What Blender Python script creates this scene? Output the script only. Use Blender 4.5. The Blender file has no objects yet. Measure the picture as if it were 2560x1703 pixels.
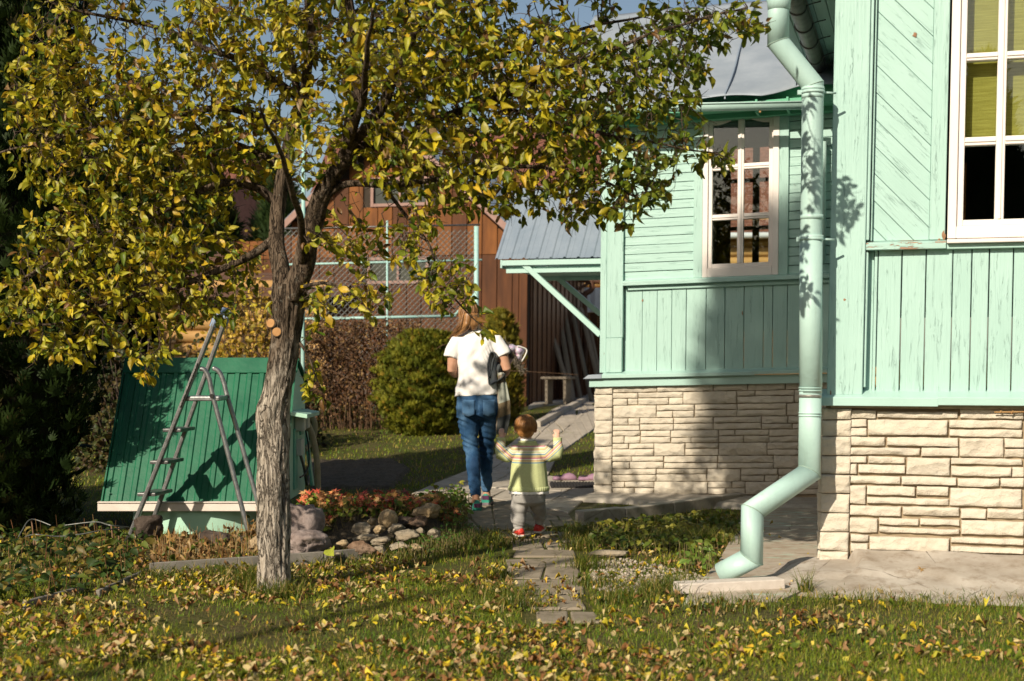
import bpy, math, random
import numpy as np
from mathutils import Vector, noise as mnoise
rng = np.random.default_rng(7)
random.seed(7)
scene = bpy.context.scene
COL = scene.collection
R = math.radians
# ------------------------------------------------------------------ camera, sky, sun, exposure
CAMZ = 1.2
FPX = 3556.0                      # 50 mm on a 36 mm sensor, in pixels of the 2560-wide photo
cam_d = bpy.data.cameras.new('camera')
cam_d.lens = 50; cam_d.sensor_width = 36; cam_d.sensor_fit = 'HORIZONTAL'
cam_d.shift_y = 48.5 / 2560
cam_d.clip_start = 0.1; cam_d.clip_end = 3000
cam_d.dof.use_dof = True; cam_d.dof.focus_distance = 9.0; cam_d.dof.aperture_fstop = 3.2
cam = bpy.data.objects.new('camera', cam_d); COL.objects.link(cam)
cam.location = (0, 0, CAMZ); cam.rotation_euler = (R(90), 0, 0)
scene.camera = cam
SUN_AZ, SUN_EL = 34.0, 31.0       # degrees left of straight-behind-the-camera, elevation
world = bpy.data.worlds.new('World'); scene.world = world; world.use_nodes = True
wn = world.node_tree.nodes; bg = wn['Background']
sky = wn.new('ShaderNodeTexSky'); sky.sky_type = 'NISHITA'; sky.sun_disc = False
sky.sun_elevation = R(SUN_EL); sky.sun_rotation = R(180 + SUN_AZ); sky.dust_density = 1.6; sky.ozone_density = 0.7; sky.air_density = 1.0
world.node_tree.links.new(sky.outputs[0], bg.inputs[0]); bg.inputs[1].default_value = 0.078
to_sun = Vector((-math.sin(R(SUN_AZ))*math.cos(R(SUN_EL)), -math.cos(R(SUN_AZ))*math.cos(R(SUN_EL)), math.sin(R(SUN_EL))))
sun_d = bpy.data.lights.new('sun', 'SUN'); sun_d.energy = 5.0; sun_d.angle = R(0.55); sun_d.color = (1.0, 0.905, 0.76)
sun = bpy.data.objects.new('sun', sun_d); COL.objects.link(sun)
sun.rotation_euler = (-to_sun).to_track_quat('-Z', 'Y').to_euler(); sun.location = to_sun * 60
scene.view_settings.view_transform = 'Standard'; scene.view_settings.look = 'None'
scene.view_settings.exposure = 0.22; scene.view_settings.gamma = 1
scene.view_settings.use_white_balance = True; scene.view_settings.white_balance_temperature = 6850   # the photo's warm white balance
scene.cycles.max_bounces = 7; scene.cycles.transparent_max_bounces = 12
scene.cycles.use_denoising = True

# ------------------------------------------------------------------ photo pixel (2357-wide view) -> place in the world
S = 2560 / 2357.0
def P(dx, dy, Y):
    return Vector(((dx*S-1280)*Y/FPX, Y, CAMZ + (900-dy*S)*Y/FPX))
def G(dx, dy):
    Y = CAMZ*FPX/(dy*S-900)
    return ((dx*S-1280)*Y/FPX, Y)
def sstep(a, b, x):
    t = np.clip((np.asarray(x, float)-a)/(b-a), 0, 1); return t*t*(3-2*t)
def gz(x, y):
    return 0.42*sstep(14, 24, y) + 0.012*np.sin(np.asarray(x)*2.1+1)*np.sin(np.asarray(y)*1.7)*sstep(4, 5, y)
def ground_pt(dx, dy):            # ground point seen at that pixel, on the rolling terrain
    lo, hi = 4.0, 60.0
    for _ in range(40):
        m = (lo+hi)/2; p = P(dx, dy, m)
        if p.z > float(gz(p.x, p.y)): lo = m
        else: hi = m
    return P(dx, dy, lo)

# ------------------------------------------------------------------ objects, tags
def tag(o, label=None, cat=None, group=None, kind=None):
    if label: o['label'] = label
    if cat: o['category'] = cat
    if group: o['group'] = group
    if kind: o['kind'] = kind
    return o
def thing(name, label, cat, loc=(0, 0, 0), rz=0, group=None):
    o = bpy.data.objects.new(name, None); COL.objects.link(o); o.empty_display_size = 0.1
    o.location = loc; o.rotation_euler = (0, 0, rz)
    return tag(o, label, cat, group)
def link(name, me, parent=None):
    o = bpy.data.objects.new(name, me); COL.objects.link(o)
    if parent is not None:
        o.parent = parent
    return o
def nrm(v):
    v = np.asarray(v, float); return v/np.maximum(np.linalg.norm(v, axis=-1, keepdims=True), 1e-9)

class Frame:
    def __init__(s, O, U, V, N):
        s.O, s.U, s.V, s.N = (np.array(a, float) for a in (O, U, V, N))
    def to(s, u, v, n): return s.O + u*s.U + v*s.V + n*s.N
    def hit(s, dx, dy, n=0.0):     # facade coordinates of what the photo shows at that pixel
        d = np.array([(dx*S-1280)/FPX, 1.0, (900-dy*S)/FPX]); c = np.array([0, 0, CAMZ])
        A = np.stack([d, -s.U, -s.V], 1)
        t = np.linalg.solve(A, s.O + n*s.N - c); return t[1], t[2]
WORLD = Frame((0, 0, 0), (1, 0, 0), (0, 0, 1), (0, -1, 0))

class MB:
    """collects shapes into ONE mesh; uv = (along grain, across grain) in metres"""
    def __init__(s): s.v = []; s.f = []; s.uv = []; s.m = []; s.sm = []; s.mi = 0
    def face(s, idx, uvs=None, smooth=False):
        s.f.append(tuple(idx)); s.uv.append(uvs or [(0, 0)]*len(idx)); s.m.append(s.mi); s.sm.append(smooth)
    def hexa(s, c, grain='v', dims=None):
        """c: 8 corners, index = iu + 2*iv + 4*in"""
        b = len(s.v); s.v += [tuple(map(float, p)) for p in c]
        o1, o2 = random.uniform(0, 50), random.uniform(0, 50)
        L = lambda i, j: float(np.linalg.norm(np.array(c[i])-np.array(c[j])))
        du, dv, dn = L(0, 1), L(0, 2), L(0, 4)
        co = []
        for i in range(8):
            u, v, n = (i & 1)*du, (i >> 1 & 1)*dv, (i >> 2)*dn
            if grain == 'v': co.append((v+o1, u+n*.9+o2))
            elif grain == 'u': co.append((u+o1, v+n*.9+o2))
            else: co.append((n+o1, u+v*.9+o2))
        for q in ((4, 5, 7, 6), (1, 0, 2, 3), (0, 4, 6, 2), (5, 1, 3, 7), (6, 7, 3, 2), (0, 1, 5, 4)):
            s.face([b+i for i in q], [co[i] for i in q])
    def box(s, u0, u1, v0, v1, n0, n1, fr=WORLD, grain='v'):
        s.hexa([fr.to(u, v, n) for n in (n0, n1) for v in (v0, v1) for u in (u0, u1)], grain)
    def beam(s, p, q, w, h, up=(0, 0, 1), grain='u'):
        p, q = np.array(p, float), np.array(q, float); d = nrm(q-p)
        a = np.cross(d, np.array(up, float))
        if np.linalg.norm(a) < 1e-4: a = np.cross(d, (0, 1, 0))
        a = nrm(a); b = np.cross(a, d)
        s.hexa([e + iv*b*h/2 + (-i_n)*a*w/2 for i_n in (-1, 1) for iv in (-1, 1) for e in (p, q)], grain)
    def prism(s, poly, n0, n1, fr=WORLD):
        """poly in (u,v), extruded along n"""
        b = len(s.v); k = len(poly)
        for n in (n0, n1):
            for (u, v) in poly: s.v.append(tuple(fr.to(u, v, n)))
        area = sum(poly[i][0]*poly[(i+1) % k][1]-poly[(i+1) % k][0]*poly[i][1] for i in range(k))
        fl = (lambda t: t) if area > 0 else (lambda t: t[::-1])
        s.face(fl([b+k+i for i in range(k)]), fl([poly[i] for i in range(k)]))
        s.face(fl([b+i for i in range(k)][::-1]), fl([poly[i] for i in range(k)][::-1]))
        for i in range(k):
            j = (i+1) % k
            s.face(fl([b+i, b+j, b+k+j, b+k+i]), fl([(0, poly[i][0]+poly[i][1]), (0, poly[j][0]+poly[j][1]), (n1-n0, poly[j][0]+poly[j][1]), (n1-n0, poly[i][0]+poly[i][1])]))
    def tube(s, pts, rad, k=10, cap=True, smooth=True, flat=1.0, side=None):
        pts = np.array(pts, float); n = len(pts)
        rad = np.full(n, rad) if np.isscalar(rad) else np.array(rad, float)
        d = np.gradient(pts, axis=0) if n > 2 else np.repeat((pts[1]-pts[0])[None], 2, 0)
        d = nrm(d)
        a = np.cross(d[0], (0, 0, 1.0)) if side is None else np.array(side, float)
        if np.linalg.norm(a) < 1e-3: a = np.cross(d[0], (0, 1.0, 0))
        b0 = len(s.v); th = np.arange(k)*2*math.pi/k; L = 0
        ls = []
        for i in range(n):
            a = nrm(a-d[i]*np.dot(a, d[i])); c = np.cross(d[i], a)
            if i: L += float(np.linalg.norm(pts[i]-pts[i-1]))
            ls.append(L)
            for t in th: s.v.append(tuple(pts[i]+rad[i]*(math.cos(t)*a+flat*math.sin(t)*c)))
        for i in range(n-1):
            for j in range(k):
                j2 = (j+1) % k; w = 2*math.pi*max(rad[i], 1e-4)/k
                s.face([b0+i*k+j, b0+i*k+j2, b0+(i+1)*k+j2, b0+(i+1)*k+j],
                       [(ls[i], j*w), (ls[i], (j+1)*w), (ls[i+1], (j+1)*w), (ls[i+1], j*w)], smooth)
        if cap:
            s.face([b0+j for j in range(k)][::-1]); s.face([b0+(n-1)*k+j for j in range(k)])
    def loft(s, rings, cap=True, smooth=True):
        """rings: list of (k,3) arrays"""
        b0 = len(s.v); k = len(rings[0])
        for r in rings: s.v += [tuple(map(float, p)) for p in r]
        for i in range(len(rings)-1):
            for j in range(k):
                j2 = (j+1) % k
                s.face([b0+i*k+j, b0+i*k+j2, b0+(i+1)*k+j2, b0+(i+1)*k+j], [(i*.05, j*.03), (i*.05, (j+1)*.03), ((i+1)*.05, (j+1)*.03), ((i+1)*.05, j*.03)], smooth)
        if cap:
            s.face([b0+j for j in range(k)][::-1], None, False); s.face([b0+(len(rings)-1)*k+j for j in range(k)], None, False)
    def ellipsoid(s, c, r, nu=16, nv=10, rot=None):
        rings = []
        c = np.array(c, float)
        for i in range(nv+1):
            ph = -math.pi/2+math.pi*i/nv; ph = max(min(ph, 1.55), -1.55)
            q = np.array([[math.cos(ph)*math.cos(t)*r[0], math.cos(ph)*math.sin(t)*r[1], math.sin(ph)*r[2]] for t in np.arange(nu)*2*math.pi/nu])
            if rot is not None: q = q @ np.array(rot).T
            rings.append(c+q)
        s.loft(rings)
    def grid(s, nu, nv, fn, smooth=True, uvfn=None):
        b = len(s.v)
        for j in range(nv+1):
            for i in range(nu+1): s.v.append(tuple(map(float, fn(i/nu, j/nv))))
        for j in range(nv):
            for i in range(nu):
                a = b+j*(nu+1)+i; q = (a, a+1, a+nu+2, a+nu+1)
                uu = [(i/nu, j/nv), ((i+1)/nu, j/nv), ((i+1)/nu, (j+1)/nv), (i/nu, (j+1)/nv)]
                s.face(q, [uvfn(*t) for t in uu] if uvfn else uu, smooth)
    def mesh(s, name, mats):
        me = bpy.data.meshes.new(name); me.from_pydata(s.v, [], s.f)
        uv = me.uv_layers.new(name='UVMap')
        uv.data.foreach_set('uv', np.array([c for q in s.uv for c in q], np.float32).ravel())
        me.polygons.foreach_set('material_index', s.m); me.polygons.foreach_set('use_smooth', s.sm)
        for m in (mats if isinstance(mats, (list, tuple)) else [mats]): me.materials.append(m)
        me.update(); return me
    def build(s, name, mats, parent=None, bevel=0, seg=1):
        o = link(name, s.mesh(name, mats), parent)
        if bevel:
            b = o.modifiers.new('bevel', 'BEVEL'); b.width = bevel; b.segments = seg; b.limit_method = 'ANGLE'; b.angle_limit = R(50)
        return o

def np_mesh(name, V, faces, mat, col=None, smooth=False, uv=None):
    """V (n,3); faces: list of (m,k) int arrays"""
    me = bpy.data.meshes.new(name); V = np.asarray(V, np.float32)
    me.vertices.add(len(V)); me.vertices.foreach_set('co', V.ravel())
    loops = np.concatenate([f.ravel() for f in faces]).astype(np.int32)
    tot = np.concatenate([np.full(len(f), f.shape[1]) for f in faces]).astype(np.int32)
    st = np.concatenate([[0], np.cumsum(tot)[:-1]]).astype(np.int32)
    me.loops.add(len(loops)); me.loops.foreach_set('vertex_index', loops)
    me.polygons.add(len(tot)); me.polygons.foreach_set('loop_start', st); me.polygons.foreach_set('loop_total', tot)
    me.polygons.foreach_set('use_smooth', np.full(len(tot), smooth))
    me.update(calc_edges=True)
    if col is not None:
        a = me.color_attributes.new('Col', 'FLOAT_COLOR', 'POINT')
        c = np.ones((len(V), 4), np.float32); c[:, :3] = col; a.data.foreach_set('color', c.ravel())
    me.materials.append(mat); me.validate(); return me
def scatter(name, tv, tf, pos, X, Yv, Z, size, col, mat, parent=None, smooth=False):
    """copies of one small template (k,3), its axes laid along X,Y,Z per copy"""
    k = len(tv); N = len(pos)
    size = np.broadcast_to(np.asarray(size, float), (N,))
    V = (tv[None, :, 0:1]*X[:, None, :] + tv[None, :, 1:2]*Yv[:, None, :] + tv[None, :, 2:3]*Z[:, None, :])*size[:, None, None] + pos[:, None, :]
    off = (np.arange(N)*k)[:, None, None]
    faces = []
    for ln in sorted({len(f) for f in tf}):
        a = np.array([f for f in tf if len(f) == ln]); faces.append((a[None]+off).reshape(-1, ln))
    c = np.repeat(col, k, 0) if col is not None else None
    return link(name, np_mesh(name, V.reshape(-1, 3), faces, mat, c, smooth), parent)
def frames(dirs, ups):
    Yv = nrm(dirs); X = nrm(np.cross(Yv, ups)); Z = np.cross(X, Yv); return X, Yv, Z
def inside(poly, x, y):
    x = np.asarray(x); y = np.asarray(y); r = np.zeros(x.shape, bool); k = len(poly); j = k-1
    for i in range(k):
        xi, yi = poly[i]; xj, yj = poly[j]
        c = ((yi > y) != (yj > y)) & (x < (xj-xi)*(y-yi)/((yj-yi) if yj != yi else 1e-9)+xi)
        r ^= c; j = i
    return r
def vnoise(x, y, sc=1.0, seed=0.0):
    x = np.asarray(x)*sc; y = np.asarray(y)*sc
    return (np.sin(x*1.3+seed+1.7*np.sin(y*.9+seed*2))+np.sin(y*1.7+seed*3+1.3*np.sin(x*1.1+2))+np.sin((x+y)*2.3+seed*5)*.6+np.sin((x-y)*3.7+seed)*.4)/3.0

# ------------------------------------------------------------------ materials
def lin(h):
    h = h.lstrip('#'); c = [int(h[i:i+2], 16)/255 for i in (0, 2, 4)]
    return tuple(x/12.92 if x <= .04045 else ((x+.055)/1.055)**2.4 for x in c)
class NT:
    def __init__(s, name):
        s.m = bpy.data.materials.new(name); s.m.use_nodes = True; s.t = s.m.node_tree
        s.n = s.t.nodes; s.b = s.n['Principled BSDF']; s.out = s.n['Material Output']
    def N(s, typ, **kw):
        n = s.n.new(typ)
        for k, v in kw.items(): setattr(n, k, v)
        return n
    def L(s, a, b): s.t.links.new(a, b)
    def coord(s, which='Object', sc=(1, 1, 1)):
        if which == 'UV': o = s.N('ShaderNodeUVMap').outputs[0]
        else: o = s.N('ShaderNodeTexCoord').outputs[which]
        m = s.N('ShaderNodeMapping'); m.inputs['Scale'].default_value = sc; s.L(o, m.inputs[0]); return m.outputs[0]
    def noise(s, co, sc, det=4, rough=.55, dist=0):
        n = s.N('ShaderNodeTexNoise'); n.inputs['Scale'].default_value = sc; n.inputs['Detail'].default_value = det
        n.inputs['Roughness'].default_value = rough; n.inputs['Distortion'].default_value = dist; s.L(co, n.inputs['Vector']); return n.outputs['Fac']
    def voro(s, co, sc, feat='F1'):
        n = s.N('ShaderNodeTexVoronoi', feature=feat); n.inputs['Scale'].default_value = sc; s.L(co, n.inputs['Vector']); return n.outputs['Distance']
    def ramp(s, fac, stops, interp='LINEAR'):
        r = s.N('ShaderNodeValToRGB'); r.color_ramp.interpolation = interp
        e = r.color_ramp.elements
        while len(e) < len(stops): e.new(.5)
        for i, (p, c) in enumerate(stops):
            e[i].position = p; e[i].color = (*(c if hasattr(c, '__len__') else (c,)*3), 1)
        s.L(fac, r.inputs[0]); return r.outputs[0]
    def mix(s, fac, a, b, mode='MIX'):
        n = s.N('ShaderNodeMix', data_type='RGBA', blend_type=mode)
        for sock, v in ((n.inputs[0], fac), (n.inputs[6], a), (n.inputs[7], b)):
            if hasattr(v, 'is_linked') or isinstance(v, bpy.types.NodeSocket): s.L(v, sock)
            elif hasattr(v, '__len__'): sock.default_value = (*v[:3], 1)
            else: sock.default_value = v
        return n.outputs[2]
    def math(s, op, a, b=0.0):
        n = s.N('ShaderNodeMath', operation=op)
        for sock, v in ((n.inputs[0], a), (n.inputs[1], b)):
            if isinstance(v, bpy.types.NodeSocket): s.L(v, sock)
            else: sock.default_value = v
        return n.outputs[0]
    def bump(s, h, st=.3, dist=.01, prev=None):
        n = s.N('ShaderNodeBump'); n.inputs['Strength'].default_value = st; n.inputs['Distance'].default_value = dist
        s.L(h, n.inputs['Height'])
        if prev is not None: s.L(prev, n.inputs['Normal'])
        return n.outputs[0]
    def fin(s, col, rough=.6, nor=None, metal=0, spec=.4, sub=0):
        for sock, v in ((s.b.inputs['Base Color'], col), (s.b.inputs['Roughness'], rough)):
            if isinstance(v, bpy.types.NodeSocket): s.L(v, sock)
            elif hasattr(v, '__len__'): sock.default_value = (*v[:3], 1)
            else: sock.default_value = v
        s.b.inputs['Metallic'].default_value = metal; s.b.inputs['Specular IOR Level'].default_value = spec
        if nor is not None: s.L(nor, s.b.inputs['Normal'])
        return s.m
def simple(name, c1, c2=None, sc=8, rough=.6, bump=0, bsc=40, metal=0, spec=.4, stretch=(1, 1, 1), co='Object', lo=.35, hi=.65, bd=.005):
    t = NT(name); c = t.coord(co, stretch); f = t.noise(c, sc)
    col = t.ramp(f, [(lo, c1), (hi, c2 or c1)])
    nor = t.bump(t.noise(c, bsc, 5), bump, bd) if bump else None
    return t.fin(col, rough, nor, metal, spec)
def painted_wood(name, base, dark, wood, chip=.70, bump=.7, crack=True):
    """old oil paint on boards: UV x runs along the grain"""
    t = NT(name); g = t.coord('UV', (1, 1, 1)); gs = t.coord('UV', (2.2, 34, 1)); gf = t.coord('UV', (5, 120, 1))
    big = t.noise(g, 2.2, 3); grain = t.noise(gs, 1.0, 6, .62, .4); fine = t.noise(gf, 1.0, 3)
    col = t.ramp(big, [(.3, dark), (.7, base)])
    flow = t.noise(t.coord('UV', (1.2, 9, 1)), 3, 4)
    lines = t.ramp(t.math('ABSOLUTE', t.math('SUBTRACT', grain, .5)), [(0, 1.0), (.009, 0.0)])
    gate = t.ramp(flow, [(.50, 0.0), (.64, 1.0)])
    cr = t.math('MULTIPLY', lines, gate)
    col = t.mix(t.math('MULTIPLY', cr, .1), col, tuple(x*.4 for x in base))
    chipn = t.noise(t.coord('UV', (9, 30, 1)), 1.0, 5, .6); chip2 = t.noise(g, 3.0, 3)
    cm = t.ramp(t.math('ADD', t.math('MULTIPLY', chipn, .6), t.math('MULTIPLY', chip2, .4)), [(chip-.012, 0.0), (chip, 1.0)])
    col = t.mix(cm, col, wood)
    h = t.math('ADD', t.math('MULTIPLY', grain, .8), t.math('MULTIPLY', fine, .25))
    h = t.math('SUBTRACT', h, t.math('MULTIPLY', cr, .8)); h = t.math('SUBTRACT', h, t.math('MULTIPLY', cm, 1.2))
    blis = t.ramp(t.voro(t.coord('UV', (14, 30, 1)), 1.3), [(0, 1.0), (.35, 0.0)])
    h = t.math('ADD', h, t.math('MULTIPLY', t.math('MULTIPLY', blis, gate), .5))
    return t.fin(col, .5, t.bump(h, bump, .006), 0, .35)
def pipe_mat(name, a, b, dirt):
    t = NT(name); c = t.coord('Object'); f = t.noise(c, 5, 4); s2_ = t.noise(t.coord('Object', (1, 1, .10)), 26, 5, .65); sc_ = t.noise(t.coord('Object', (1, 1, .5)), 60, 4, .7)
    col = t.ramp(f, [(.3, b), (.7, a)]); col = t.mix(t.ramp(s2_, [(.56, 0.0), (.74, .30)]), col, dirt); col = t.mix(t.ramp(sc_, [(.70, 0.0), (.74, .55)]), col, (.20, .13, .07))
    return t.fin(col, t.ramp(f, [(.3, .38), (.7, .58)]), t.bump(t.math('ADD', t.noise(c, 14, 3), t.math('MULTIPLY', t.noise(c, 90, 3), .2)), .22, .012), 0, .45)
MINT = (.385, .578, .530); MINT_D = (.345, .535, .484)
M = {}
M['mint'] = painted_wood('mint_paint', MINT, MINT_D, (.22, .12, .07), .685)
M['mint_smooth'] = simple('mint_enamel', MINT, (.365, .555, .505), 5, .38, .12, 60, spec=.5)
M['mint_metal'] = pipe_mat('mint_pipe_paint', (.42, .60, .56), (.385, .565, .525), (.25, .33, .26))
M['white'] = painted_wood('white_window_paint', (.80, .74, .70), (.76, .70, .66), (.3, .2, .13), .9, .15)
M['stone'] = None
def stone_mat(name, a, b):
    t = NT(name); c = t.coord('Object'); f = t.noise(c, 3.0, 5); g = t.noise(c, 55, 6, .7)
    col = t.ramp(f, [(.3, a), (.72, b)]); col = t.mix(t.ramp(t.noise(t.coord('Object', (1, 1, 2.5)), 6, 3), [(.50, 0.0), (.66, .40)]), col, tuple(x*y for x, y in zip(a, (.80, .84, .90)))); col = t.mix(t.ramp(g, [(.35, .10), (.6, 0.0)]), col, tuple(x*.6 for x in a))
    fc = t.voro(t.coord('Object', (1, 1, 1.6)), 15); h = t.math('ADD', t.math('ADD', t.noise(c, 30, 6, .65), t.math('MULTIPLY', t.noise(c, 120, 3), .25)), t.math('MULTIPLY', fc, 1.2))
    return t.fin(col, .82, t.bump(h, .75, .012), 0, .2)
M['stone'] = stone_mat('cream_stone_cladding', (.57, .51, .415), (.645, .585, .485))
M['mortar'] = simple('stone_joint', (.24, .185, .12), (.32, .25, .165), 20, .9, .3, 60)
def concrete_mat(name, a, b, stain=(.2, .17, .13), st=.5, mint=None):
    t = NT(name); c = t.coord('Object'); f = t.noise(c, 2.2, 6, .65); g = t.noise(c, 9, 6, .7); gr = t.noise(c, 160, 3)
    col = t.ramp(f, [(.3, a), (.7, b)]); col = t.mix(t.ramp(g, [(.5, 0.0), (.68, st)]), col, stain)
    if mint:
        mn = t.noise(t.coord('Object', (3, 7, 3)), 1.3, 6, .7); col = t.mix(t.ramp(mn, [(.54, 0.0), (.64, .65)]), col, mint)
    cr = t.voro(t.coord('Object'), 1.6, 'DISTANCE_TO_EDGE'); wob = t.noise(c, 12, 4)
    crm = t.ramp(t.math('ADD', cr, t.math('MULTIPLY', wob, .02)), [(.010, 1.0), (.014, 0.0)])
    gate = t.ramp(t.noise(c, 1.1, 2), [(.48, 0.0), (.56, 1.0)]); crm = t.math('MULTIPLY', crm, gate)
    col = t.mix(t.math('MULTIPLY', crm, .8), col, (.08, .06, .04))
    h = t.math('ADD', t.math('MULTIPLY', gr, .35), t.math('SUBTRACT', g, crm))
    return t.fin(col, .9, t.bump(h, .5, .008), 0, .2)
M['concrete'] = concrete_mat('grey_concrete', (.36, .32, .26), (.47, .43, .37))
M['slab'] = concrete_mat('path_slab', (.34, .30, .24), (.48, .43, .36), (.17, .14, .10), .6)
M['slab_dark'] = concrete_mat('old_path_slab', (.20, .165, .12), (.30, .255, .195), (.10, .085, .05), .7)
M['apron'] = concrete_mat('apron_concrete', (.27, .225, .175), (.50, .46, .405), (.22, .17, .12), .85)
M['apron_mint'] = concrete_mat('paint_splashed_concrete', (.35, .29, .22), (.47, .41, .34), (.24, .18, .12), .7, (.42, .58, .47))
M['brick_white'] = simple('pale_kerb_block', (.55, .49, .43), (.62, .56, .5), 20, .85, .5, 120)
M['edging'] = simple('grey_edging_board', (.17, .155, .135), (.25, .23, .20), 9, .75, .2, 60)
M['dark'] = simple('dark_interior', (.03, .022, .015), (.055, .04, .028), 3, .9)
M['tin'] = simple('grey_tin_roof', (.24, .285, .335), (.30, .345, .395), 4, .6, .12, 60, metal=.15)
M['blue_tin'] = simple('blue_grey_roof_sheet', (.19, .24, .30), (.23, .28, .34), 5, .35, .03, 50, spec=.5)
M['green_tin'] = pipe_mat('green_roof_sheet', (.006, .135, .066), (.004, .10, .05), (.02, .085, .05))
M['well_mint'] = simple('well_pale_mint', (.36, .60, .47), (.42, .66, .53), 6, .6, .3, 40)
M['teal'] = simple('teal_paint', (.10, .36, .27), (.16, .44, .34), 14, .5, .2, 60, stretch=(1, 1, .2))
M['teal_pipe'] = simple('pale_teal_pipe', (.28, .50, .47), (.38, .58, .55), 18, .5, .2, 60)
M['cream_board'] = simple('cream_board', (.64, .56, .50), (.72, .64, .58), 9, .6, .2, 50)
M['alu'] = simple('scuffed_aluminium', (.27, .28, .29), (.42, .43, .43), 26, .38, .12, 90, metal=.8)
M['alu_dark'] = simple('dark_aluminium', (.13, .13, .13), (.21, .21, .21), 26, .42, .12, 90, metal=.7)
M['blue_cap'] = simple('blue_grey_plastic', (.20, .28, .42), (.26, .34, .47), 12, .5)
M['black_rubber'] = simple('black_rubber', (.018, .016, .014), (.03, .027, .024), 30, .8, .4, 90)
M['soil'] = simple('dark_soil', (.055, .042, .026), (.10, .078, .05), 30, .95, .8, 60, bd=.02)
def wood_mat(name, a, b, c3, sc=1.0, co='UV', bump=.5):
    t = NT(name); gs = t.coord(co, (1.5*sc, 16*sc, 1)); gb = t.coord(co, (.6, 2.2, 1))
    f = t.noise(gs, 1.0, 6, .6, .5); g = t.noise(gb, 2.0, 4)
    col = t.mix(f, a, b); col = t.mix(t.ramp(g, [(.38, 0.0), (.7, .8)]), col, c3)
    return t.fin(col, .75, t.bump(f, bump, .008), 0, .25)
M['barn'] = wood_mat('brown_barn_boards', (.075, .028, .012), (.145, .055, .020), (.045, .018, .009))
M['barn_orange'] = wood_mat('orange_barn_boards', (.15, .054, .014), (.25, .095, .026), (.08, .03, .012))
M['grey_wood'] = wood_mat('weathered_planks', (.14, .115, .085), (.27, .23, .18), (.10, .08, .055))
M['log'] = wood_mat('yellow_log', (.40, .235, .085), (.50, .30, .12), (.30, .17, .06), bump=.2)
M['pink_frame'] = simple('dusty_pink_paint', (.24, .14, .115), (.30, .18, .15), 8, .6, .2, 60)
M['brown_tile'] = simple('brown_roof_tiles', (.11, .042, .028), (.19, .075, .05), 14, .8, .5, 30)
M['brown_metal'] = simple('brown_corrugated', (.06, .024, .012), (.10, .04, .018), 8, .5)
M['white_metal'] = simple('white_corrugated', (.55, .58, .62), (.65, .68, .72), 6, .5)
M['rope'] = simple('rusty_wire', (.12, .065, .035), (.2, .11, .06), 40, .7, .3, 90)
M['wire'] = simple('galvanised_wire', (.15, .16, .15), (.25, .26, .25), 40, .5, .1, 90, metal=.5)
M['hose'] = simple('beige_hose', (.34, .27, .16), (.42, .34, .21), 20, .5, .1, 60)
M['cable'] = simple('black_cable', (.012, .012, .012), (.02, .02, .02), 20, .5)
M['plastic'] = simple('pale_grey_plastic', (.48, .50, .46), (.56, .58, .54), 10, .45)
M['rust'] = simple('rusty_iron', (.28, .15, .06), (.4, .24, .1), 40, .8, .4, 90)
def glass_mat(name, tint=(.9, .95, .92)):
    t = NT(name); fr = t.N('ShaderNodeFresnel'); fr.inputs[0].default_value = 1.52
    g = t.N('ShaderNodeBsdfGlossy'); g.inputs['Roughness'].default_value = .004; g.inputs['Color'].default_value = (1, 1, 1, 1)
    tr = t.N('ShaderNodeBsdfTransparent'); tr.inputs[0].default_value = (*tint, 1)
    f = t.math('MULTIPLY', fr.outputs[0], 1.1)
    mx = t.N('ShaderNodeMixShader'); t.L(f, mx.inputs[0]); t.L(tr.outputs[0], mx.inputs[1]); t.L(g.outputs[0], mx.inputs[2])
    t.L(mx.outputs[0], t.out.inputs[0]); return t.m
M['glass'] = glass_mat('window_glass')
def attr_leaf(name, rough=.5, transl=.35, spots=0.0, spot_col=(.10, .045, .012), spec=.35, bump=.25, ssc=26):
    t = NT(name); a = t.N('ShaderNodeAttribute'); a.attribute_name = 'Col'; col = a.outputs['Color']
    c = t.coord('Object'); f = t.noise(c, ssc*1.4, 4, .6)
    if spots:
        sp = t.ramp(f, [(.60, 0.0), (.70, spots)]); col = t.mix(sp, col, spot_col)
    lt = t.noise(c, 45, 2); col = t.mix(.35, col, t.ramp(lt, [(.3, .55), (.7, 1.35)]), 'MULTIPLY')
    t.fin(col, rough, t.bump(t.noise(c, 120, 3), bump, .004), 0, spec)
    if transl:
        tb = t.N('ShaderNodeBsdfTranslucent'); t.L(col, tb.inputs[0])
        mx = t.N('ShaderNodeMixShader'); mx.inputs[0].default_value = transl
        t.L(t.b.outputs[0], mx.inputs[1]); t.L(tb.outputs[0], mx.inputs[2]); t.L(mx.outputs[0], t.out.inputs[0])
    return t.m
M['leaf'] = attr_leaf('plum_leaf', .42, .36, .75)
M['litter'] = attr_leaf('fallen_leaf', .6, .15, .8, (.12, .05, .018))
M['grass'] = attr_leaf('grass_blade', .5, .30, 0, spec=.3, bump=0)
M['fol'] = attr_leaf('evergreen_spray', .6, .15, 0, spec=.2, bump=0)
M['herb'] = attr_leaf('garden_leaf', .5, .25, .4)
M['stem'] = attr_leaf('dry_stem', .8, 0, 0, spec=.15, bump=0)
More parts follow.
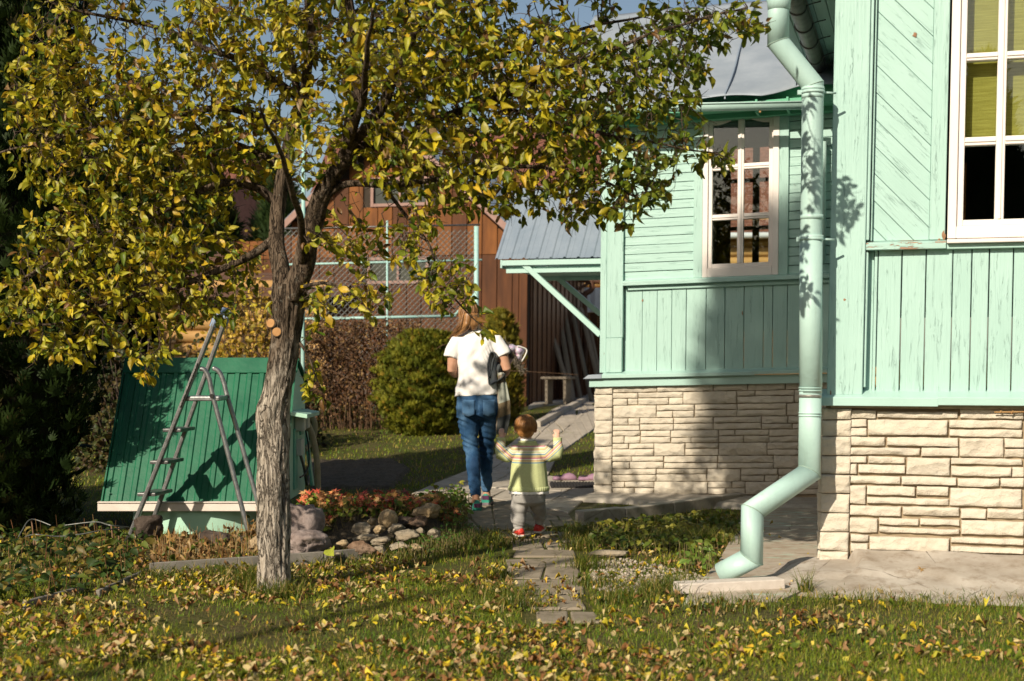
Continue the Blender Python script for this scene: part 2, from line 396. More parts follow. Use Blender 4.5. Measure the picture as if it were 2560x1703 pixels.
def bark_mat(name, lo=(.15, .115, .085), hi=(.40, .34, .275), gap=(.03, .02, .013), dark_above=None):
    t = NT(name); o = t.coord('Object'); st = t.coord('Object', (1, 1, .17))
    wob = t.noise(o, 11, 4); v = t.N('ShaderNodeVectorMath', operation='ADD'); sc = t.N('ShaderNodeVectorMath', operation='SCALE'); cb = t.N('ShaderNodeTexNoise'); cb.inputs['Scale'].default_value = 14; t.L(st, cb.inputs[0])
    t.L(cb.outputs['Color'], sc.inputs[0]); sc.inputs['Scale'].default_value = .13; t.L(st, v.inputs[0]); t.L(sc.outputs[0], v.inputs[1])
    e = t.voro(v.outputs[0], 34, 'DISTANCE_TO_EDGE'); n1 = t.noise(t.coord('Object', (1, 1, .13)), 34, 5, .6, .9); n2 = t.noise(t.coord('Object', (1, 1, .22)), 15, 4, .6, .6); rd = t.math('MINIMUM', t.math('ABSOLUTE', t.math('SUBTRACT', n1, .5)), t.math('MULTIPLY', t.math('ABSOLUTE', t.math('SUBTRACT', n2, .5)), 1.4)); plate = t.ramp(rd, [(.0, .2), (.010, .6), (.030, .95), (.1, 1.0)]); g = t.noise(t.coord('Object', (1, 1, .3)), 70, 5, .7)
    f = t.noise(o, 6, 4)
    col = t.mix(plate, gap, t.ramp(g, [(.3, lo), (.7, hi)]))
    if dark_above:                                       # old flaking pale bark below; darker bark above, with leaf shade painted in
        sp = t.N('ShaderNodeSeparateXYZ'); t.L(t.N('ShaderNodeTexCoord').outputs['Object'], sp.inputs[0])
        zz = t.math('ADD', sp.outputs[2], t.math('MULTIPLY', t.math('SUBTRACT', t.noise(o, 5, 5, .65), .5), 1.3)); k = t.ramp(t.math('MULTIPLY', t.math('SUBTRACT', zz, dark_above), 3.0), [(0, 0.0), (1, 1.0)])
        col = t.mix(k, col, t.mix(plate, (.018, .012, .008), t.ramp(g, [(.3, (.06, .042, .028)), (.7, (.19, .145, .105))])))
    lich = t.ramp(t.noise(o, 34, 5, .7), [(.60, 0.0), (.68, .7)]); gate = t.ramp(t.noise(o, 3.2, 2), [(.45, 0.0), (.6, 1.0)])
    col = t.mix(t.math('MULTIPLY', lich, gate), col, (.36, .36, .30)); col = t.mix(.6, col, t.ramp(f, [(.3, .5), (.7, 1.4)]), 'MULTIPLY')
    h = t.math('ADD', plate, t.math('MULTIPLY', g, .35))
    return t.fin(col, .9, t.bump(h, 1.0, .02), 0, .15)
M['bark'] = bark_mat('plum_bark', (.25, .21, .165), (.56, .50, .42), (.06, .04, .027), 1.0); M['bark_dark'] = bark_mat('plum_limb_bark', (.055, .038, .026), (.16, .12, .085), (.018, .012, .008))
M['twig'] = simple('twig_bark', (.035, .022, .015), (.085, .058, .040), 30, .85, .4, 90, lo=.3, hi=.7)
M['cut'] = simple('cut_branch_wood', (.34, .17, .06), (.45, .25, .10), 30, .8, .3, 60)
# ------------------------------------------------------------------ terrain
def build_ground():
    xs = np.concatenate([[-600, -200, -80, -40, -20], np.linspace(-12, 12, 97), [20, 40, 80, 200, 600]])
    ys = np.concatenate([[-400, -120, -50, -20, -8, -2, 2], np.linspace(4, 34, 121), [40, 50, 80, 160, 400, 1200]])
    X, Y = np.meshgrid(xs, ys); Z = gz(X, Y) - 0.004
    V = np.stack([X, Y, Z], -1).reshape(-1, 3); nx, ny = len(xs), len(ys)
    i = (np.arange(ny-1)[:, None]*nx+np.arange(nx-1)[None]).ravel()
    F = np.stack([i, i+1, i+nx+1, i+nx], 1)
    t = NT('lawn_soil'); c = t.coord('Object'); f = t.noise(c, 1.3, 5); g = t.noise(c, 22, 6, .7)
    col = t.mix(t.ramp(f, [(.38, 0.0), (.62, 1.0)]), (.085, .095, .022), (.11, .085, .042))
    col = t.mix(t.ramp(g, [(.4, 0.0), (.65, .8)]), col, (.045, .055, .013))
    m = t.fin(col, .95, t.bump(t.noise(c, 60, 5), .8, .02), 0, .1)
    o = link('ground', np_mesh('ground', V, [F], m, None, True)); o['kind'] = 'structure'
build_ground()

# ------------------------------------------------------------------ stone cladding blocks
def stone_block(mb, fr, u0, v0, u1, v1, n0, h, cell=.014, seed=0, side=False):
    w, hh = u1-u0, v1-v0
    nx, ny = max(4, int(w/cell)), max(4, int(hh/cell))
    rs = random.Random(seed); o = Vector((rs.uniform(0, 90), rs.uniform(0, 90), rs.uniform(0, 90)))
    tx, ty = rs.uniform(-.10, .10), rs.uniform(-.18, .18); hs = h*rs.uniform(.75, 1.15)
    us = [0, .0012]+[.005+(w-.010)*i/(nx-2) for i in range(nx-1)]+[w-.0012, w]
    vs = [0, .0012]+[.005+(hh-.010)*i/(ny-2) for i in range(ny-1)]+[hh-.0012, hh]
    NX, NY = len(us)-1, len(vs)-1
    def fn(a, b):
        iu, iv = int(round(a*NX)), int(round(b*NY)); x, y = us[iu], vs[iv]
        e = min(min(iu, NX-iu), min(iv, NY-iv))
        gx, gy = u0+x, v0+y
        p = Vector((gx, gy, 0))+o
        facet = mnoise.voronoi(p*Vector((11, 17, 1)))[0][0]
        f2 = mnoise.fractal(p*16, 1.0, 2.0, 4)
        ht = hs*(.62+tx*(x/w-.5)*2+ty*(y/hh-.5)*2)+.017*facet+.0058*f2
        if e == 0: ht = 0
        elif e == 1: ht *= .86
        wob = .0045*mnoise.noise(Vector((gx*14, gy*14, 7))+o)
        return fr.to(gx+(wob if e else wob*.6), gy+(.0045*mnoise.noise(Vector((gx*12, gy*20, 3))+o)), n0+max(ht, 0))
    mb.grid(NX, NY, fn, True)

th = R(16)
RF = Frame((1.713, 7.95, 0), (math.cos(th), -math.sin(th), 0), (.022, 0, 1), (-math.sin(th), -math.cos(th), 0))
MF = Frame((.703, 12.33, 0), (math.cos(th), -math.sin(th), .024), (.009, 0, 1), (-math.sin(th), -math.cos(th), 0))

house = thing('house', 'mint green wooden house with cream stone plinth, white windows and grey tin roof', 'house', (1.713, 7.95, 0))
def hp(mb, name, mats, bevel=0, parent=None, label=None, seg=1):
    o = mb.build(name, mats, None, bevel, seg)
    par = parent or house
    o.parent = par; o.matrix_parent_inverse = PINV
    if label: o['label'] = label
    return o
from mathutils import Matrix
PINV = Matrix.Translation(house.location).inverted()
IDM = Matrix.Identity(4)
def sub(mb, name, mats, parent, bevel=0):
    return mb.build(name, mats, parent, bevel)

def ru(dx, dy, n=0.0): return RF.hit(dx, dy, n)[0]
def rv(dx, dy, n=0.0): return RF.hit(dx, dy, n)[1]
def mu(dx, dy, n=0.0): return MF.hit(dx, dy, n)[0]
def mv(dx, dy, n=0.0): return MF.hit(dx, dy, n)[1]

def plank_wall(mb, fr, edges, v0, v1, n0, th, gap=.003, jn=.003, jv=.004, grain='v', groove=False):
    for a, b in zip(edges[:-1], edges[1:]):
        dn = random.uniform(-jn, jn); dv = random.uniform(-jv, jv); g = random.uniform(.3, 1.0)*gap
        if grain == 'v':
            mb.box(a+g, b-g, v0+dv, v1, n0, n0+th+dn, fr, 'v')
        else:
            mb.box(v0, v1, a+g, b-g, n0, n0+th+dn, fr, 'u')

# ================= front wing (right) =================
RW = 3.2                                              # wing width, runs on beyond the picture
rl_v0, rl_v1 = rv(2100, 936, .08), rv(2100, 916, .08)       # ledge front face
sill_v = rv(2080, 565, .05)
# --- plinth
mb = MB(); Z2 = lambda zx, zy: ((1700+zx/2.23)/S, (1000+zy/2.23)/S)
blocks = [(950,55,1095,105),(1098,62,1548,105),(1560,48,1918,108),(950,108,1042,152),(950,154,1042,200),(1046,108,1492,200),(1498,110,1908,160),(1500,162,1908,210),
(950,205,1145,258),(1152,205,1552,262),(1558,212,1805,320),(1808,214,1918,268),(1808,272,1918,322),(950,262,1340,310),(1345,264,1552,316),
(946,312,1042,352),(1048,314,1256,356),(1262,320,1505,422),(1510,322,1908,365),(946,356,988,415),(992,358,1256,412),(1510,368,1848,430),(1852,372,1918,432),
(946,420,1230,470),(1234,424,1542,478),(1548,434,1782,486),(1786,434,1918,488),(946,474,1036,582),(1040,476,1312,536),(1318,480,1498,536),(1040,540,1500,588),(1504,490,1905,600),
(946,586,1234,650),(1240,592,1558,652),(1564,604,1708,664),(1712,604,1918,666),(946,654,1104,742),(1108,656,1332,702),(1336,660,1562,702),(1108,706,1560,752),(1566,668,1918,758),
(950,746,1052,792),(950,796,1050,846),(1056,758,1502,850),(1508,762,1918,810),(1508,814,1918,862)]
ua = ru(*Z2(946, 450)); ub = ru(*Z2(1918, 450)); pw = ub-ua+.004
for k in range(3):
    for i, (a, b, c, d) in enumerate(blocks):
        u0, v1 = RF.hit(*Z2(a, b)); u1, v0 = RF.hit(*Z2(c, d))
        u0 += k*pw; u1 += k*pw
        if u0 > RW-.05: continue
        stone_block(mb, RF, u0+.002, v0+.001, min(u1, RW)-.002, v1-.001, -.012, .030, .010 if k == 0 else .03, i*7+k*501)
pl = hp(mb, 'plinth', M['stone'])
mbm = MB(); mbm.box(.02, RW, -.12, rl_v0+.02, -.20, -.010, RF); mbm.box(.012, .2, -.12, rl_v0+.02, -4.6, -.205, RF)
hp(mbm, 'plinth_core', M['mortar'])
mb = MB(); ys = [45, 112, 205, 312, 415, 522, 630, 738, 845, 922, 978]
qu0, qu1 = ru(*Z2(772, 500), .035), ru(*Z2(946, 500), .035)
for i, (a, b) in enumerate(zip(ys[:-1], ys[1:])):
    v1 = rv(*Z2(850, a), .035); v0 = rv(*Z2(850, b), .035)
    x1 = qu1 if i < 9 else qu0+(qu1-qu0)*.3
    stone_block(mb, RF, qu0+.012, v0+.002, x1, v1-.002, -.012, .052, .012, 900+i)
    fs = Frame(RF.to(qu0+.012, 0, -.012), -RF.N, RF.V, -RF.U)      # return face round the corner
    stone_block(mb, fs, 0, v0+.002, .20, v1-.002, 0, .014, .02, 950+i)
hp(mb, 'quoin', M['stone'])
# --- drip ledge above the plinth
mb = MB()
lu0 = ru(1868, 925, .09); seam = ru(2158, 925, .09)
for a, b, dz in ((lu0, .62, 0), (.622, seam, .004), (seam+.001, RW, .008)):
    mb.hexa([RF.to(u, v, n) for (n, vv) in ((-.03, ((rl_v0+.03, rl_v1+.045))), (.09, (rl_v0+dz, rl_v1+dz*.5))) for v in vv for u in (a, b)], 'u')
hp(mb, 'ledge', M['mint_smooth'], .003)
mb = MB(); mb.box(lu0+.10, RW, rl_v0-.012, rl_v0+.018, -.02, .045, RF, 'u')
hp(mb, 'ledge_batten', M['mortar'], .002)
# --- corner post
mb = MB(); pu0, pu1 = ru(1903, 900, .05), ru(1985, 900, .05)
mb.box(pu0, pu1, rl_v1+.012, 3.75, -.05, .052, RF)
hp(mb, 'corner_post', M['mint'], .004)
mb = MB(); mb.box(pu0+.004, pu0+.03, rl_v1+.012, 3.7, -.62, -.052, RF); mb.box(pu0+.03, pu0+.05, rl_v1, 3.7, -4.6, -.62, RF)
hp(mb, 'side_wall', M['mint'])
# --- lower boards
mb = MB(); su0 = ru(2009, 750)
be = [pu1+.004, su0]+[ru(x, 750) for x in (2018, 2073, 2129, 2190, 2234, 2274, 2330, 2390)]
while be[-1] < RW: be.append(be[-1]+random.uniform(.13, .16))
mb.box(be[0], be[1], rl_v1, sill_v-.02, -.05, -.028, RF)
plank_wall(mb, RF, be[1:], rl_v1+.006, sill_v-.015, -.05, .05, .004)
for x in be[:0]:                                                  # beaded edge beside some joints
    mb.box(x-.016, x-.012, rl_v1+.008, sill_v-.02, -.002, .0035, RF)
hp(mb, 'lower_cladding', M['mint'], .0022)
mb = MB(); mb.box(pu1+.002, ru(1996, 750), rl_v1+.055, sill_v-.03, -.05, .030, RF); hp(mb, 'trim_strip', M['mint'], .003)
# --- sill board under the diagonal cladding and under the window
wu0 = ru(2181, 530, .03); wu1 = ru(2384, 430, -.02)+(ru(2218, 430, -.02)-wu0)
mb = MB()
mb.hexa([RF.to(u, v, n) for (n, vv) in ((-.03, (sill_v-.020, sill_v+.035)), (.055, (sill_v-.022, sill_v+.016))) for v in vv for u in (pu1+.003, wu0-.005)], 'u')
hp(mb, 'sill_board', painted_wood('peeling_sill_paint', MINT, MINT_D, (.36, .22, .15), .545, .6), .003, label='narrow mint sill board with long patches of bare peeled wood')
mb = MB(); mb.box(wu0-.004, RW, sill_v-.024, sill_v+.004, -.03, .040, RF, 'u'); hp(mb, 'sill_board', M['mint'], .003)
# --- upper cladding: strip, diagonal boards, casing
du0, du1 = ru(2012, 400), ru(2142, 400); dv0, dv1 = sill_v+.03, 3.7
mb = MB()
mb.box(pu1+.001, pu1+.018, dv0+.005, dv1, -.05, .040, RF)
mb.box(pu1+.026, du0-.002, dv0, dv1, -.05, .026, RF)
mb.box(pu1+.018, pu1+.026, dv0, dv1, -.05, -.012, RF)
hp(mb, 'trim_strip', M['mint'], .003)
mb = MB(); mb.box(du1, wu0-.012, dv0, dv1, -.05, .012, RF); mb.box(wu1+.012, wu1+.10, dv0, dv1, -.05, .012, RF)
hp(mb, 'window_casing', M['mint'], .003)
def clip_poly(poly, lo, hi, ax):
    for sgn, lim in ((1, lo), (-1, hi)):
        out = []
        for i in range(len(poly)):
            a, b = poly[i], poly[(i+1) % len(poly)]; da, db = sgn*(a[ax]-lim), sgn*(b[ax]-lim)
            if da >= 0: out.append(a)
            if (da >= 0) != (db >= 0):
                t = da/(da-db); out.append((a[0]+(b[0]-a[0])*t, a[1]+(b[1]-a[1])*t))
        poly = out
        if not poly: return []
    return poly
mb = MB(); ang = R(-46); ca, sa = math.cos(ang), math.sin(ang); bw = .104
for k in range(-6, 34):
    t0 = dv0-.2+k*bw/ca*1.0
    x0, x1 = du0-.02, du1+.02
    g = .0016
    poly = [(x0, t0+g), (x1, t0+(x1-x0)*math.tan(ang)+g), (x1, t0+(x1-x0)*math.tan(ang)+bw/ca-g), (x0, t0+bw/ca-g)]
    poly = clip_poly(clip_poly(poly, du0, du1-.001, 0), dv0, dv1, 1)
    if len(poly) < 3: continue
    b = len(mb.v); mb.prism(poly, -.05, random.uniform(-.002, .003), RF)
    o1, o2 = random.uniform(0, 60), random.uniform(0, 60)
    for fi in range(len(mb.f)-len(poly)-2, len(mb.f)):             # grain along the diagonal
        mb.uv[fi] = [(x*ca+y*sa+o1, -x*sa+y*ca+o2) for (x, y) in mb.uv[fi]]
hp(mb, 'diagonal_cladding', M['mint'], .002)
mb = MB(); e = [wu1+.10]
while e[-1] < RW: e.append(e[-1]+.14)
plank_wall(mb, RF, e, dv0, dv1, -.05, .05); hp(mb, 'upper_cladding', M['mint'], .002)

def window(fr, u0, u1, v0, v1, cols, rows, nf, frame_w, bot_w, arch=False, name='window', label=None, through=None):
    """cols/rows: glass spans in facade coordinates"""
    root = bpy.data.objects.new(name, None); COL.objects.link(root); root.parent = house; root.matrix_parent_inverse = PINV
    if label: root['label'] = label
    mb = MB()
    gu0, gu1, gv0, gv1 = cols[0][0], cols[-1][1], rows[0][0], rows[-1][1]
    mb.box(u0, gu0-.034, v0, v1, -.06, nf, fr); mb.box(gu1+.034, u1, v0, v1, -.06, nf, fr)
    mb.box(gu0-.034, gu1+.034, v0, gv0-.034, -.06, nf-.002, fr, 'u'); mb.box(gu0-.034, gu1+.034, gv1+.034, v1, -.06, nf-.002, fr, 'u')
    sub(mb, 'frame', M['white'], root, .004)
    mb = MB()
    mb.box(gu0-.033, gu0, gv0-.033, gv1+.033, -.06, nf-.018, fr); mb.box(gu1, gu1+.033, gv0-.033, gv1+.033, -.06, nf-.018, fr)
    mb.box(gu0, gu1, gv0-.033, gv0, -.06, nf-.019, fr, 'u'); mb.box(gu0, gu1, gv1, gv1+.033, -.06, nf-.019, fr, 'u')
    for (a, b), (c, d) in zip(cols[:-1], cols[1:]):
        mb.box(b, c, gv0, gv1, -.055, nf-.022, fr); mb.box((b+c)/2-.008, (b+c)/2+.008, gv0, gv1, -.02, nf-.014, fr)
    for (a, b), (c, d) in zip(rows[:-1], rows[1:]):
        for (p, q) in cols: mb.box(p, q, b, c, -.055, nf-.024, fr, 'u'); mb.box(p, q, (b+c)/2-.006, (b+c)/2+.006, -.02, nf-.017, fr, 'u')
    if arch:                                                        # curved head over the top panes
        tv = rows[-1][1]; um = (gu0+gu1)/2; hw = (gu1-gu0)/2
        for sgn in (-1, 1):
            lo = [(um+sgn*hw*t, tv-.018-.040*float(sstep(.12, .85, t))) for t in np.linspace(0.0, 1, 12)]
            poly = lo+[(um+sgn*hw, tv+.0005), (um, tv+.0005)]
            mb.prism(poly, -.05, nf-.026, fr)
    sub(mb, 'sash', M['white'], root, .003)
    mb = MB(); mb.box(gu0-.005, gu1+.005, gv0-.005, gv1+.005, nf-.050, nf-.046, fr); sub(mb, 'pane', M['glass'], root)
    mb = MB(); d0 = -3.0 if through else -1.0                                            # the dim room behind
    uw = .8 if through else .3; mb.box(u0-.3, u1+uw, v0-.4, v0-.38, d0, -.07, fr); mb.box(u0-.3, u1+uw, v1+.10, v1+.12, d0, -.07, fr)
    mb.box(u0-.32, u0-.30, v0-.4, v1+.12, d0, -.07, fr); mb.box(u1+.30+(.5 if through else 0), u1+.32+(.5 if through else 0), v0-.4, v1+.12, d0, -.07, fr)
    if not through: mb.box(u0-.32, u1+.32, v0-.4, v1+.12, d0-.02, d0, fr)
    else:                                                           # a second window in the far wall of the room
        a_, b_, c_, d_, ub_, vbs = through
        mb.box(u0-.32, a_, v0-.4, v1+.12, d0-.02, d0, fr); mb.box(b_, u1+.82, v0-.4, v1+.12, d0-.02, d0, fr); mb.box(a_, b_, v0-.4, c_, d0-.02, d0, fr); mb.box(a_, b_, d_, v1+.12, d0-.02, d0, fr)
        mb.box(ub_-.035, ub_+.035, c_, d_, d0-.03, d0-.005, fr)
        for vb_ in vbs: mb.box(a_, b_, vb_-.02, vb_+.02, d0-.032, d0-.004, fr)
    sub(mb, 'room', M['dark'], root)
    return root
rc = [(ru(2218, 430, -.02), ru(2290, 430, -.02)), (ru(2311, 430, -.02), ru(2384, 430, -.02))]
wu1 = rc[1][1]+(rc[0][0]-wu0)
rr = [(rv(2250, 507, -.02), rv(2250, 336, -.02)), (rv(2250, 317, -.02), rv(2250, 141, -.02)), (rv(2250, 124, -.02), rv(2250, -52, -.02)), (rv(2250, -70, -.02), rv(2250, -190, -.02))]
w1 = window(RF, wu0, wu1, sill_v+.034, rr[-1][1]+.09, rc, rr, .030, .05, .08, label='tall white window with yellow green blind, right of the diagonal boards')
mb = MB()
mb.hexa([RF.to(u, v, n) for (n, vv) in ((-.04, (sill_v+.006, sill_v+.036)), (.075, (sill_v+.005, sill_v+.026))) for v in vv for u in (wu0-.002, wu1+.05)], 'u')
sub(mb, 'sill', M['white'], w1, .003)
t = NT('yellow_green_blind'); c = t.coord('Object', (3, 3, 60)); f = t.noise(c, 2, 4)
bl = t.fin(t.ramp(f, [(.3, (.25, .205, .045)), (.7, (.37, .315, .085))]), .85, t.bump(f, .4, .004), 0, .1)
tb = t.N('ShaderNodeBsdfTranslucent'); tb.inputs[0].default_value = (.45, .45, .1, 1)
mb = MB(); mb.box(rc[0][0]-.02, rc[0][1]+.006, rv(2250, 324), rr[-1][1], -.115, -.11, RF); mb.box(rc[0][1]+.025, wu1, rv(2250, 322), rr[-1][1], -.118, -.113, RF)
sub(mb, 'blind', bl, w1)
mb = MB(); mb.box(rc[0][0]-.02, rc[0][0]+.016, rr[0][0]-.05, rr[1][0]-.12, -.16, -.13, RF); sub(mb, 'curtain_edge', M['barn_orange'], w1)

# ================= rear wing (middle) =================
MW = 2.25
ml_v0, ml_v1, ml_v2 = mv(1600, 880, .06), mv(1600, 866, .06), mv(1600, 859, .06)
ms_v = mv(1640, 646, .05)
mtop = mv(1640, 244, .0)+.05
mb = MB()
def course_blocks(mb, fr, u0, u1, v0, v1, n0, h, cell, seed):
    rs = random.Random(seed); v = v0; i = 0; H = .112
    rows = max(1, int(round((v1-v0)/H))); H = (v1-v0)/rows
    for r in range(rows):
        u = u0-rs.uniform(0, .1)
        while u < u1:
            w = rs.uniform(.26, .50); a, b = max(u, u0), min(u+w, u1)
            if b-a > .04:
                va, vb = v0+r*H, v0+(r+1)*H
                if rs.random() < .26: cells = [(a, b, va, vb)]
                else:
                    vm = va+H*rs.uniform(.42, .58); cells = []
                    for (p, q) in ((va, vm), (vm, vb)):
                        k = rs.choice((1, 1, 2)); sp = a+(b-a)*rs.uniform(.3, .7) if k == 2 and b-a > .2 else None
                        cells += [(a, b, p, q)] if sp is None else [(a, sp, p, q), (sp, b, p, q)]
                for (p, q, s_, t_) in cells:
                    stone_block(mb, fr, p+.003, s_+.0025, q-.003, t_-.0025, n0, h, cell, seed*1000+i); i += 1
            u += w
mq1 = mu(1408, 1020, .03)
course_blocks(mb, MF, mq1, MW, mv(1600, 1138), ml_v0+.03, -.012, .024, .022, 3)
hp(mb, 'plinth', M['stone'])
mb = MB(); mb.box(.02, MW, -.15, ml_v0+.03, -.2, -.010, MF); mb.box(.016, .2, -.15, ml_v0+.03, -3.5, -.205, MF); hp(mb, 'plinth_core', M['mortar'])
mb = MB(); nq = 9; mq0 = mu(1366, 1020, .03); v0 = mv(1387, 1147, .03); v1 = ml_v0+.02
for i in range(nq):
    a, b = v0+(v1-v0)*i/nq, v0+(v1-v0)*(i+1)/nq
    stone_block(mb, MF, mq0+.010, a+.002, mq1, b-.002, -.012, .046, .016, 700+i)
    fs = Frame(MF.to(mq0+.010, 0, -.012), -MF.N, MF.V, -MF.U); stone_block(mb, fs, 0, a+.002, .20, b-.002, 0, .012, .03, 750+i)
hp(mb, 'quoin', M['stone'])
# ledge: fascia and flashing
mb = MB(); mb.box(mu(1356, 880, .05), MW, ml_v0-.025, ml_v1, -.03, .05, MF, 'u'); fs = mu(1356, 880, .05); mb.box(fs, fs+.02, ml_v0-.025, ml_v1, -3.4, -.031, MF, 'u')
hp(mb, 'ledge', M['mint_smooth'], .003)
mb = MB(); fu = mu(1385, 870, .08)
sm = mu(1735, 868, .08)
for a, b, d in ((fu, sm, 0), (sm-.02, MW, .006)):
    mb.hexa([MF.to(u, v, n) for (n, vv) in ((-.03, (ml_v1+.004, ml_v2+.035)), (.085, (ml_v1-.002+d, ml_v2+.002+d))) for v in vv for u in (a, b)], 'u')
hp(mb, 'ledge_flashing', M['mint_smooth'], .002)
mb = MB(); a0 = mu(1342, 872, .085)
mb.hexa([MF.to(u, v, n) for (n, vv) in ((-3.4, (ml_v1+.004, ml_v2+.03)), (.087, (ml_v1-.004, ml_v2+.004))) for (v, us) in zip(vv, ((a0, fu-.001), (a0+.045, fu-.001))) for u in us], 'u')
hp(mb, 'ledge_flashing', M['tin'], .002, label='bare grey tin flashing wrapped round the corner of the ledge')
# corner boards
mb = MB(); cu0, cu1 = mu(1394, 760, .035), mu(1433, 760, .035)
cut = mv(1410, 778, .035)
mb.box(cu0+.006, cu1, cut+.001, mtop, -.05, .035, MF); mb.box(cu0+.006, cu1-.004, ml_v2+.02, cut-.001, -.05, .042, MF)
hp(mb, 'corner_board', M['mint'], .003)
mb = MB(); cs = mu(1381, 760, .02); mb.box(cs, cu0+.002, ml_v2+.02, mtop, -.09, .022, MF); hp(mb, 'corner_board', M['mint'], .003)
mb = MB(); mb.box(cs+.012, cs+.05, ml_v2, mtop, -3.2, -.091, MF); hp(mb, 'side_wall', M['mint'])
# lower boards and sill
mb = MB(); e = [mu(x, 760) for x in (1436, 1448, 1478, 1512, 1546, 1579, 1625, 1668, 1712, 1757, 1778, 1812, 1850)]
mb.box(e[0], e[1], ml_v2+.01, ms_v-.01, -.05, -.022, MF)
e = e[1:]
while e[-1] < MW: e.append(e[-1]+.15)
plank_wall(mb, MF, e, ml_v2+.018, ms_v-.02, -.05, .05, .0035); hp(mb, 'lower_cladding', M['mint'], .002)
mb = MB(); mb.box(e[0]-.01, MW, ms_v-.055, ms_v-.016, -.03, .022, MF, 'u')
mb.hexa([MF.to(u, v, n) for (n, vv) in ((-.03, (ms_v-.014, ms_v+.042)), (.062, (ms_v-.016, ms_v+.022))) for v in vv for u in (mu(1433, 655, .05), MW)], 'u')
hp(mb, 'sill_board', M['mint'], .004)
# upper horizontal boards each side of the window
wa, wb = mu(1597, 450, .02), mu(1815, 450, .02)
fa, fb = mu(1618, 450, .02), mu(1793, 450, .02)
def rows_between(a, b, step):
    k = int(round((b-a)/step)); return [a+(b-a)*i/k for i in range(k+1)]
ev = rows_between(ms_v+.03, mtop, .0745)
mb = MB()
for (a, b) in ((cu1+.001, wa+.004), (wb-.004, MW)):
    mb = MB(); plank_wall(mb, MF, ev, a, b, -.05, .05, .0042, .0035, 0, 'u'); hp(mb, 'upper_cladding', M['mint'], .002)
mb = MB(); mb.box(wa, fa-.001, ms_v+.03, mtop, -.05, .026, MF); mb.box(fb+.001, wb, ms_v+.03, mtop, -.05, .026, MF); hp(mb, 'window_casing', M['mint'], .003)
mc = [(mu(1640, 440), mu(1698, 440)), (mu(1712, 440), mu(1770, 440))]
mr = [(mv(1700, 606), mv(1700, 505)), (mv(1700, 492), mv(1700, 390)), (mv(1700, 377), mv(1700, 268))]
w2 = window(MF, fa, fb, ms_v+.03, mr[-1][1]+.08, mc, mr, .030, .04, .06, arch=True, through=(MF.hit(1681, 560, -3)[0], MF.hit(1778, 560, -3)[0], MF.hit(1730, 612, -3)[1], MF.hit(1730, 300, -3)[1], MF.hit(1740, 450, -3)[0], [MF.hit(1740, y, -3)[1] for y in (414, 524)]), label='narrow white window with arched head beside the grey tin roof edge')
# roof of the rear wing: tin sheets over a green eave board, with the gutter hung in front
ov = .34; ev0 = mv(1660, 226, ov)
def rpt(u, s_, lift=0): return MF.to(u, ev0+s_*math.sin(R(31))+lift, ov-s_*math.cos(R(31)))
mb = MB(); ul, ur = -.45, MW+.3
e1 = mu(1752, 208, ov); e2 = mu(1838, 182, ov)
def eave_s(u):                       # lower edge of the sheets, torn back to the right
    return 0.0 if u < e1 else min((u-e1)/(e2-e1), 1)*.16
SL = 2.6
def rfn(a, b):
    u = ul+(ur-ul)*a; s0 = eave_s(u); s_ = s0+(SL-s0)*b
    sag = -.018*math.exp(-s_*7)*math.sin(u*4.3)-.006*math.sin(u*9+s_*6)
    return rpt(u, s_, sag)
mb.grid(60, 30, rfn)
o = hp(mb, 'roof', M['tin']); so = o.modifiers.new('thick', 'SOLIDIFY'); so.thickness = .006; so.offset = -1
for dx in (1668, 1826, 1510):
    mb = MB(); u = mu(dx, 222, ov); s0 = eave_s(u)+.01; n = 14
    for i in range(n):
        a, b = s0+(SL-s0)*i/n, s0+(SL-s0)*(i+1)/n; w = .006
        mb.hexa([rpt(u+k*w+.010*math.sin(s_*3), s_, l_) for s_ in (b, a) for l_ in (-.012, .034) for k in (-1, 1)], 'n')
    hp(mb, 'roof_seam', M['blue_tin'])
mb = MB(); gb = mv(1640, 243, .12)
mb.box(ul+.1, MW, ev0-.085, ev0-.03, .10, .28, MF, 'u'); mb.box(ul+.1, MW, ev0-.13, ev0+.10, -.06, .099, MF, 'u')
for u in (mu(1741, 240, .2), mu(1812, 240, .2)): mb.box(u, u+.02, ev0-.13, ev0-.02, .10, .30, MF)
hp(mb, 'eave_board', simple('green_eave_paint', (.10, .36, .22), (.13, .42, .27), 5, .6, .2, 40), .003)
def half_pipe(mb, fr, u0, u1, v, n, r, vend=0.0, k=10, lip=.008):
    b = len(mb.v); prof = [(r*math.cos(t), r*math.sin(t)) for t in np.linspace(-math.pi, 0, k)]
    prof = [(prof[0][0], lip*2)]+prof+[(prof[-1][0], lip*2), (prof[-1][0]+lip, lip*2), (prof[-1][0]+lip, lip*.8)]
    q = len(prof)
    for (u, dv) in ((u0, 0), (u1, vend)):
        for (x, y) in prof: mb.v.append(tuple(fr.to(u, v+y+dv, n+x)))
    for i in range(q-1): mb.face([b+i, b+q+i, b+q+i+1, b+i+1], None, True)
gv = mv(1700, 245, .36); gu0 = mu(1400, 250, .36); gu1 = mu(1872, 250, .36)
tilt = mv(1850, 247, .36)-mv(1585, 252, .36); tilt = tilt*(gu1-gu0)/(mu(1850, 247, .36)-mu(1585, 252, .36))
gut = bpy.data.objects.new('gutter', None); COL.objects.link(gut); gut.parent = house; gut.matrix_parent_inverse = PINV
mb = MB(); half_pipe(mb, MF, gu0, gu1, mv(1585, 247, .36)-tilt*(mu(1585, 250, .36)-gu0)/(gu1-gu0), .41, .045, tilt)
o = sub(mb, 'channel', M['mint_metal'], gut); so = o.modifiers.new('thick', 'SOLIDIFY'); so.thickness = .003
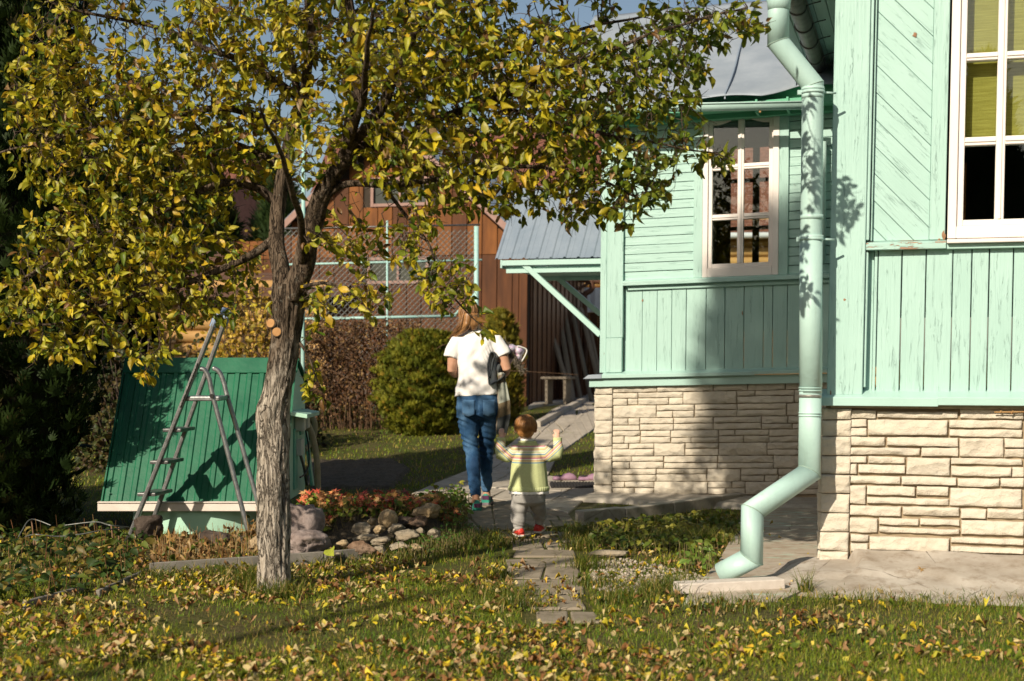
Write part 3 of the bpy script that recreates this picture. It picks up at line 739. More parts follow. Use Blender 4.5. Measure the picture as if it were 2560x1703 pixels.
mb = MB(); gx = mu(1751, 248, .36); mb.box(gx-.008, gx+.008, mv(1751, 259, .41), mv(1751, 236, .41), .407, .415, MF); sub(mb, 'bracket', M['rust'], gut)

# ================= side eave of the front wing =================
mb = MB(); SZ = 3.70
EF = Frame((RF.O[0], RF.O[1], 0), RF.U, (0, 0, 1), RF.N)
for i in range(5):
    a = -.46+i*.094; mb.box(a+.002, a+.092, SZ, SZ+.02, -4.4, .42, EF, 'n')
hp(mb, 'soffit', M['mint'], .002)
mb = MB()
mb.prism([(-.48, SZ+.022), (RW+.4, SZ+.022), (RW+.4, SZ+2.4), (-.48, SZ+.09)], -4.5, .45, EF); hp(mb, 'roof', M['tin'], label='grey tin roof above the front wing')
mb = MB(); mb.box(pu0-.02, RW, 3.60, SZ-.002, -.05, .03, EF, 'u'); hp(mb, 'frieze_board', M['mint'])
g2 = bpy.data.objects.new('gutter', None); COL.objects.link(g2); g2.parent = house; g2.matrix_parent_inverse = PINV
WFm = Frame((RF.O[0], RF.O[1], 0), -RF.N, (0, 0, 1), RF.U)          # u runs back along the side wall, n out of it to the right
mb = MB(); half_pipe(mb, WFm, -.42, 4.3, SZ-.05, -.27, .06, 0)
brown = simple('shaded_gutter', (.17, .16, .13), (.26, .25, .21), 12, .5, .2, 60)  # brown tone carries the shade on the gutter's underside
o = sub(mb, 'channel', brown, g2); so = o.modifiers.new('thick', 'SOLIDIFY'); so.thickness = .003
for u in (1.9, 2.45, 3.0, 3.6):
    mb = MB(); mb.tube([WFm.to(u, SZ-.05+.066*math.sin(t), -.27+.066*math.cos(t)) for t in np.linspace(-math.pi*1.05, .05, 9)], .006, 6)
    mb.tube([WFm.to(u, SZ-.05, -.205), WFm.to(u+.03, SZ-.03, -.17), WFm.to(u+.10, SZ-.004, -.12)], .005, 6)
    sub(mb, 'bracket', M['alu_dark'], g2)

# ================= downpipe =================
SEAMS = []
def pipe_mitre(mb, pts, r, k=20, cap=True):
    pts = [np.array(p, float) for p in pts]; n = len(pts)
    ds = [nrm(pts[i+1]-pts[i]) for i in range(n-1)]; a = nrm(np.cross(ds[0], (0.3, 1, 0))); rings = []
    for i in range(n-1):
        d = ds[i]; a = nrm(a-d*np.dot(a, d)); c = np.cross(d, a)
        base = [r*(math.cos(t)*a+math.sin(t)*c) for t in np.arange(k)*2*math.pi/k]
        for e, p in ((0, pts[i]), (1, pts[i+1])):
            j = i-1+e*1
            if 0 <= (i-1 if e == 0 else i) and (0 < i if e == 0 else i < n-2):
                m = nrm(ds[i-1]+ds[i]) if e == 0 else nrm(ds[i]+ds[i+1])
            else: m = d
            rings.append([p+q-d*(np.dot(q, m)/np.dot(d, m)) for q in base])
    SEAMS.extend([rings[i] for i in range(1, len(rings)-1, 2)])
    for i in range(0, len(rings), 2): mb.loft([np.array(rings[i]), np.array(rings[i+1])], cap=(cap and i == 0))
dp = bpy.data.objects.new('drainpipe', None); COL.objects.link(dp); dp.parent = house; dp.matrix_parent_inverse = PINV
PY = 7.74
q = lambda x, y, d=0: P(x, y, PY+d)
mb = MB(); pipe_mitre(mb, [q(1793, -30), q(1791, 97), q(1871, 196), q(1867, 560)], .0585); sub(mb, 'pipe', M['mint_metal'], dp)
mb = MB(); pipe_mitre(mb, [q(1867, 545), q(1866, 905)], .0615); sub(mb, 'pipe', M['mint_metal'], dp)
mb = MB(); pipe_mitre(mb, [q(1865.5, 885), q(1863, 1088), q(1732, 1177, -.22), q(1730, 1284, -.22), q(1660, 1321, -.15)], .0600, cap=False)
o = sub(mb, 'pipe', M['mint_metal'], dp); so = o.modifiers.new('thick', 'SOLIDIFY'); so.thickness = .002
mb = MB(); tp, bt = q(1793, -70), q(1793, 20)
mb.tube([q(1793, 24), q(1793, 8), q(1793, -22), q(1793, -80)], [.0605, .063, .082, .10], 20); sub(mb, 'hopper', M['mint_metal'], dp)
for yy, rr_ in ((206, .0625), (222, .0605), (547, .0645), (500, .0625)):
    mb = MB(); x = 1871-(yy-196)*.0085; mb.tube([q(x, yy-5), q(x, yy+5)], rr_, 20); sub(mb, 'collar', M['mint_metal'], dp)
for yy in (893, 899, 951, 957, 206):
    mb = MB(); x = 1871-(yy-196)*.0085; mb.tube([q(x, yy-1.2), q(x, yy+1.2)], .0635, 20); sub(mb, 'collar', M['mint_metal'], dp)
mb = MB(); mb.tube([q(1865, 908), q(1865, 915)], .0622, 20); sub(mb, 'joint_band', simple('bare_zinc', (.2, .2, .18), (.32, .33, .3), 30, .5, metal=.5), dp)
for yy in (213, 551):
    mb = MB(); x = 1871-(yy-196)*.0085; c = q(x, yy)
    mb.box(c.x-.083, c.x-.056, -c.y-.008, -c.y+.008, 0, .001, Frame((0, 0, c.z-.012), (1, 0, 0), (0, -1, 0), (0, 0, 24)))
    mb.tube([c+Vector((.055, 0, 0)), c+Vector((.13, .02, 0))], .006, 8); mb.tube([q(x, yy-3), q(x, yy+3)], .0652, 20); sub(mb, 'bracket', M['mint_metal'], dp)
for rg in SEAMS:
    mb = MB(); c_ = sum(np.array(x) for x in rg)/len(rg); lp_ = [c_+(np.array(x)-c_)*1.012 for x in rg]; mb.tube(lp_+[lp_[0], lp_[1]], .0024, 5, cap=False); sub(mb, 'seam', simple('pipe_seam_%d' % len(bpy.data.materials), (.25, .36, .30), (.34, .46, .39), 30, .5), dp)
# second thin pipe seen between the downpipe and the post
mb = MB(); mb.tube([MF.to(1.93, 1.95, .10), MF.to(1.93, 2.95, .10)], .03, 12); hp(mb, 'vent_pipe', M['mint_metal'])

# ================= porch canopy on the side wall =================
cp = bpy.data.objects.new('canopy', None); COL.objects.link(cp); cp.parent = house; cp.matrix_parent_inverse = PINV
nE, nR = -.75, -1.50
cuL = MF.hit(1144, 592, nE)[0]; cvE = MF.hit(1250, 594, nE)[1]; cvR = MF.hit(1250, 430, nR)[1]
CF = Frame(MF.O, (MF.U[0], MF.U[1], 0), (0, 0, 1), MF.N); dz0 = MF.U[2]*cuL
cvE = CAMZ+(900-592*S)*(12.33+.75)/FPX; cvR = CAMZ+(900-430*S)*(12.33+1.5)/FPX
mb = MB(); nrib = 17; prof = []
for i in range(nrib):                                              # trapezoid ribs
    x = cuL+(-.0-cuL)*i/nrib; w = -cuL/nrib
    prof += [(x, 0), (x+.012, .012), (x+.024, .012), (x+.036, 0)] if i % 2 == 0 else [(x, 0), (x+.005, .003), (x+.010, .003), (x+.015, 0)]
prof.append((-.004, 0))
def sheet(n0, v0, n1, v1):
    b = len(mb.v); k = len(prof)
    for (n, v) in ((n0, v0), (n1, v1)):
        for (x, h) in prof: mb.v.append(tuple(CF.to(x, v+h, n)))
    for i in range(k-1): mb.face([b+i, b+i+1, b+k+i+1, b+k+i])
sheet(nE, cvE, nR, cvR); sheet(2*nR-nE, cvE, nR, cvR)
o = sub(mb, 'roof_sheet', M['blue_tin'], cp); so = o.modifiers.new('thick', 'SOLIDIFY'); so.thickness = .004
mb = MB(); mb.hexa([CF.to(u, v, n) for (n, vv) in ((nR-.01, (cvR+.012, cvR+.03)), (nR+.09, (cvR-.075, cvR-.060))) for v in vv for u in (cuL-.005, -.002)], 'u'); sub(mb, 'ridge_cap', M['blue_tin'], cp)
mb = MB(); mb.box(cuL+.055, 0, cvE-.062, cvE-.012, nE-.035, nE-.008, CF, 'u'); mb.box(cuL+.05, cuL+.068, cvE-.085, cvE-.005, 2*nR-nE, nE-.006, CF, 'n')
sub(mb, 'fascia', M['mint_smooth'], cp, .003)
mb = MB()
for i in range(10):
    a = cuL+.07+i*(-cuL-.07)/10; mb.box(a, a-.004+(-cuL-.07)/10, cvE-.09, cvE-.075, 2*nR-nE+.05, nE-.06, CF, 'n')
sub(mb, 'soffit', M['mint'], cp, .002)
Z1 = lambda sx, sy, n: CF.to(*(lambda t: (t[0], t[1]))(CF.hit(sx/S, sy/S, n)), n)
for (a, b, n) in (((1312, 662), (1502, 838), nE-.06), ((1365, 670), (1502, 786), 2*nR-nE+.12)):
    mb = MB(); mb.beam(Z1(*a, n), Z1(*b, n), .05, .07, up=tuple(RF.N)); sub(mb, 'brace', M['mint_smooth'], cp, .003)
for n in (nE-.06, 2*nR-nE+.12):
    mb = MB(); mb.box(cuL+.08, -.002, cvE-.075+.004, cvE-.066, n-.03, n+.03, CF, 'u'); mb.box(cuL+.10, -.002, cvE-.13, cvE-.092, n-.025, n+.025, CF, 'u'); sub(mb, 'bearer', M['mint_smooth'], cp)

# ------------------------------------------------------------------ concrete round the house
def sheet_poly(name, polys, mat, z=.012, kind='structure', thick=.03):
    mb = MB()
    for pl_ in polys: mb.prism(pl_, z-thick, z, Frame((0, 0, 0), (1, 0, 0), (0, 1, 0), (0, 0, 1)))
    o = mb.build(name, mat); o['kind'] = kind; return o
side_poly = [G(*p) for p in ((1572, 1390), (1800, 1386), (1925, 1330), (1960, 1230), (1945, 1112), (1890, 1112), (1770, 1158), (1708, 1190), (1690, 1232), (1655, 1295))]
sheet_poly('side_pavement', [side_poly], M['apron_mint'], .014)
mb = MB()
def afn(a, b):
    u = -.36+a*3.6; n = -.03+b*.83
    e = float(sstep(-.36, -.05, u+.12*math.sin(b*5)*.3))
    h = (.135*(1-b)**1.15*(1 if u > .17 else e*.55)+.02*e-.018*float(sstep(.50, .56, b+.10*math.sin(u*4)+.05*math.sin(u*13))))*float(1-sstep(.93, 1, b))-.01*(1-e)
    p = RF.to(u+.05*math.sin(b*7), 0, n+.04*math.sin(u*3.1)+.02*math.sin(u*11))
    return (p[0], p[1], h+.006*mnoise.noise(Vector((u*5, n*5, 0)))-(.02 if b > .97 else 0))
mb.grid(110, 26, afn); o = mb.build('house_apron', M['apron']); o['kind'] = 'structure'
mb = MB()
def afn2(a, b):
    u = -.10+a*2.4; n = -.02+b*(.42+.25*(1-a)*0+.10*a)
    p = MF.to(u-.12*b, 0, n)
    return (p[0], p[1], (mv(1600, 1134)+.008)*(1-b)+.035*b-.05*float(sstep(.9, 1, b))-.06*float(1-sstep(0, .06, a))+.004*mnoise.noise(Vector((u*6, n*6, 0))))
mb.grid(60, 14, afn2); o = mb.build('house_apron', M['concrete']); o['kind'] = 'structure'
# kerb stones between the aprons
kp = [(1332, 1204), (1430, 1195), (1540, 1180), (1650, 1164), (1760, 1149), (1890, 1130)]
ks = [G(*p) for p in kp]
kl = ['pale kerb stone leaning at the outer end of the row, beside the yellow leaves', 'mossy kerb stone above the leafy bed, second from the path', 'cracked kerb stone in the middle of the low kerb', 'kerb stone just left of the drainpipe elbow', 'kerb stone passing behind the drainpipe']
for i in range(5):
    a, b = np.array(ks[i]), np.array(ks[i+1]); mb = MB()
    d = (b-a)/np.linalg.norm(b-a); nn = np.array((d[1], -d[0]))
    fr = Frame((a[0], a[1], 0), (d[0], d[1], 0), (-nn[0], -nn[1], 0), (0, 0, 1))
    mb.box(.004, float(np.linalg.norm(b-a))-.004, -.05, .05, -.05, .085+random.uniform(-.006, .006), fr, 'u')
    tag(mb.build('kerb_stone', M['concrete'], None, .008, 2), kl[i], 'kerb', 'kerb stones beside the house')
# pale block under the pipe mouth
a, b = np.array(G(1568, 1374)), np.array(G(1808, 1362)); d = (b-a)/np.linalg.norm(b-a)
fr = Frame((a[0], a[1], .012), (d[0], d[1], 0), (-d[1], d[0], 0), (0, 0, 1))
mb = MB(); mb.box(0, float(np.linalg.norm(b-a)), 0, .11, 0, .052, fr, 'u')
tag(mb.build('splash_block', M['brick_white'], None, .006, 2), 'pale pitted concrete block lying under the mouth of the drainpipe', 'block')
# bolt latch on the front plinth
mb = MB(); c = lambda zx, zy: RF.to(*RF.hit((2000+zx/4.21)/S, (940+zy/4.21)/S, .045), .045)
mb.tube([c(2045, 382), c(2500, 376)], .004, 8); mb.tube([c(2225, 375), c(2228, 405)], .005, 8)
for x in (2115, 2240): mb.tube([c(x-8, 378), c(x+8, 378)], .008, 8)
hp(mb, 'latch', M['rust'])

# bare patches where the paint has come off
BARE = simple('bare_weathered_wood', (.20, .10, .05), (.34, .20, .12), 40, .85, .4, 90)
def bare(fr, dx, dy, w, h, n, seed):
    u, v = fr.hit(dx, dy, n); r0 = random.Random(seed); k = 9; mb = MB()
    mb.prism([(u+w*math.cos(2*math.pi*i/k)*r0.uniform(.45, 1.1), v+h*math.sin(2*math.pi*i/k)*r0.uniform(.45, 1.1)) for i in range(k)], n-.002, n, fr); hp(mb, 'bare_patch', BARE)
for a in ((RF, 2106, 80, .016, .016, .0052, 1), (RF, 2172, 541, .012, .030, .0142, 2), (RF, 2162, 552, .010, .012, .0142, 3), (MF, 1709, 721, .007, .024, .0052, 4), (MF, 1479, 692, .008, .014, .0052, 5), (RF, 1944, 690, .010, .008, .0532, 6), (RF, 1912, 905, .006, .022, .0532, 7)): bare(*a)
# ------------------------------------------------------------------ the plum tree
TREE_Y = 7.40
tree = thing('plum_tree', 'old plum tree with furrowed pale trunk and yellowing leaves in front of the well', 'tree', P(636, 1365, TREE_Y))
TINV = Matrix.Translation(tree.location).inverted()
def tp(o): o.parent = tree; o.matrix_parent_inverse = TINV; return o
def smooth_path(pts, n):
    pts = np.array(pts, float); k = len(pts); t = np.linspace(0, k-1, n); out = []
    for x in t:
        i = min(int(x), k-2); f = x-i
        p0, p1, p2, p3 = pts[max(i-1, 0)], pts[i], pts[i+1], pts[min(i+2, k-1)]
        out.append(.5*((2*p1)+(-p0+p2)*f+(2*p0-5*p1+4*p2-p3)*f*f+(-p0+3*p1-3*p2+p3)*f**3))
    return np.array(out)
def limb(spec, n, Y=None):
    """spec rows: disp x, disp y, depth, radius"""
    rows = np.array([(*P(a, b, c), r) for (a, b, c, r) in spec]); return smooth_path(rows, n)
def bark_limb(mb, path, k=14, rough=.10, ridge=.5, seed=0, cap=True):
    pts, rad = path[:, :3], np.abs(path[:, 3]); d = nrm(np.gradient(pts, axis=0)); a = np.array((1.0, 0, 0)); rings = []; L = 0
    for i in range(len(pts)):
        a = nrm(a-d[i]*np.dot(a, d[i])); c = np.cross(d[i], a); ring = []
        if i: L += np.linalg.norm(pts[i]-pts[i-1])
        for j in range(k):
            t = 2*math.pi*j/k
            f1 = mnoise.fractal(Vector((math.cos(t)*2.2, math.sin(t)*2.2, L*3+seed)), 1, 2, 3)
            f2 = mnoise.noise(Vector((math.cos(t)*5.5, math.sin(t)*5.5, L*3.6+seed*2)))*.7+mnoise.noise(Vector((math.cos(t)*12, math.sin(t)*12, L*8+seed)))*.4
            r = rad[i]*(1+rough*f1-ridge*.12*abs(f2)*2+.02)
            ring.append(pts[i]+r*(math.cos(t)*a+math.sin(t)*c))
        rings.append(np.array(ring))
    mb.loft(rings, cap)
trunk_spec = [(640, 1400, 7.40, .118), (636, 1368, 7.40, .104), (632, 1340, 7.40, .093), (630, 1290, 7.40, .088), (628, 1200, 7.40, .085), (628, 1100, 7.40, .084), (629, 1000, 7.40, .088),
              (628, 955, 7.40, .089), (634, 925, 7.40, .083), (640, 900, 7.40, .076), (649, 850, 7.40, .077), (655, 800, 7.40, .078), (660, 740, 7.40, .081), (662, 690, 7.40, .088), (664, 655, 7.40, .086)]
mb = MB(); bark_limb(mb, limb(trunk_spec, 150), 64, .12, 1.9, 1.0)
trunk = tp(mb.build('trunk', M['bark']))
LIMBS = {
 'A': [(655, 690, 7.42, .056), (645, 610, 7.45, .047), (641, 540, 7.48, .042), (643, 470, 7.5, .039), (655, 385, 7.5, .036), (672, 310, 7.5, .033), (692, 225, 7.5, .030), (708, 140, 7.5, .027), (712, 40, 7.5, .024), (705, -90, 7.5, .018), (690, -250, 7.5, .010)],
 'B': [(672, 690, 7.38, .066), (694, 615, 7.34, .058), (716, 530, 7.26, .052), (740, 458, 7.18, .047), (770, 402, 7.1, .043), (797, 345, 7.05, .039), (812, 270, 7.0, .035), (822, 200, 7.0, .031), (815, 110, 7.0, .027), (800, 0, 7.0, .023), (790, -150, 7.0, .012)],
 'A2': [(690, 232, 7.5, .022), (672, 150, 7.55, .020), (660, 60, 7.6, .018), (640, -60, 7.7, .014), (600, -200, 7.7, .008)],
 'B2': [(800, 340, 7.05, .030), (870, 260, 6.9, .027), (905, 190, 6.85, .024), (935, 110, 6.8, .021), (985, 30, 6.75, .018), (1040, -80, 6.7, .012), (1080, -180, 6.6, .008)],
 'R1': [(800, 350, 7.05, .027), (880, 330, 6.85, .024), (980, 290, 6.6, .021), (1110, 240, 6.4, .018), (1260, 180, 6.2, .014), (1420, 110, 6.05, .010), (1580, 55, 5.95, .007), (1720, 20, 5.9, .005)],
 'R2': [(905, 190, 6.85, .018), (1020, 160, 7.0, .016), (1180, 120, 7.2, .013), (1330, 70, 7.3, .009), (1480, 40, 7.4, .006)],
 'R3': [(742, 456, 7.18, .022), (800, 425, 7.0, .018), (880, 425, 6.8, .015), (990, 420, 6.6, .013), (1120, 395, 6.45, .011), (1260, 385, 6.3, .009), (1390, 420, 6.2, .007), (1490, 470, 6.15, .004)],
 'R4': [(1110, 240, 6.4, .012), (1230, 270, 6.3, .010), (1370, 300, 6.2, .008), (1500, 330, 6.15, .006), (1620, 350, 6.1, .004), (1690, 368, 6.1, .003)],
 'H1': [(880, 425, 6.8, .010), (940, 500, 6.75, .009), (985, 560, 6.7, .007), (1020, 640, 6.7, .005), (1068, 705, 6.7, .004), (1108, 748, 6.7, .003)],
 'H2': [(700, 660, 7.34, .011), (760, 650, 7.2, .008), (830, 690, 7.1, .006), (850, 720, 7.1, .003)],
 'H3': [(690, 790, 7.34, .010), (712, 820, 7.28, .006), (728, 870, 7.22, .004), (742, 900, 7.2, .003)],
 'L1': [(643, 470, 7.5, .026), (580, 430, 7.3, .023), (500, 425, 7.1, .020), (400, 470, 6.9, .017), (290, 520, 6.75, .013), (170, 570, 6.6, .009), (60, 640, 6.5, .006)],
 'L2': [(642, 540, 7.46, .025), (575, 590, 7.25, .022), (490, 630, 7.0, .018), (390, 660, 6.8, .014), (270, 690, 6.6, .010), (150, 740, 6.5, .007), (30, 745, 6.4, .004)],
 'L3': [(672, 310, 7.5, .024), (590, 270, 7.3, .021), (480, 250, 7.1, .018), (340, 270, 6.9, .014), (190, 300, 6.7, .010), (50, 340, 6.6, .007), (-60, 380, 6.5, .004)],
 'L4': [(692, 225, 7.5, .022), (600, 170, 7.6, .019), (500, 120, 7.6, .016), (380, 70, 7.6, .012), (250, 40, 7.6, .009), (110, 0, 7.6, .006)],
 'L5': [(655, 385, 7.5, .022), (600, 360, 7.8, .018), (520, 330, 8.1, .014), (420, 340, 8.4, .010), (320, 380, 8.6, .006)],
 'F1': [(694, 615, 7.34, .022), (690, 520, 7.0, .018), (670, 420, 6.6, .014), (640, 330, 6.3, .010), (600, 250, 6.0, .006)],
 'F2': [(797, 345, 7.05, .022), (830, 230, 6.7, .017), (850, 120, 6.3, .012), (860, 20, 6.0, .007)],
 'K1': [(740, 458, 7.18, .020), (800, 370, 7.6, .016), (880, 300, 8.0, .011), (960, 240, 8.3, .006)],
 'P2': [(500, 425, 7.1, .012), (470, 330, 6.9, .010), (420, 250, 6.8, .008), (350, 190, 6.7, .005)],
}
ELL = [  # disp x, y, rx, ry, depth, depth radius, count
 (330, 330, 285, 240, 7.6, .50, 600), (290, 600, 260, 180, 7.6, .45, 440), (125, 690, 140, 110, 7.5, .35, 120), (420, 570, 130, 150, 7.65, .4, 170), (160, 200, 145, 220, 7.6, .45, 165),
 (560, 110, 220, 150, 7.6, .55, 150), (540, 330, 110, 140, 7.7, .4, 110), (730, 290, 120, 110, 7.0, .4, 60), (1000, 160, 240, 190, 7.0, .6, 420), (1260, 230, 240, 190, 6.95, .5, 580), (1400, 410, 150, 110, 6.9, .35, 220), (1240, 420, 150, 90, 6.9, .35, 130),
 (1520, 170, 110, 130, 6.9, .4, 180), (1570, 330, 70, 55, 6.9, .25, 45), (1640, 355, 55, 22, 6.9, .15, 18), (1640, 55, 120, 50, 6.9, .3, 90), (1010, 340, 160, 80, 6.9, .4, 170), (960, 560, 60, 90, 7.0, .25, 50), (1020, 650, 85, 70, 7.0, .25, 59), (1105, 742, 36, 26, 7.0, .12, 6),
 (720, 870, 30, 50, 7.22, .12, 34), (740, 700, 40, 60, 7.2, .2, 34), (840, 680, 70, 45, 7.15, .2, 55), (820, 560, 60, 60, 7.15, .2, 34), (350, 815, 60, 50, 7.5, .25, 44), (170, 790, 110, 45, 7.5, .3, 59), (470, 700, 100, 60, 7.5, .35, 59), (545, 620, 60, 70, 7.6, .3, 22), (1100, 420, 120, 70, 6.9, .35, 80), (930, 380, 110, 70, 7.0, .35, 62), (985, 460, 70, 60, 7.0, .3, 40),
 (800, -190, 480, 150, 7.3, .8, 190), (1300, -130, 400, 130, 6.95, .6, 190), (150, -120, 300, 120, 7.6, .6, 80), (800, 0, 380, 160, 7.2, .8, 120)]
for k_ in LIMBS:
    LIMBS[k_] = [(a, b, (7.55+(c-7.5)*.12 if k_[0] in 'LP' else 7.15+(c-7.15)*.32 if k_[0] in 'RH' else c), d) for (a, b, c, d) in LIMBS[k_]]
mb = MB(); skel = []
for k_, sp in LIMBS.items():
    L = sum((P(*sp[i][:3])-P(*sp[i+1][:3])).length for i in range(len(sp)-1)); n = max(8, int(L/.045))
    pth = limb(sp, n)
    jit = np.zeros((n, 3)); 
    for i in range(n):
        v = Vector((i*.22, hash(k_) % 7 if False else len(k_)*3.1+ord(k_[0])*.37+ord(k_[-1])*.11, 0))
        jit[i] = np.array(mnoise.noise_vector(v))*.020*min(1, i/4)
    pth[:, :3] += jit
    big = pth[0, 3] > .03
    if big: bark_limb(mb, smooth_path(pth, n*2), 20, .14, 1.4, ord(k_[0]))
    else: mb.tube(pth[:, :3], np.abs(pth[:, 3]), 8)
    skel.append(pth)
tp(mb.build('limbs', M['bark_dark']))
# pruned stubs
for (x, y, dx, dy) in ((626, 745, -.30, -.85), (638, 765, -.05, -.9)):
    mb = MB(); p = np.array(P(x, y, 7.335)); d = nrm(np.array((dx, dy, .12)))
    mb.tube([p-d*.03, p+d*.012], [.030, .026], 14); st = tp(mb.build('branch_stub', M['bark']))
    mb = MB(); mb.tube([p+d*.0121, p+d*.016], [.0235, .0225], 14); mb.build('cut_face', M['cut'], st)

# ---- twigs: space colonisation into the crown's volume
def colonise():
    att = []
    for (x, y, rx, ry, Y, rY, n) in ELL:
        n = int(n*(4.6 if y > -100 and n > 60 else 1.6 if y < -100 else 2.0))
        q = rng.normal(size=(n, 3)); q = q/np.linalg.norm(q, axis=1, keepdims=True)*(rng.random((n, 1))**.42)
        k = S*Y/FPX; c = np.array(P(x, y, Y))
        att.append(c+q*np.array((rx*k, rY, ry*k)))
    att = np.concatenate(att)
    pos = []; par = []; rad0 = []
    for pth in skel:
        b = len(pos)
        for i in range(len(pth)):
            pos.append(pth[i, :3]); par.append(b+i-1 if i else -1); rad0.append(pth[i, 3])
    nsk = len(pos); pos = list(map(np.array, pos))
    A = att; P0 = np.array(pos)
    d2 = ((A[:, None]-P0[None])**2).sum(-1); near = d2.argmin(1); nd = d2.min(1)
    alive = np.ones(len(A), bool); STEP, INF, KILL = .052, 1.0, .075
    for it in range(110):
        idx = np.where(alive & (nd < INF**2))[0]
        if len(idx) == 0: break
        tgt = near[idx]; uniq, inv = np.unique(tgt, return_inverse=True)
        PP = np.array(pos)
        v = nrm(A[idx]-PP[tgt]); acc = np.zeros((len(uniq), 3)); np.add.at(acc, inv, v)
        acc = nrm(nrm(acc)+rng.normal(size=acc.shape)*.30+np.array((0, 0, -.04)))
        newp = PP[uniq]+acc*STEP*(.8+.4*rng.random((len(uniq), 1)))
        b = len(pos)
        for p, u in zip(newp, uniq): pos.append(p); par.append(int(u)); rad0.append(0)
        al = np.where(alive)[0]
        dn = ((A[al][:, None]-newp[None])**2).sum(-1); m = dn.argmin(1); mn = dn.min(1)
        upd = mn < nd[al]; nd[al[upd]] = mn[upd]; near[al[upd]] = b+m[upd]
        alive &= nd > KILL**2
        if len(pos) > 40000: break
    return np.array(pos), np.array(par), nsk
tpos, tpar, nsk = colonise()
nn = len(tpos); kids = np.zeros(nn, int); load = np.zeros(nn)
for i in range(nn-1, nsk-1, -1):
    load[i] = max(load[i], 1e-9)
    if kids[i] == 0: load[i] = .0016**2.4
    p = tpar[i]
    if p >= nsk: load[p] += load[i]
    if p >= 0: kids[p] += 1
trad = np.where(np.arange(nn) >= nsk, np.clip(load, 1e-12, 1)**(1/2.4), .006); trad = np.clip(trad, .0016, .011)
seg = np.arange(nsk, nn); a_, b_ = tpos[tpar[seg]], tpos[seg]; ra = np.where(tpar[seg] >= nsk, trad[tpar[seg]], np.minimum(trad[seg]*1.3, .010)); rb = trad[seg]
d_ = nrm(b_-a_); sd = nrm(np.cross(d_, rng.normal(size=d_.shape))); cc = np.cross(d_, sd); K = 5
V = []
for (c0, r0) in ((a_-d_*.003, ra), (b_+d_*.003, rb)):
    for j in range(K):
        t = 2*math.pi*j/K; V.append(c0+(sd*math.cos(t)+cc*math.sin(t))*r0[:, None])
V = np.stack(V, 1); base = (np.arange(len(seg))*2*K)[:, None]
F = np.concatenate([base+np.array([j, (j+1) % K, K+(j+1) % K, K+j]) for j in range(K)])
tp(link('twigs', np_mesh('twigs', V.reshape(-1, 3), [F], M['twig'], None, True)))
# short spur twigs, the prickly outline of an old plum
big = seg[(rng.random(len(seg)) < .9)]; n = len(big)
a_ = tpos[big]; dd = nrm(rng.normal(size=(n, 3))+np.array((0, 0, .25))); ln = .02+.10*rng.random(n)
mid = a_+dd*ln[:, None]*.5+rng.normal(size=(n, 3))*.004; end = a_+dd*ln[:, None]+rng.normal(size=(n, 3))*.008
sd = nrm(np.cross(dd, rng.normal(size=dd.shape))); cc = np.cross(dd, sd); V = []
for (c0, r0) in ((a_, .0022), (mid, .0018), (end, .0008)):
    for j in range(3): V.append(c0+(sd*math.cos(j*2.094)+cc*math.sin(j*2.094))*r0)
V = np.stack(V, 1); base = (np.arange(n)*9)[:, None]
F = np.concatenate([base+np.array([r*3+j, r*3+(j+1) % 3, r*3+3+(j+1) % 3, r*3+3+j]) for r in (0, 1) for j in range(3)])
tp(link('spurs', np_mesh('spurs', V.reshape(-1, 3), [F], M['twig'], None, True)))
# ---- leaves
def leaf_template(w=.56, fold=.22, curl=.28, twist=.0):
    ys = [0, .14, .34, .58, .80, 1.0]; ws = [0.02, .30, .5, .47, .27, 0]; v = []; f = []
    for i, (y, x) in enumerate(zip(ys, ws)):
        z = -curl*y*y; hw = x*w; up = fold*hw*2
        tw = twist*(y-.5)
        for s_ in (-1, 0, 1): v.append((s_*hw, y, z+(up*(1+.3*math.sin(y*9+s_)) if s_ else 0)+s_*tw*hw*2))
    for i in range(5):
        for s_ in (0, 1):
            a = i*3+s_; f.append((a, a+1, a+4, a+3))
    return np.array(v), f
TPL = [leaf_template(.56, .18, .25, .2), leaf_template(.52, .30, .42, -.6), leaf_template(.58, .12, -.10, .8), leaf_template(.48, .60, .65, .4), leaf_template(.50, .42, -.35, -1.1), leaf_template(.55, .8, .3, .2)]
GREENS = np.array([(.06, .115, .010), (.085, .145, .014), (.125, .185, .018)]); YELS = np.array([(.52, .44, .022), (.62, .48, .028), (.46, .43, .035), (.64, .55, .09), (.58, .38, .03)]); BROWN = np.array([(.20, .10, .03), (.30, .19, .08)])
def leaf_cols(n, py, pb):
    c = np.empty((n, 3)); r = rng.random(n)
    ye = YELS[rng.integers(0, len(YELS), n)]; gr = GREENS[rng.integers(0, 3, n)]; mixf = rng.random((n, 1))**1.3
    c = np.where((r < py)[:, None], ye*(1-.55*mixf)+gr*.55*mixf, gr*(1-.30*mixf)+ye*.30*mixf)
    br = BROWN[rng.integers(0, 2, n)]; c = np.where((rng.random(n) < pb)[:, None], br, c)
    return c*(.8+.4*rng.random((n, 1)))
cand = seg[trad[seg] < .0042]; tips = kids[cand] == 0
nl = np.where(tips, 5, rng.poisson(1.85, len(cand)))
idx = np.repeat(cand, nl); n = len(idx)
p0 = tpos[idx]; tw = nrm(tpos[idx]-tpos[tpar[idx]])
hang = nrm(tw*.55+rng.normal(size=(n, 3))*.75+np.array((0, -.12, -.55)))
pos = p0+hang*.014+rng.normal(size=(n, 3))*.008
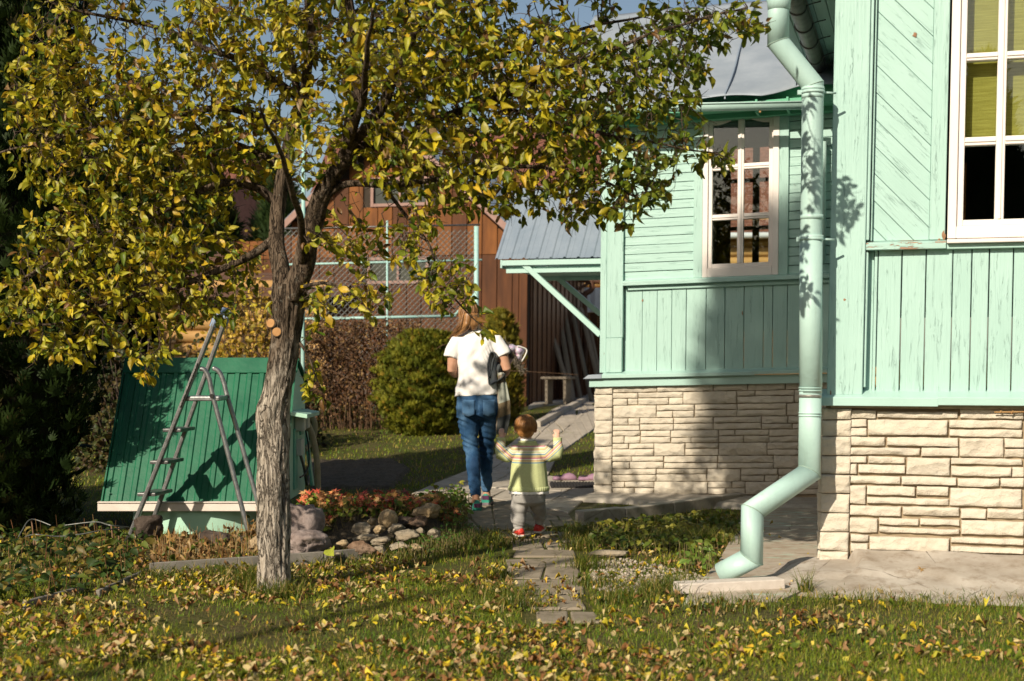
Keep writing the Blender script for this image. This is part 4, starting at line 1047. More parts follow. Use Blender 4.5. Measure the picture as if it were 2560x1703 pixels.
# sun-seeking blades: upper face turned roughly to the light and outwards
upv = nrm(rng.normal(size=(n, 3))*.85+np.array(to_sun)*.65+np.array((0, -.1, .3)))
X_, Y_, Z_ = frames(hang, upv)
size = .033+.034*rng.random(n)
dispx = 1280/S+pos[:, 0]*FPX/pos[:, 1]/S; dispy = (900-(pos[:, 2]-CAMZ)*FPX/pos[:, 1])/S
py = np.clip(.72-.56*sstep(1180, 1480, dispx)-.15*sstep(420, 700, dispy)*sstep(300, 600, dispx)+.12*vnoise(pos[:, 0], pos[:, 2], 3.1, 2), .08, .85)
colr = leaf_cols(n, py, .05)
tsel = rng.integers(0, len(TPL), n)
Vs = []; Fs = []; Cs = []; off = 0
for k_, (tv, tf) in enumerate(TPL):
    m = tsel == k_; N = m.sum(); kk = len(tv)
    V = (tv[None, :, 0:1]*X_[m][:, None]+tv[None, :, 1:2]*Y_[m][:, None]+tv[None, :, 2:3]*Z_[m][:, None])*size[m][:, None, None]+pos[m][:, None]
    Vs.append(V.reshape(-1, 3)); Fs.append((np.array(tf)[None]+(np.arange(N)*kk)[:, None, None]).reshape(-1, 4)+off); off += N*kk; Cs.append(np.repeat(colr[m], kk, 0))
tp(link('crown', np_mesh('crown', np.concatenate(Vs), [np.concatenate(Fs)], M['leaf'], np.concatenate(Cs), True)))
print('TREE nodes', nn, 'leaves', n)
# ------------------------------------------------------------------ path of old slabs
def gp(*pts): return [tuple(ground_pt(*p)[:2]) for p in pts]
pave = gp((945, 1141), (1062, 1078), (1190, 1012), (1290, 952), (1385, 905), (1420, 925), (1420, 960), (1365, 985), (1300, 1040), (1262, 1098), (1365, 1106), (1400, 1118), (1395, 1165), (1350, 1203), (1310, 1214), (1160, 1226), (1085, 1222), (1050, 1196))
front = gp((1155, 1238), (1335, 1238), (1330, 1290), (1345, 1330), (1372, 1432), (1210, 1440), (1160, 1330), (1172, 1280))
def slab(mb, cx, cy, w, h, a, z, tilt=.004):
    ca, sa = math.cos(a), math.sin(a); k = 0; c = []
    crn = [(-w/2, -h/2), (w/2, -h/2), (-w/2, h/2), (w/2, h/2)]
    crn = [(x+random.uniform(-.015, .015), y+random.uniform(-.015, .015)) for x, y in crn]
    t1, t2 = random.uniform(-tilt, tilt), random.uniform(-tilt, tilt)
    for n in (0, 1):
        for i, (x, y) in enumerate(crn):
            X, Yy = cx+x*ca-y*sa, cy+x*sa+y*ca
            c.append((X, Yy, float(gz(X, Yy))+(z+t1*x/w*2+t2*y/h*2 if n else z-.07)))
    mb.hexa(c, 'u')
mbA, mbB = MB(), MB()
def quad_slabs(mb, q4, nu, nv, z):
    c = [np.array(ground_pt(*p)[:2]) for p in q4]
    bl = lambda a, b: c[0]*(1-a)*(1-b)+c[1]*a*(1-b)+c[2]*a*b+c[3]*(1-a)*b
    for j in range(nv):
        cut = [0]+[min(max((i+random.uniform(-.18, .18)+(.5 if j % 2 else 0)*(nu > 2))/nu, .05), .97) for i in range(1, nu)]+[1]; cut = sorted(cut)
        for i in range(nu):
            a0, a1, b0, b1 = cut[i], cut[i+1], j/nv, (j+1)/nv
            if a1-a0 < .03: continue
            P4 = [bl(a0, b0), bl(a1, b0), bl(a0, b1), bl(a1, b1)]; m = sum(P4)/4; t1 = random.uniform(-.005, .005); zz = z+random.uniform(-.004, .005); out = []
            for n in (0, 1):
                for k, p in enumerate(P4):
                    v = p-m; L = np.linalg.norm(v); p2 = m+v*(1-.012/max(L, .03))+np.array((random.uniform(-.006, .006), random.uniform(-.006, .006)))*n
                    out.append((p2[0], p2[1], float(gz(p2[0], p2[1]))+((zz+t1*(1 if k % 2 else -1)) if n else z-.07)))
            mb.hexa(out if np.cross(P4[1]-P4[0], P4[2]-P4[0]) > 0 else [out[i_] for i_ in (1, 0, 3, 2, 5, 4, 7, 6)], 'u')
quad_slabs(mbA, ((1190, 1012), (1385, 905), (1420, 955), (1285, 1045)), 11, 3, .016)
quad_slabs(mbA, ((945, 1141), (1190, 1012), (1285, 1045), (1130, 1150)), 5, 3, .016)
quad_slabs(mbA, ((1130, 1150), (1285, 1045), (1262, 1098), (1200, 1130)), 2, 1, .016)
quad_slabs(mbA, ((1130, 1150), (1262, 1098), (1400, 1108), (1310, 1186)), 3, 3, .016)
quad_slabs(mbB, ((960, 1146), (1130, 1150), (1140, 1226), (1075, 1222)), 2, 3, .012)
quad_slabs(mbB, ((1130, 1150), (1310, 1186), (1335, 1212), (1140, 1226)), 3, 3, .012)
sheet_poly('path_bedding', [pave], simple('joint_moss', (.07, .08, .02), (.13, .11, .045), 18, .95, .6, 60), .003)
y = 6.95; fr_rows = []
for (yy, x0, x1) in ((1424, 1235, 1385), (1394, 1205, 1350), (1362, 1180, 1350), (1331, 1160, 1342), (1306, 1165, 1335), (1284, 1185, 1325), (1264, 1180, 1330), (1247, 1175, 1330), (1233, 1140, 1345)):
    a, b = G(x0, yy), G(x1, yy); fr_rows.append((a, b))
for i, (a, b) in enumerate(fr_rows):
    dep = (fr_rows[i+1][0][1]-a[1] if i+1 < len(fr_rows) else .4)-.05
    n = 1 if i % 3 else 2
    for k in range(n):
        xa, xb = a[0]+(b[0]-a[0])*k/n, a[0]+(b[0]-a[0])*(k+1)/n
        slab(mbB, (xa+xb)/2, a[1]+dep*.35, (xb-xa)-.012, dep, R(random.uniform(-2, 2)), .005+random.uniform(-.003, .004), .005)
o = mbA.build('path_paving', M['slab'], None, .008, 2); o['kind'] = 'structure'
o = mbB.build('path_stepping_slabs', M['slab_dark'], None, .010, 2); o['kind'] = 'structure'
# dark bare bed on the far lawn
bed = gp((712, 1062), (900, 1060), (945, 1082), (905, 1125), (720, 1128))
mb = MB(); bx = [p[0] for p in bed]; by = [p[1] for p in bed]
def bfn(a, b):
    x = min(bx)-.3+a*(max(bx)-min(bx)+.6); y = min(by)-.3+b*(max(by)-min(by)+.6)
    h = .05 if inside(bed, np.array(x), np.array(y)) else -.03
    return (x, y, float(gz(x, y))+h*.6+.03*mnoise.fractal(Vector((x*6, y*6, 0)), 1, 2, 4))
mb.grid(60, 60, bfn); o = mb.build('soil_bed', M['soil']); o['kind'] = 'structure'
# gravel strip in front of the right-hand bed
grav = gp((1345, 1298), (1440, 1288), (1600, 1320), (1640, 1345), (1560, 1368), (1370, 1362))

# ------------------------------------------------------------------ grass
excl = [pave, front, side_poly, bed]
apr_front = [tuple(RF.to(u, 0, n)[:2]) for u, n in ((-.40, .70), (-.30, .15), (0, 0), (3.4, 0), (3.4, .76), (.5, .78))]
apr_rear = [tuple(MF.to(u, 0, n)[:2]) for u, n in ((-.2, .5), (-.2, -3.2), (2.6, -3.2), (2.6, .6))]
excl += [apr_front, apr_rear, [tuple(RF.to(u, 0, n)[:2]) for u, n in ((0, .02), (3.5, .02), (3.5, -5), (0, -5))]]
def free_mask(x, y, marg=True):
    m = np.ones(x.shape, bool)
    for p in excl: m &= ~inside(p, x, y)
    return m
def path_edge(x, y):
    return inside(pave, x, y) | inside(front, x, y)
def blade_batch(n, x0, x1, y0, y1, hmin, hmax, w, dens=None, lean=.5, cols=None, fan=False, keep_slabs=.03):
    x = x0+(x1-x0)*rng.random(n); y = y0+(y1-y0)*rng.random(n)
    if fan == 'wide': r_ = rng.random(n); x = np.where(rng.random(n) < .5, -1, 1)*(.42+.75*r_)*y
    elif fan: x = (x-x0)/(x1-x0)*.86*y-.43*y
    m = free_mask(x, y) | (path_edge(x, y) & (rng.random(n) < keep_slabs)); 
    if dens is not None: m &= rng.random(n) < dens(x, y)
    x, y = x[m], y[m]; n = len(x); z = gz(x, y)-.006
    h = hmin+(hmax-hmin)*rng.random(n)**1.6; a = rng.random(n)*2*math.pi
    hv = np.stack([np.cos(a), np.sin(a), 0*a], 1); sd = np.stack([-np.sin(a), np.cos(a), 0*a], 1)
    l = lean*(.3+rng.random(n)); base = np.stack([x, y, z], 1); W = w*(.7+.6*rng.random(n))
    up = np.array((0, 0, 1.0)); V = []
    for (t, ww) in ((0, 1), (.5, .8), (1, 0.06)):
        c = base+up*(h*t*(1-.25*l*t))[:, None]+hv*(h*l*t*t)[:, None]
        V += [c-sd*(W*ww/2)[:, None], c+sd*(W*ww/2)[:, None]]
    V = np.stack(V, 1).reshape(-1, 3); b = (np.arange(n)*6)[:, None]
    F = np.concatenate([b+np.array([0, 1, 3, 2]), b+np.array([2, 3, 5, 4])])
    if cols is None:
        cA = np.array((.080, .180, .009)); cB = np.array((.26, .295, .020)); cC = np.array((.46, .34, .09))
        k = np.clip(.5+.5*vnoise(x, y, 2.3, 4)+.35*rng.normal(size=n), 0, 1)[:, None]
        c = cA*(1-k)+cB*k; dry = (rng.random(n) < .16+.18*(vnoise(x, y, 1.7, 9) > .35))[:, None]; c = np.where(dry, cC*(.6+.6*rng.random((n, 1))), c)
    else: c = cols(x, y)
    return V, F, np.repeat(c, 6, 0)
batches = []
patch = lambda x, y: np.clip(.62+.75*vnoise(x, y, 1.9, 3)+.25*vnoise(x, y, 7, 5), .06, 1)
batches.append(blade_batch(190000, -2.4, 2.4, 4.6, 8.6, .012, .046, .0026, patch, .85, fan=True))
batches.append(blade_batch(70000, -3.2, 3.4, 8.4, 13.5, .012, .05, .0042, patch, .7, fan=True))
batches.append(blade_batch(42000, -5.0, 4.5, 13.2, 22.5, .015, .06, .010, lambda x, y: np.clip(.8+.3*vnoise(x, y, 1.1, 3), .2, 1), .6, fan=True))
batches.append(blade_batch(60000, 0, 1, 3.2, 9.5, .02, .055, .0055, patch, .8, fan='wide'))
batches.append(blade_batch(30000, 0, 1, 9.0, 22, .02, .06, .011, patch, .7, fan='wide'))
# taller tufts round edges: trunk foot, path verges, apron lip, edging boards
def tuft(px, py, n, r, h, w=.004): 
    c = ground_pt(px, py); x = c.x+rng.normal(size=n)*r; y = c.y+rng.normal(size=n)*r*.8
    return x, y
def tuft_batch(spots):
    xs, ys, hs = [], [], []
    for (px, py, n, r, h) in spots:
        c = ground_pt(px, py); xs.append(c.x+rng.normal(size=n)*r); ys.append(c.y+rng.normal(size=n)*r*.7); hs.append(h*(.35+.75*rng.random(n)))
    x, y, h = map(np.concatenate, (xs, ys, hs)); n = len(x); z = gz(x, y)-.005
    a = rng.random(n)*6.283; hv = np.stack([np.cos(a), np.sin(a), 0*a], 1); sd = np.stack([-np.sin(a), np.cos(a), 0*a], 1)
    l = .35+.7*rng.random(n); base = np.stack([x, y, z], 1); V = []
    for (t, ww) in ((0, 1), (.5, .85), (1, .06)):
        c = base+np.array((0, 0, 1.0))*(h*t*(1-.3*l*t))[:, None]+hv*(h*l*t*t)[:, None]; V += [c-sd*(.0022*ww), c+sd*(.0022*ww)]
    V = np.stack(V, 1).reshape(-1, 3); b = (np.arange(n)*6)[:, None]; F = np.concatenate([b+np.array([0, 1, 3, 2]), b+np.array([2, 3, 5, 4])])
    k = rng.random((n, 1)); c = np.array((.05, .10, .008))*(1-k)+np.array((.16, .17, .025))*k; dry = rng.random((n, 1)) < .2; c = np.where(dry, np.array((.34, .25, .08)), c)
    return V, F, np.repeat(c, 6, 0)
spots = [(600, 1350, 500, .10, .17), (640, 1375, 300, .07, .12), (672, 1362, 200, .05, .10), (500, 1322, 300, .12, .10), (430, 1330, 200, .15, .09), (760, 1300, 240, .1, .10), (340, 1330, 260, .12, .10), (1090, 1240, 500, .16, .11), (1130, 1255, 400, .14, .10), (1010, 1255, 500, .16, .14), (960, 1270, 450, .16, .12), (900, 1290, 300, .16, .10),
 (1340, 1240, 300, .06, .16), (1330, 1265, 260, .06, .14), (1350, 1310, 260, .07, .12), (1365, 1350, 200, .07, .10), (1500, 1372, 300, .10, .13), (1540, 1360, 240, .07, .15), (1430, 1385, 260, .12, .10), (1400, 1178, 300, .09, .06), (1440, 1176, 160, .06, .05), (1190, 1400, 250, .10, .12), (1160, 1370, 300, .1, .11), (1570, 1245, 420, .12, .16), (1620, 1255, 350, .10, .16), (1480, 1255, 240, .12, .13),
 (1855, 1366, 70, .02, .16), (1640, 1395, 160, .12, .10), (1760, 1400, 240, .16, .09), (1930, 1385, 300, .2, .08), (2060, 1392, 260, .2, .08), (2200, 1385, 240, .2, .07), (2320, 1385, 200, .15, .08), (840, 1015, 200, .3, .05), (1290, 1000, 80, .1, .06), (1150, 1328, 260, .05, .08), (1320, 1225, 160, .06, .10)]
batches.append(tuft_batch(spots))
Vs, Fs, Cs, off = [], [], [], 0
for V, F, C in batches: Vs.append(V); Fs.append(F+off); Cs.append(C); off += len(V)
o = link('lawn_grass', np_mesh('lawn_grass', np.concatenate(Vs), [np.concatenate(Fs)], M['grass'], np.concatenate(Cs)))
tag(o, 'green and straw coloured lawn grass with bare patches', 'grass', kind='stuff')
# moss and grass in the joints: short dense blades along slab joints come from keep_slabs above

# ------------------------------------------------------------------ fallen leaves
def litter(n, x0, x1, y0, y1, dens, smin=.032, smax=.066):
    x = x0+(x1-x0)*rng.random(n); y = y0+(y1-y0)*rng.random(n); x = ((x-x0)/(x1-x0)-.5)*np.where(rng.random(n) < .8, .84, 1.9)*y
    m = rng.random(n) < dens(x, y); x, y = x[m], y[m]; n = len(x)
    onp = path_edge(x, y)
    z = gz(x, y)+np.where(onp, .018, .006+.030*rng.random(n)**1.3)
    a = rng.random(n)*6.283; tilt = np.where(onp, .15, .33)[:, None]
    d = np.stack([np.cos(a), np.sin(a), 0*a], 1)+rng.normal(size=(n, 3))*tilt*.6
    up = np.array((0, 0, 1.0))+rng.normal(size=(n, 3))*tilt
    X, Y_, Z_ = frames(d, up); s_ = smin+(smax-smin)*rng.random(n)**1.2
    py = .72
    c = leaf_cols(n, py, .46)*np.array((1.12, 1.02, 1.1)); c = np.where(rng.random((n, 1)) < .2, np.array((.55, .44, .20))*(.7+.4*rng.random((n, 1))), c)
    return np.stack([x, y, z], 1), X, Y_, Z_, s_, c
def ldens(x, y):
    d = np.clip(.40+.95*vnoise(x, y, 1.6, 6)+.75*vnoise(x, y, 6, 2), .03, 1)
    d *= np.where(x > .05*y, .50, 1.0)
    d = np.where(path_edge(x, y), d*.45, d)
    for p in (side_poly, apr_front): d = np.where(inside(p, x, y), .03, d)
    d *= 1-.72*sstep(8.0, 9.3, y)
    return d
LT = [leaf_template(.60, .45, .45, .7), leaf_template(.62, .15, .25, -.5), leaf_template(.55, .85, .9, .9), leaf_template(.58, -.4, .4, -1.1), leaf_template(.6, .3, -.5, .6), leaf_template(.5, 1.1, .5, 1.3)]
pos, X_, Y_, Z_, s_, c_ = litter(40000, -2.3, 2.3, 4.9, 10.2, ldens, .016, .046)
tsel = rng.integers(0, len(LT), len(pos)); Vs, Fs, Cs, off = [], [], [], 0
for k_, (tv, tf) in enumerate(LT):
    m = tsel == k_; N = m.sum(); kk = len(tv)
    V = (tv[None, :, 0:1]*X_[m][:, None]+tv[None, :, 1:2]*Y_[m][:, None]+tv[None, :, 2:3]*Z_[m][:, None])*s_[m][:, None, None]+pos[m][:, None]
    Vs.append(V.reshape(-1, 3)); Fs.append((np.array(tf)[None]+(np.arange(N)*kk)[:, None, None]).reshape(-1, 4)+off); off += N*kk; Cs.append(np.repeat(c_[m], kk, 0))
o = link('leaf_litter', np_mesh('leaf_litter', np.concatenate(Vs), [np.concatenate(Fs)], M['litter'], np.concatenate(Cs), True))
tag(o, 'yellow and brown fallen leaves scattered over the lawn', 'leaf litter', kind='stuff')
# single leaves lying clear on the concrete
star_v = []
for i in range(22):
    t = math.pi*2*i/22; lob = (1.0 if i % 4 == 0 else .72 if i % 2 == 0 else .34); lob = lob if abs(t-math.pi) > .5 else .25
    star_v.append((math.sin(t)*lob*.5, math.cos(t)*lob*.5, .07*math.cos(t*4)))
STAR = (np.array([(0, 0, .03)]+star_v), [(0, 1+(i+1) % 22, 1+i) for i in range(22)])
def one_leaf(px, py, size, col, label, tpl=LT[0], rot=0.0, up=(0, 0, 1), lift=.008, zadd=0):
    c = ground_pt(px, py) if not isinstance(px, Vector) else px
    d = np.array([[math.cos(rot), math.sin(rot), 0]]); X, Y2, Z2_ = frames(d, np.array([up], float))
    o = scatter('fallen_leaf', tpl[0], tpl[1], np.array([[0, 0, 0]]), X, Y2, Z2_, size, np.array([col]), M['litter'], None, True)
    o.location = (c.x, c.y, c.z+lift+zadd); tag(o, label, 'leaf', 'single fallen leaves'); return o
def on_apron(dx, dy, h):
    Y = (CAMZ-h)*FPX/(dy*S-900); return Vector(((dx*S-1280)*Y/FPX, Y, h))
one_leaf(on_apron(2121, 1314, .09), 0, .062, (.34, .20, .06), 'small brown maple leaf on the grey concrete below the stone plinth', STAR, .4, (0, -.5, 1))
one_leaf(on_apron(2240, 1328, .065), 0, .068, (.50, .36, .06), 'long yellow leaf lying flat on the concrete right of the brown maple leaf', LT[1], .1, (0, -.3, 1))
one_leaf(1640, 1305, .05, (.46, .30, .05), 'yellow leaf on the paint splashed pavement beside the drainpipe mouth', LT[1], .3)
one_leaf(1890, 1258, .05, (.48, .28, .06), 'orange leaf near the stone corner on the side pavement', LT[0], .8, lift=.02)
one_leaf(320, 1290, .17, (.45, .26, .07), 'large tan maple leaf standing in the bed left of the dark boulder', STAR, 1.2, (.3, -1, .35), .05)
one_leaf(392, 1262, .15, (.42, .25, .07), 'large tan maple leaf in front of the dark boulder by the ladder', STAR, .5, (-.2, -1, .5), .06)
one_leaf(757, 1300, .12, (.32, .36, .04), 'big yellow green heart shaped leaf leaning on the edging board', LT[1], -1.35, (.1, -1, .15), .09)

# ------------------------------------------------------------------ bed edging boards
EDG = [((60, 1398), (195, 1362), 'dark edging board low in the plants at the front of the bed'), ((230, 1372), (345, 1320), 'slanting edging board at the left corner of the bed'), ((345, 1322), (548, 1308), 'grey edging board below the boulders, left of the tree'), ((549, 1308), (745, 1294), 'grey edging board passing behind the foot of the plum tree'), ((748, 1294), (852, 1284), 'short brown edging board right of the leaning leaf')]
for (a, b, lab) in EDG:
    a, b = np.array(G(*a)), np.array(G(*b)); L = float(np.linalg.norm(b-a)); d = (b-a)/L
    fr = Frame((a[0], a[1], 0), (d[0], d[1], 0), (-d[1], d[0], 0), (0, 0, 1)); mb = MB(); mb.box(0, L, 0, .022, -.05, .030 if 'front of the bed' in lab or 'slanting' in lab else .062, fr, 'u')
    tag(mb.build('edging_board', M['edging'], None, .003), lab, 'edging board', 'edging boards round the bed')

# ------------------------------------------------------------------ stones
def rock(name, c, r, rot, mat, seed, label, cat='boulder', group=None, sub_=3, facet=.26, rough=.20, round_=False):
    import bmesh
    bm = bmesh.new(); bmesh.ops.create_icosphere(bm, subdivisions=sub_+1, radius=1)
    rs = random.Random(seed); planes = [Vector((rs.gauss(0, 1), rs.gauss(0, 1), rs.gauss(0, 1))).normalized() for _ in range(9)]
    o3 = Vector((seed*3.7, seed*1.3, seed*.7))
    for v in bm.verts:
        p = v.co.copy()
        if not round_:
            for pl_ in planes:
                d = p.dot(pl_)-(.48+.2*((pl_.x*7) % 1))
                if d > 0: p -= pl_*d*.85
        n = v.co.normalized(); p += n*(mnoise.fractal(v.co*1.8+o3, 1, 2, 4)*facet*.5+mnoise.fractal(v.co*6+o3, 1, 2, 3)*rough*.5)
        v.co = Vector((p.x*r[0], p.y*r[1], p.z*r[2]))
    for f in bm.faces: f.smooth = True
    me = bpy.data.meshes.new(name); bm.to_mesh(me); bm.free(); me.materials.append(mat)
    o = link(name, me); o.location = c; o.rotation_euler = rot; return tag(o, label, cat, group)
def rock_mat(name, a, b, c3):
    t = NT(name); c = t.coord('Object'); f = t.noise(c, 9, 5, .65); g = t.noise(c, 40, 5, .7); s3 = t.noise(c, 4, 3)
    col = t.ramp(f, [(.35, a), (.65, b)]); col = t.mix(t.ramp(s3, [(.5, 0.0), (.65, .6)]), col, c3); col = t.mix(.5, col, t.ramp(g, [(.3, .6), (.7, 1.35)]), 'MULTIPLY')
    return t.fin(col, .85, t.bump(t.math('ADD', f, t.math('MULTIPLY', g, .5)), .8, .02), 0, .2)
RK = {'pink': rock_mat('pinkish_granite', (.20, .155, .14), (.34, .28, .26), (.24, .2, .19)), 'tan': rock_mat('tan_stone', (.30, .22, .13), (.44, .34, .21), (.36, .25, .13)), 'grey': rock_mat('grey_limestone', (.21, .18, .13), (.36, .31, .235), (.27, .21, .14)),
      'brown': rock_mat('brown_stone', (.14, .085, .055), (.26, .17, .11), (.20, .15, .12)), 'dark': rock_mat('dark_boulder', (.055, .04, .032), (.11, .085, .068), (.07, .055, .045))}
def px_rock(x, y, w, h, kind, seed, label, rz=0, ry=0, z=None, cat='stone', group='stones of the rockery', Y=None, round_=False, dep=.9, **kw):
    """centre pixel and pixel size of a stone that stands on the bed"""
    if Y is None: Y = G(x, y+h/2)[1]
    k = S*Y/FPX; c = P(x, y, Y)
    return rock('boulder' if cat == 'boulder' else 'rockery_stone', c, (w*k/2*1.1, w*k/2*dep, h*k/2*1.12), (0, ry, rz), RK[kind], seed, label, cat, group, round_=round_, **kw)
px_rock(340, 1218, 84, 76, 'dark', 3, 'dark rounded boulder at the foot of the ladder', .3, cat='boulder', group=None, Y=9.2)
px_rock(492, 1240, 80, 44, 'dark', 5, 'low dark boulder in front of the mint well ring', .8, cat='boulder', group=None, Y=9.1)
px_rock(692, 1203, 110, 100, 'pink', 8, 'big pinkish grey boulder on top, right of the tree trunk', .5, cat='boulder', group=None, Y=8.85)
px_rock(700, 1252, 120, 58, 'pink', 12, 'broad boulder under the pinkish one, right of the tree trunk', 1.2, cat='boulder', group=None, Y=8.55)
px_rock(610, 1250, 84, 56, 'tan', 14, 'tan boulder half hidden behind the tree trunk', 0.4, cat='boulder', group=None, Y=8.8)
ST = [(893, 1195, 42, 40, 'tan', 'smooth egg shaped tan stone on top of the rockery', -.5, True, 9.15), (982, 1180, 64, 40, 'tan', 'large tan stone with cracked top at the right of the rockery', 0, False, 9.35), (963, 1200, 50, 28, 'brown', 'brown angular stone below the large tan one', .1, False, 9.2), (910, 1217, 48, 24, 'grey', 'tilted grey wedge stone under the egg shaped one', -.35, False, 9.05),
 (874, 1218, 32, 24, 'tan', 'small ochre stone below the egg shaped stone', .2, False, 9.05), (832, 1218, 50, 28, 'grey', 'flat topped grey stone at the left of the rockery', .1, False, 9.05), (936, 1233, 66, 36, 'grey', 'broad grey stone with a dark hollow, middle of the rockery', 0, False, 8.9), (843, 1237, 58, 20, 'grey', 'long flat grey stone in the second row', -.15, False, 8.9), (878, 1246, 50, 20, 'grey', 'pale grey slab stone in the lower row', -.2, False, 8.8),
 (968, 1222, 24, 18, 'grey', 'small pale stone right of the broad grey one', 0, False, 9.05), (1000, 1228, 32, 24, 'grey', 'pale rounded stone at the right end of the lower row', 0, False, 9.0), (875, 1266, 40, 28, 'grey', 'grey rough stone at the bottom front', .2, False, 8.65), (922, 1258, 50, 24, 'grey', 'greenish grey stone set in the grass', 0, False, 8.7), (958, 1262, 30, 20, 'tan', 'cream stone beside the grass at the front', 0, False, 8.7),
 (832, 1264, 66, 40, 'brown', 'dark brown low stone at the left front of the rockery', 0, False, 8.62), (784, 1254, 34, 24, 'tan', 'tan stone between the big boulders and the rockery', 0, False, 8.75), (775, 1278, 36, 18, 'grey', 'speckled grey stone just behind the edging board', 0, False, 8.5), (855, 1200, 22, 18, 'tan', 'small tan stone behind the flat topped grey one', 0, False, 9.2), (940, 1205, 56, 30, 'dark', 'dark stone in the shade under the egg shaped stone', 0, False, 9.3)]
for i, (x, y, w, h, k_, lab, ry, rd, Y) in enumerate(ST): px_rock(x, y, w, h, k_, 30+i*3, lab, random.uniform(-.5, .5)*0, ry, Y=Y, round_=rd, sub_=3, facet=.10 if rd else .30, rough=.04 if rd else .22)
# the rockery's mound of soil
mb = MB()
def mfn(a, b):
    c1 = G(690, 1290); x = -1.95+a*1.75; y = 8.45+b*1.9; e = min(a, 1-a)*2
    h = .17*float(sstep(.30, .60, b)*(1-sstep(.75, 1, b)))*float(sstep(0, .45, e))
    return (x, y, h-.02+.015*mnoise.fractal(Vector((x*5, y*5, 1)), 1, 2, 3))
mb.grid(40, 40, mfn); o = mb.build('rockery_soil', M['soil']); o['kind'] = 'structure'
def mound(x, y):
    a = (np.asarray(x)+1.95)/1.75; b = (np.asarray(y)-8.45)/1.9; e = np.minimum(a, 1-a)*2
    return np.maximum(gz(x, y), .17*sstep(.30, .60, b)*(1-sstep(.75, 1, b))*sstep(0, .45, e)-.02)
# loose stone on the edge of the leafy bed
o = px_rock(1395, 1276, 116, 18, 'grey', 91, 'long pale flat stone lying at the front of the leafy bed', 0, .0, cat='stone', group=None, Y=G(1395, 1285)[1], dep=.35)

# gravel
n = 1500; gx = rng.random(n*4)*2-.2; gy = 7.2+rng.random(n*4)*2; m = inside(grav, gx, gy); gx, gy = gx[m][:n], gy[m][:n]; n = len(gx)
oct_v = np.array([(1, 0, 0), (-1, 0, 0), (0, 1, 0), (0, -1, 0), (0, 0, .7), (0, 0, -.7)], float); oct_f = [(0, 2, 4), (2, 1, 4), (1, 3, 4), (3, 0, 4), (2, 0, 5), (1, 2, 5), (3, 1, 5), (0, 3, 5)]
X_, Y_, Z_ = frames(rng.normal(size=(n, 3)), rng.normal(size=(n, 3)))
gc = np.array([(.36, .31, .25)])*(.5+.9*rng.random((n, 1)))
o = scatter('gravel', oct_v, oct_f, np.stack([gx, gy, gz(gx, gy)+.004], 1), X_, Y_, Z_, .007+.010*rng.random(n), gc, M['stem'], None, True); tag(o, 'pale gravel in front of the leafy bed', 'gravel', kind='stuff')

# ------------------------------------------------------------------ planting
def leafy(name, label, n, spot, smin, smax, cols, tpl, hmin, hmax, base=None, upbias=1.0, stem=True, kind='stuff', cat='plants', tilt=.7, mat='herb'):
    x, y = spot(n); n = len(x); z0 = mound(x, y) if base is None else base(x, y)
    h = hmin+(hmax-hmin)*rng.random(n); pos = np.stack([x, y, z0+h], 1)
    a = rng.random(n)*6.283; d = np.stack([np.cos(a), np.sin(a), -.25+.4*rng.normal(size=n)], 1)
    up = np.array((0, -.35, 1.0))*upbias+rng.normal(size=(n, 3))*tilt
    X, Y2, Z2_ = frames(d, up); s_ = smin+(smax-smin)*rng.random(n)
    tv, tf = tpl; kk = len(tv)
    V = ((tv[None, :, 0:1]*X[:, None]+tv[None, :, 1:2]*Y2[:, None]+tv[None, :, 2:3]*Z2_[:, None])*s_[:, None, None]+pos[:, None]).reshape(-1, 3)
    c = cols(n, x, y); C = np.repeat(c, kk, 0); faces = {}
    for f in tf: faces.setdefault(len(f), []).append(f)
    off = (np.arange(n)*kk)[:, None, None]; FF = [(np.array(f)[None]+off).reshape(-1, k_) for k_, f in faces.items()]
    if stem:
        b0 = np.stack([x+rng.normal(size=n)*.02, y+rng.normal(size=n)*.02, z0-.01], 1); t0 = pos; w = .0018
        sv = np.stack([b0+np.array((-w, 0, 0)), b0+np.array((w, 0, 0)), t0+np.array((w, 0, 0)), t0+np.array((-w, 0, 0))], 1).reshape(-1, 3)
        sf = (np.arange(n)*4)[:, None]+np.arange(4)+len(V); V = np.concatenate([V, sv]); C = np.concatenate([C, np.repeat(np.array([(.16, .13, .05)])*np.ones((n, 1)), 4, 0)])
        done = False
        for q_ in range(len(FF)):
            if FF[q_].shape[1] == 4: FF[q_] = np.concatenate([FF[q_], sf]); done = True
        if not done: FF.append(sf)
    o = link(name, np_mesh(name, V, FF, M[mat], C, True)); return tag(o, label, cat, kind=kind)
def pick(cols, jit=.3):
    cols = np.array(cols, float)
    return lambda n, x, y: cols[rng.integers(0, len(cols), n)]*(1-jit+2*jit*rng.random((n, 1)))
def in_poly(poly):
    px = [p[0] for p in poly]; py = [p[1] for p in poly]
    def f(n):
        x = min(px)+(max(px)-min(px))*rng.random(n*6); y = min(py)+(max(py)-min(py))*rng.random(n*6); m = inside(poly, x, y); return x[m][:n], y[m][:n]
    return f
rk = [(-1.42, 9.05), (-1.45, 9.95), (-1.2, 10.15), (-.55, 10.0), (-.35, 9.6), (-.5, 9.45), (-.95, 9.5), (-1.25, 9.25), (-1.45, 8.95)]
RED = [(.52, .09, .05), (.60, .17, .07), (.56, .24, .09), (.50, .28, .09), (.58, .34, .14), (.38, .07, .05)]
GRN = [(.08, .17, .018), (.12, .20, .025), (.17, .22, .025), (.28, .27, .04)]
leafy('geranium_leaves', 'low geranium plants with red, orange and green lobed leaves behind the stones', 260, in_poly(rk), .075, .125, pick(RED), STAR, .05, .14, tilt=.45)
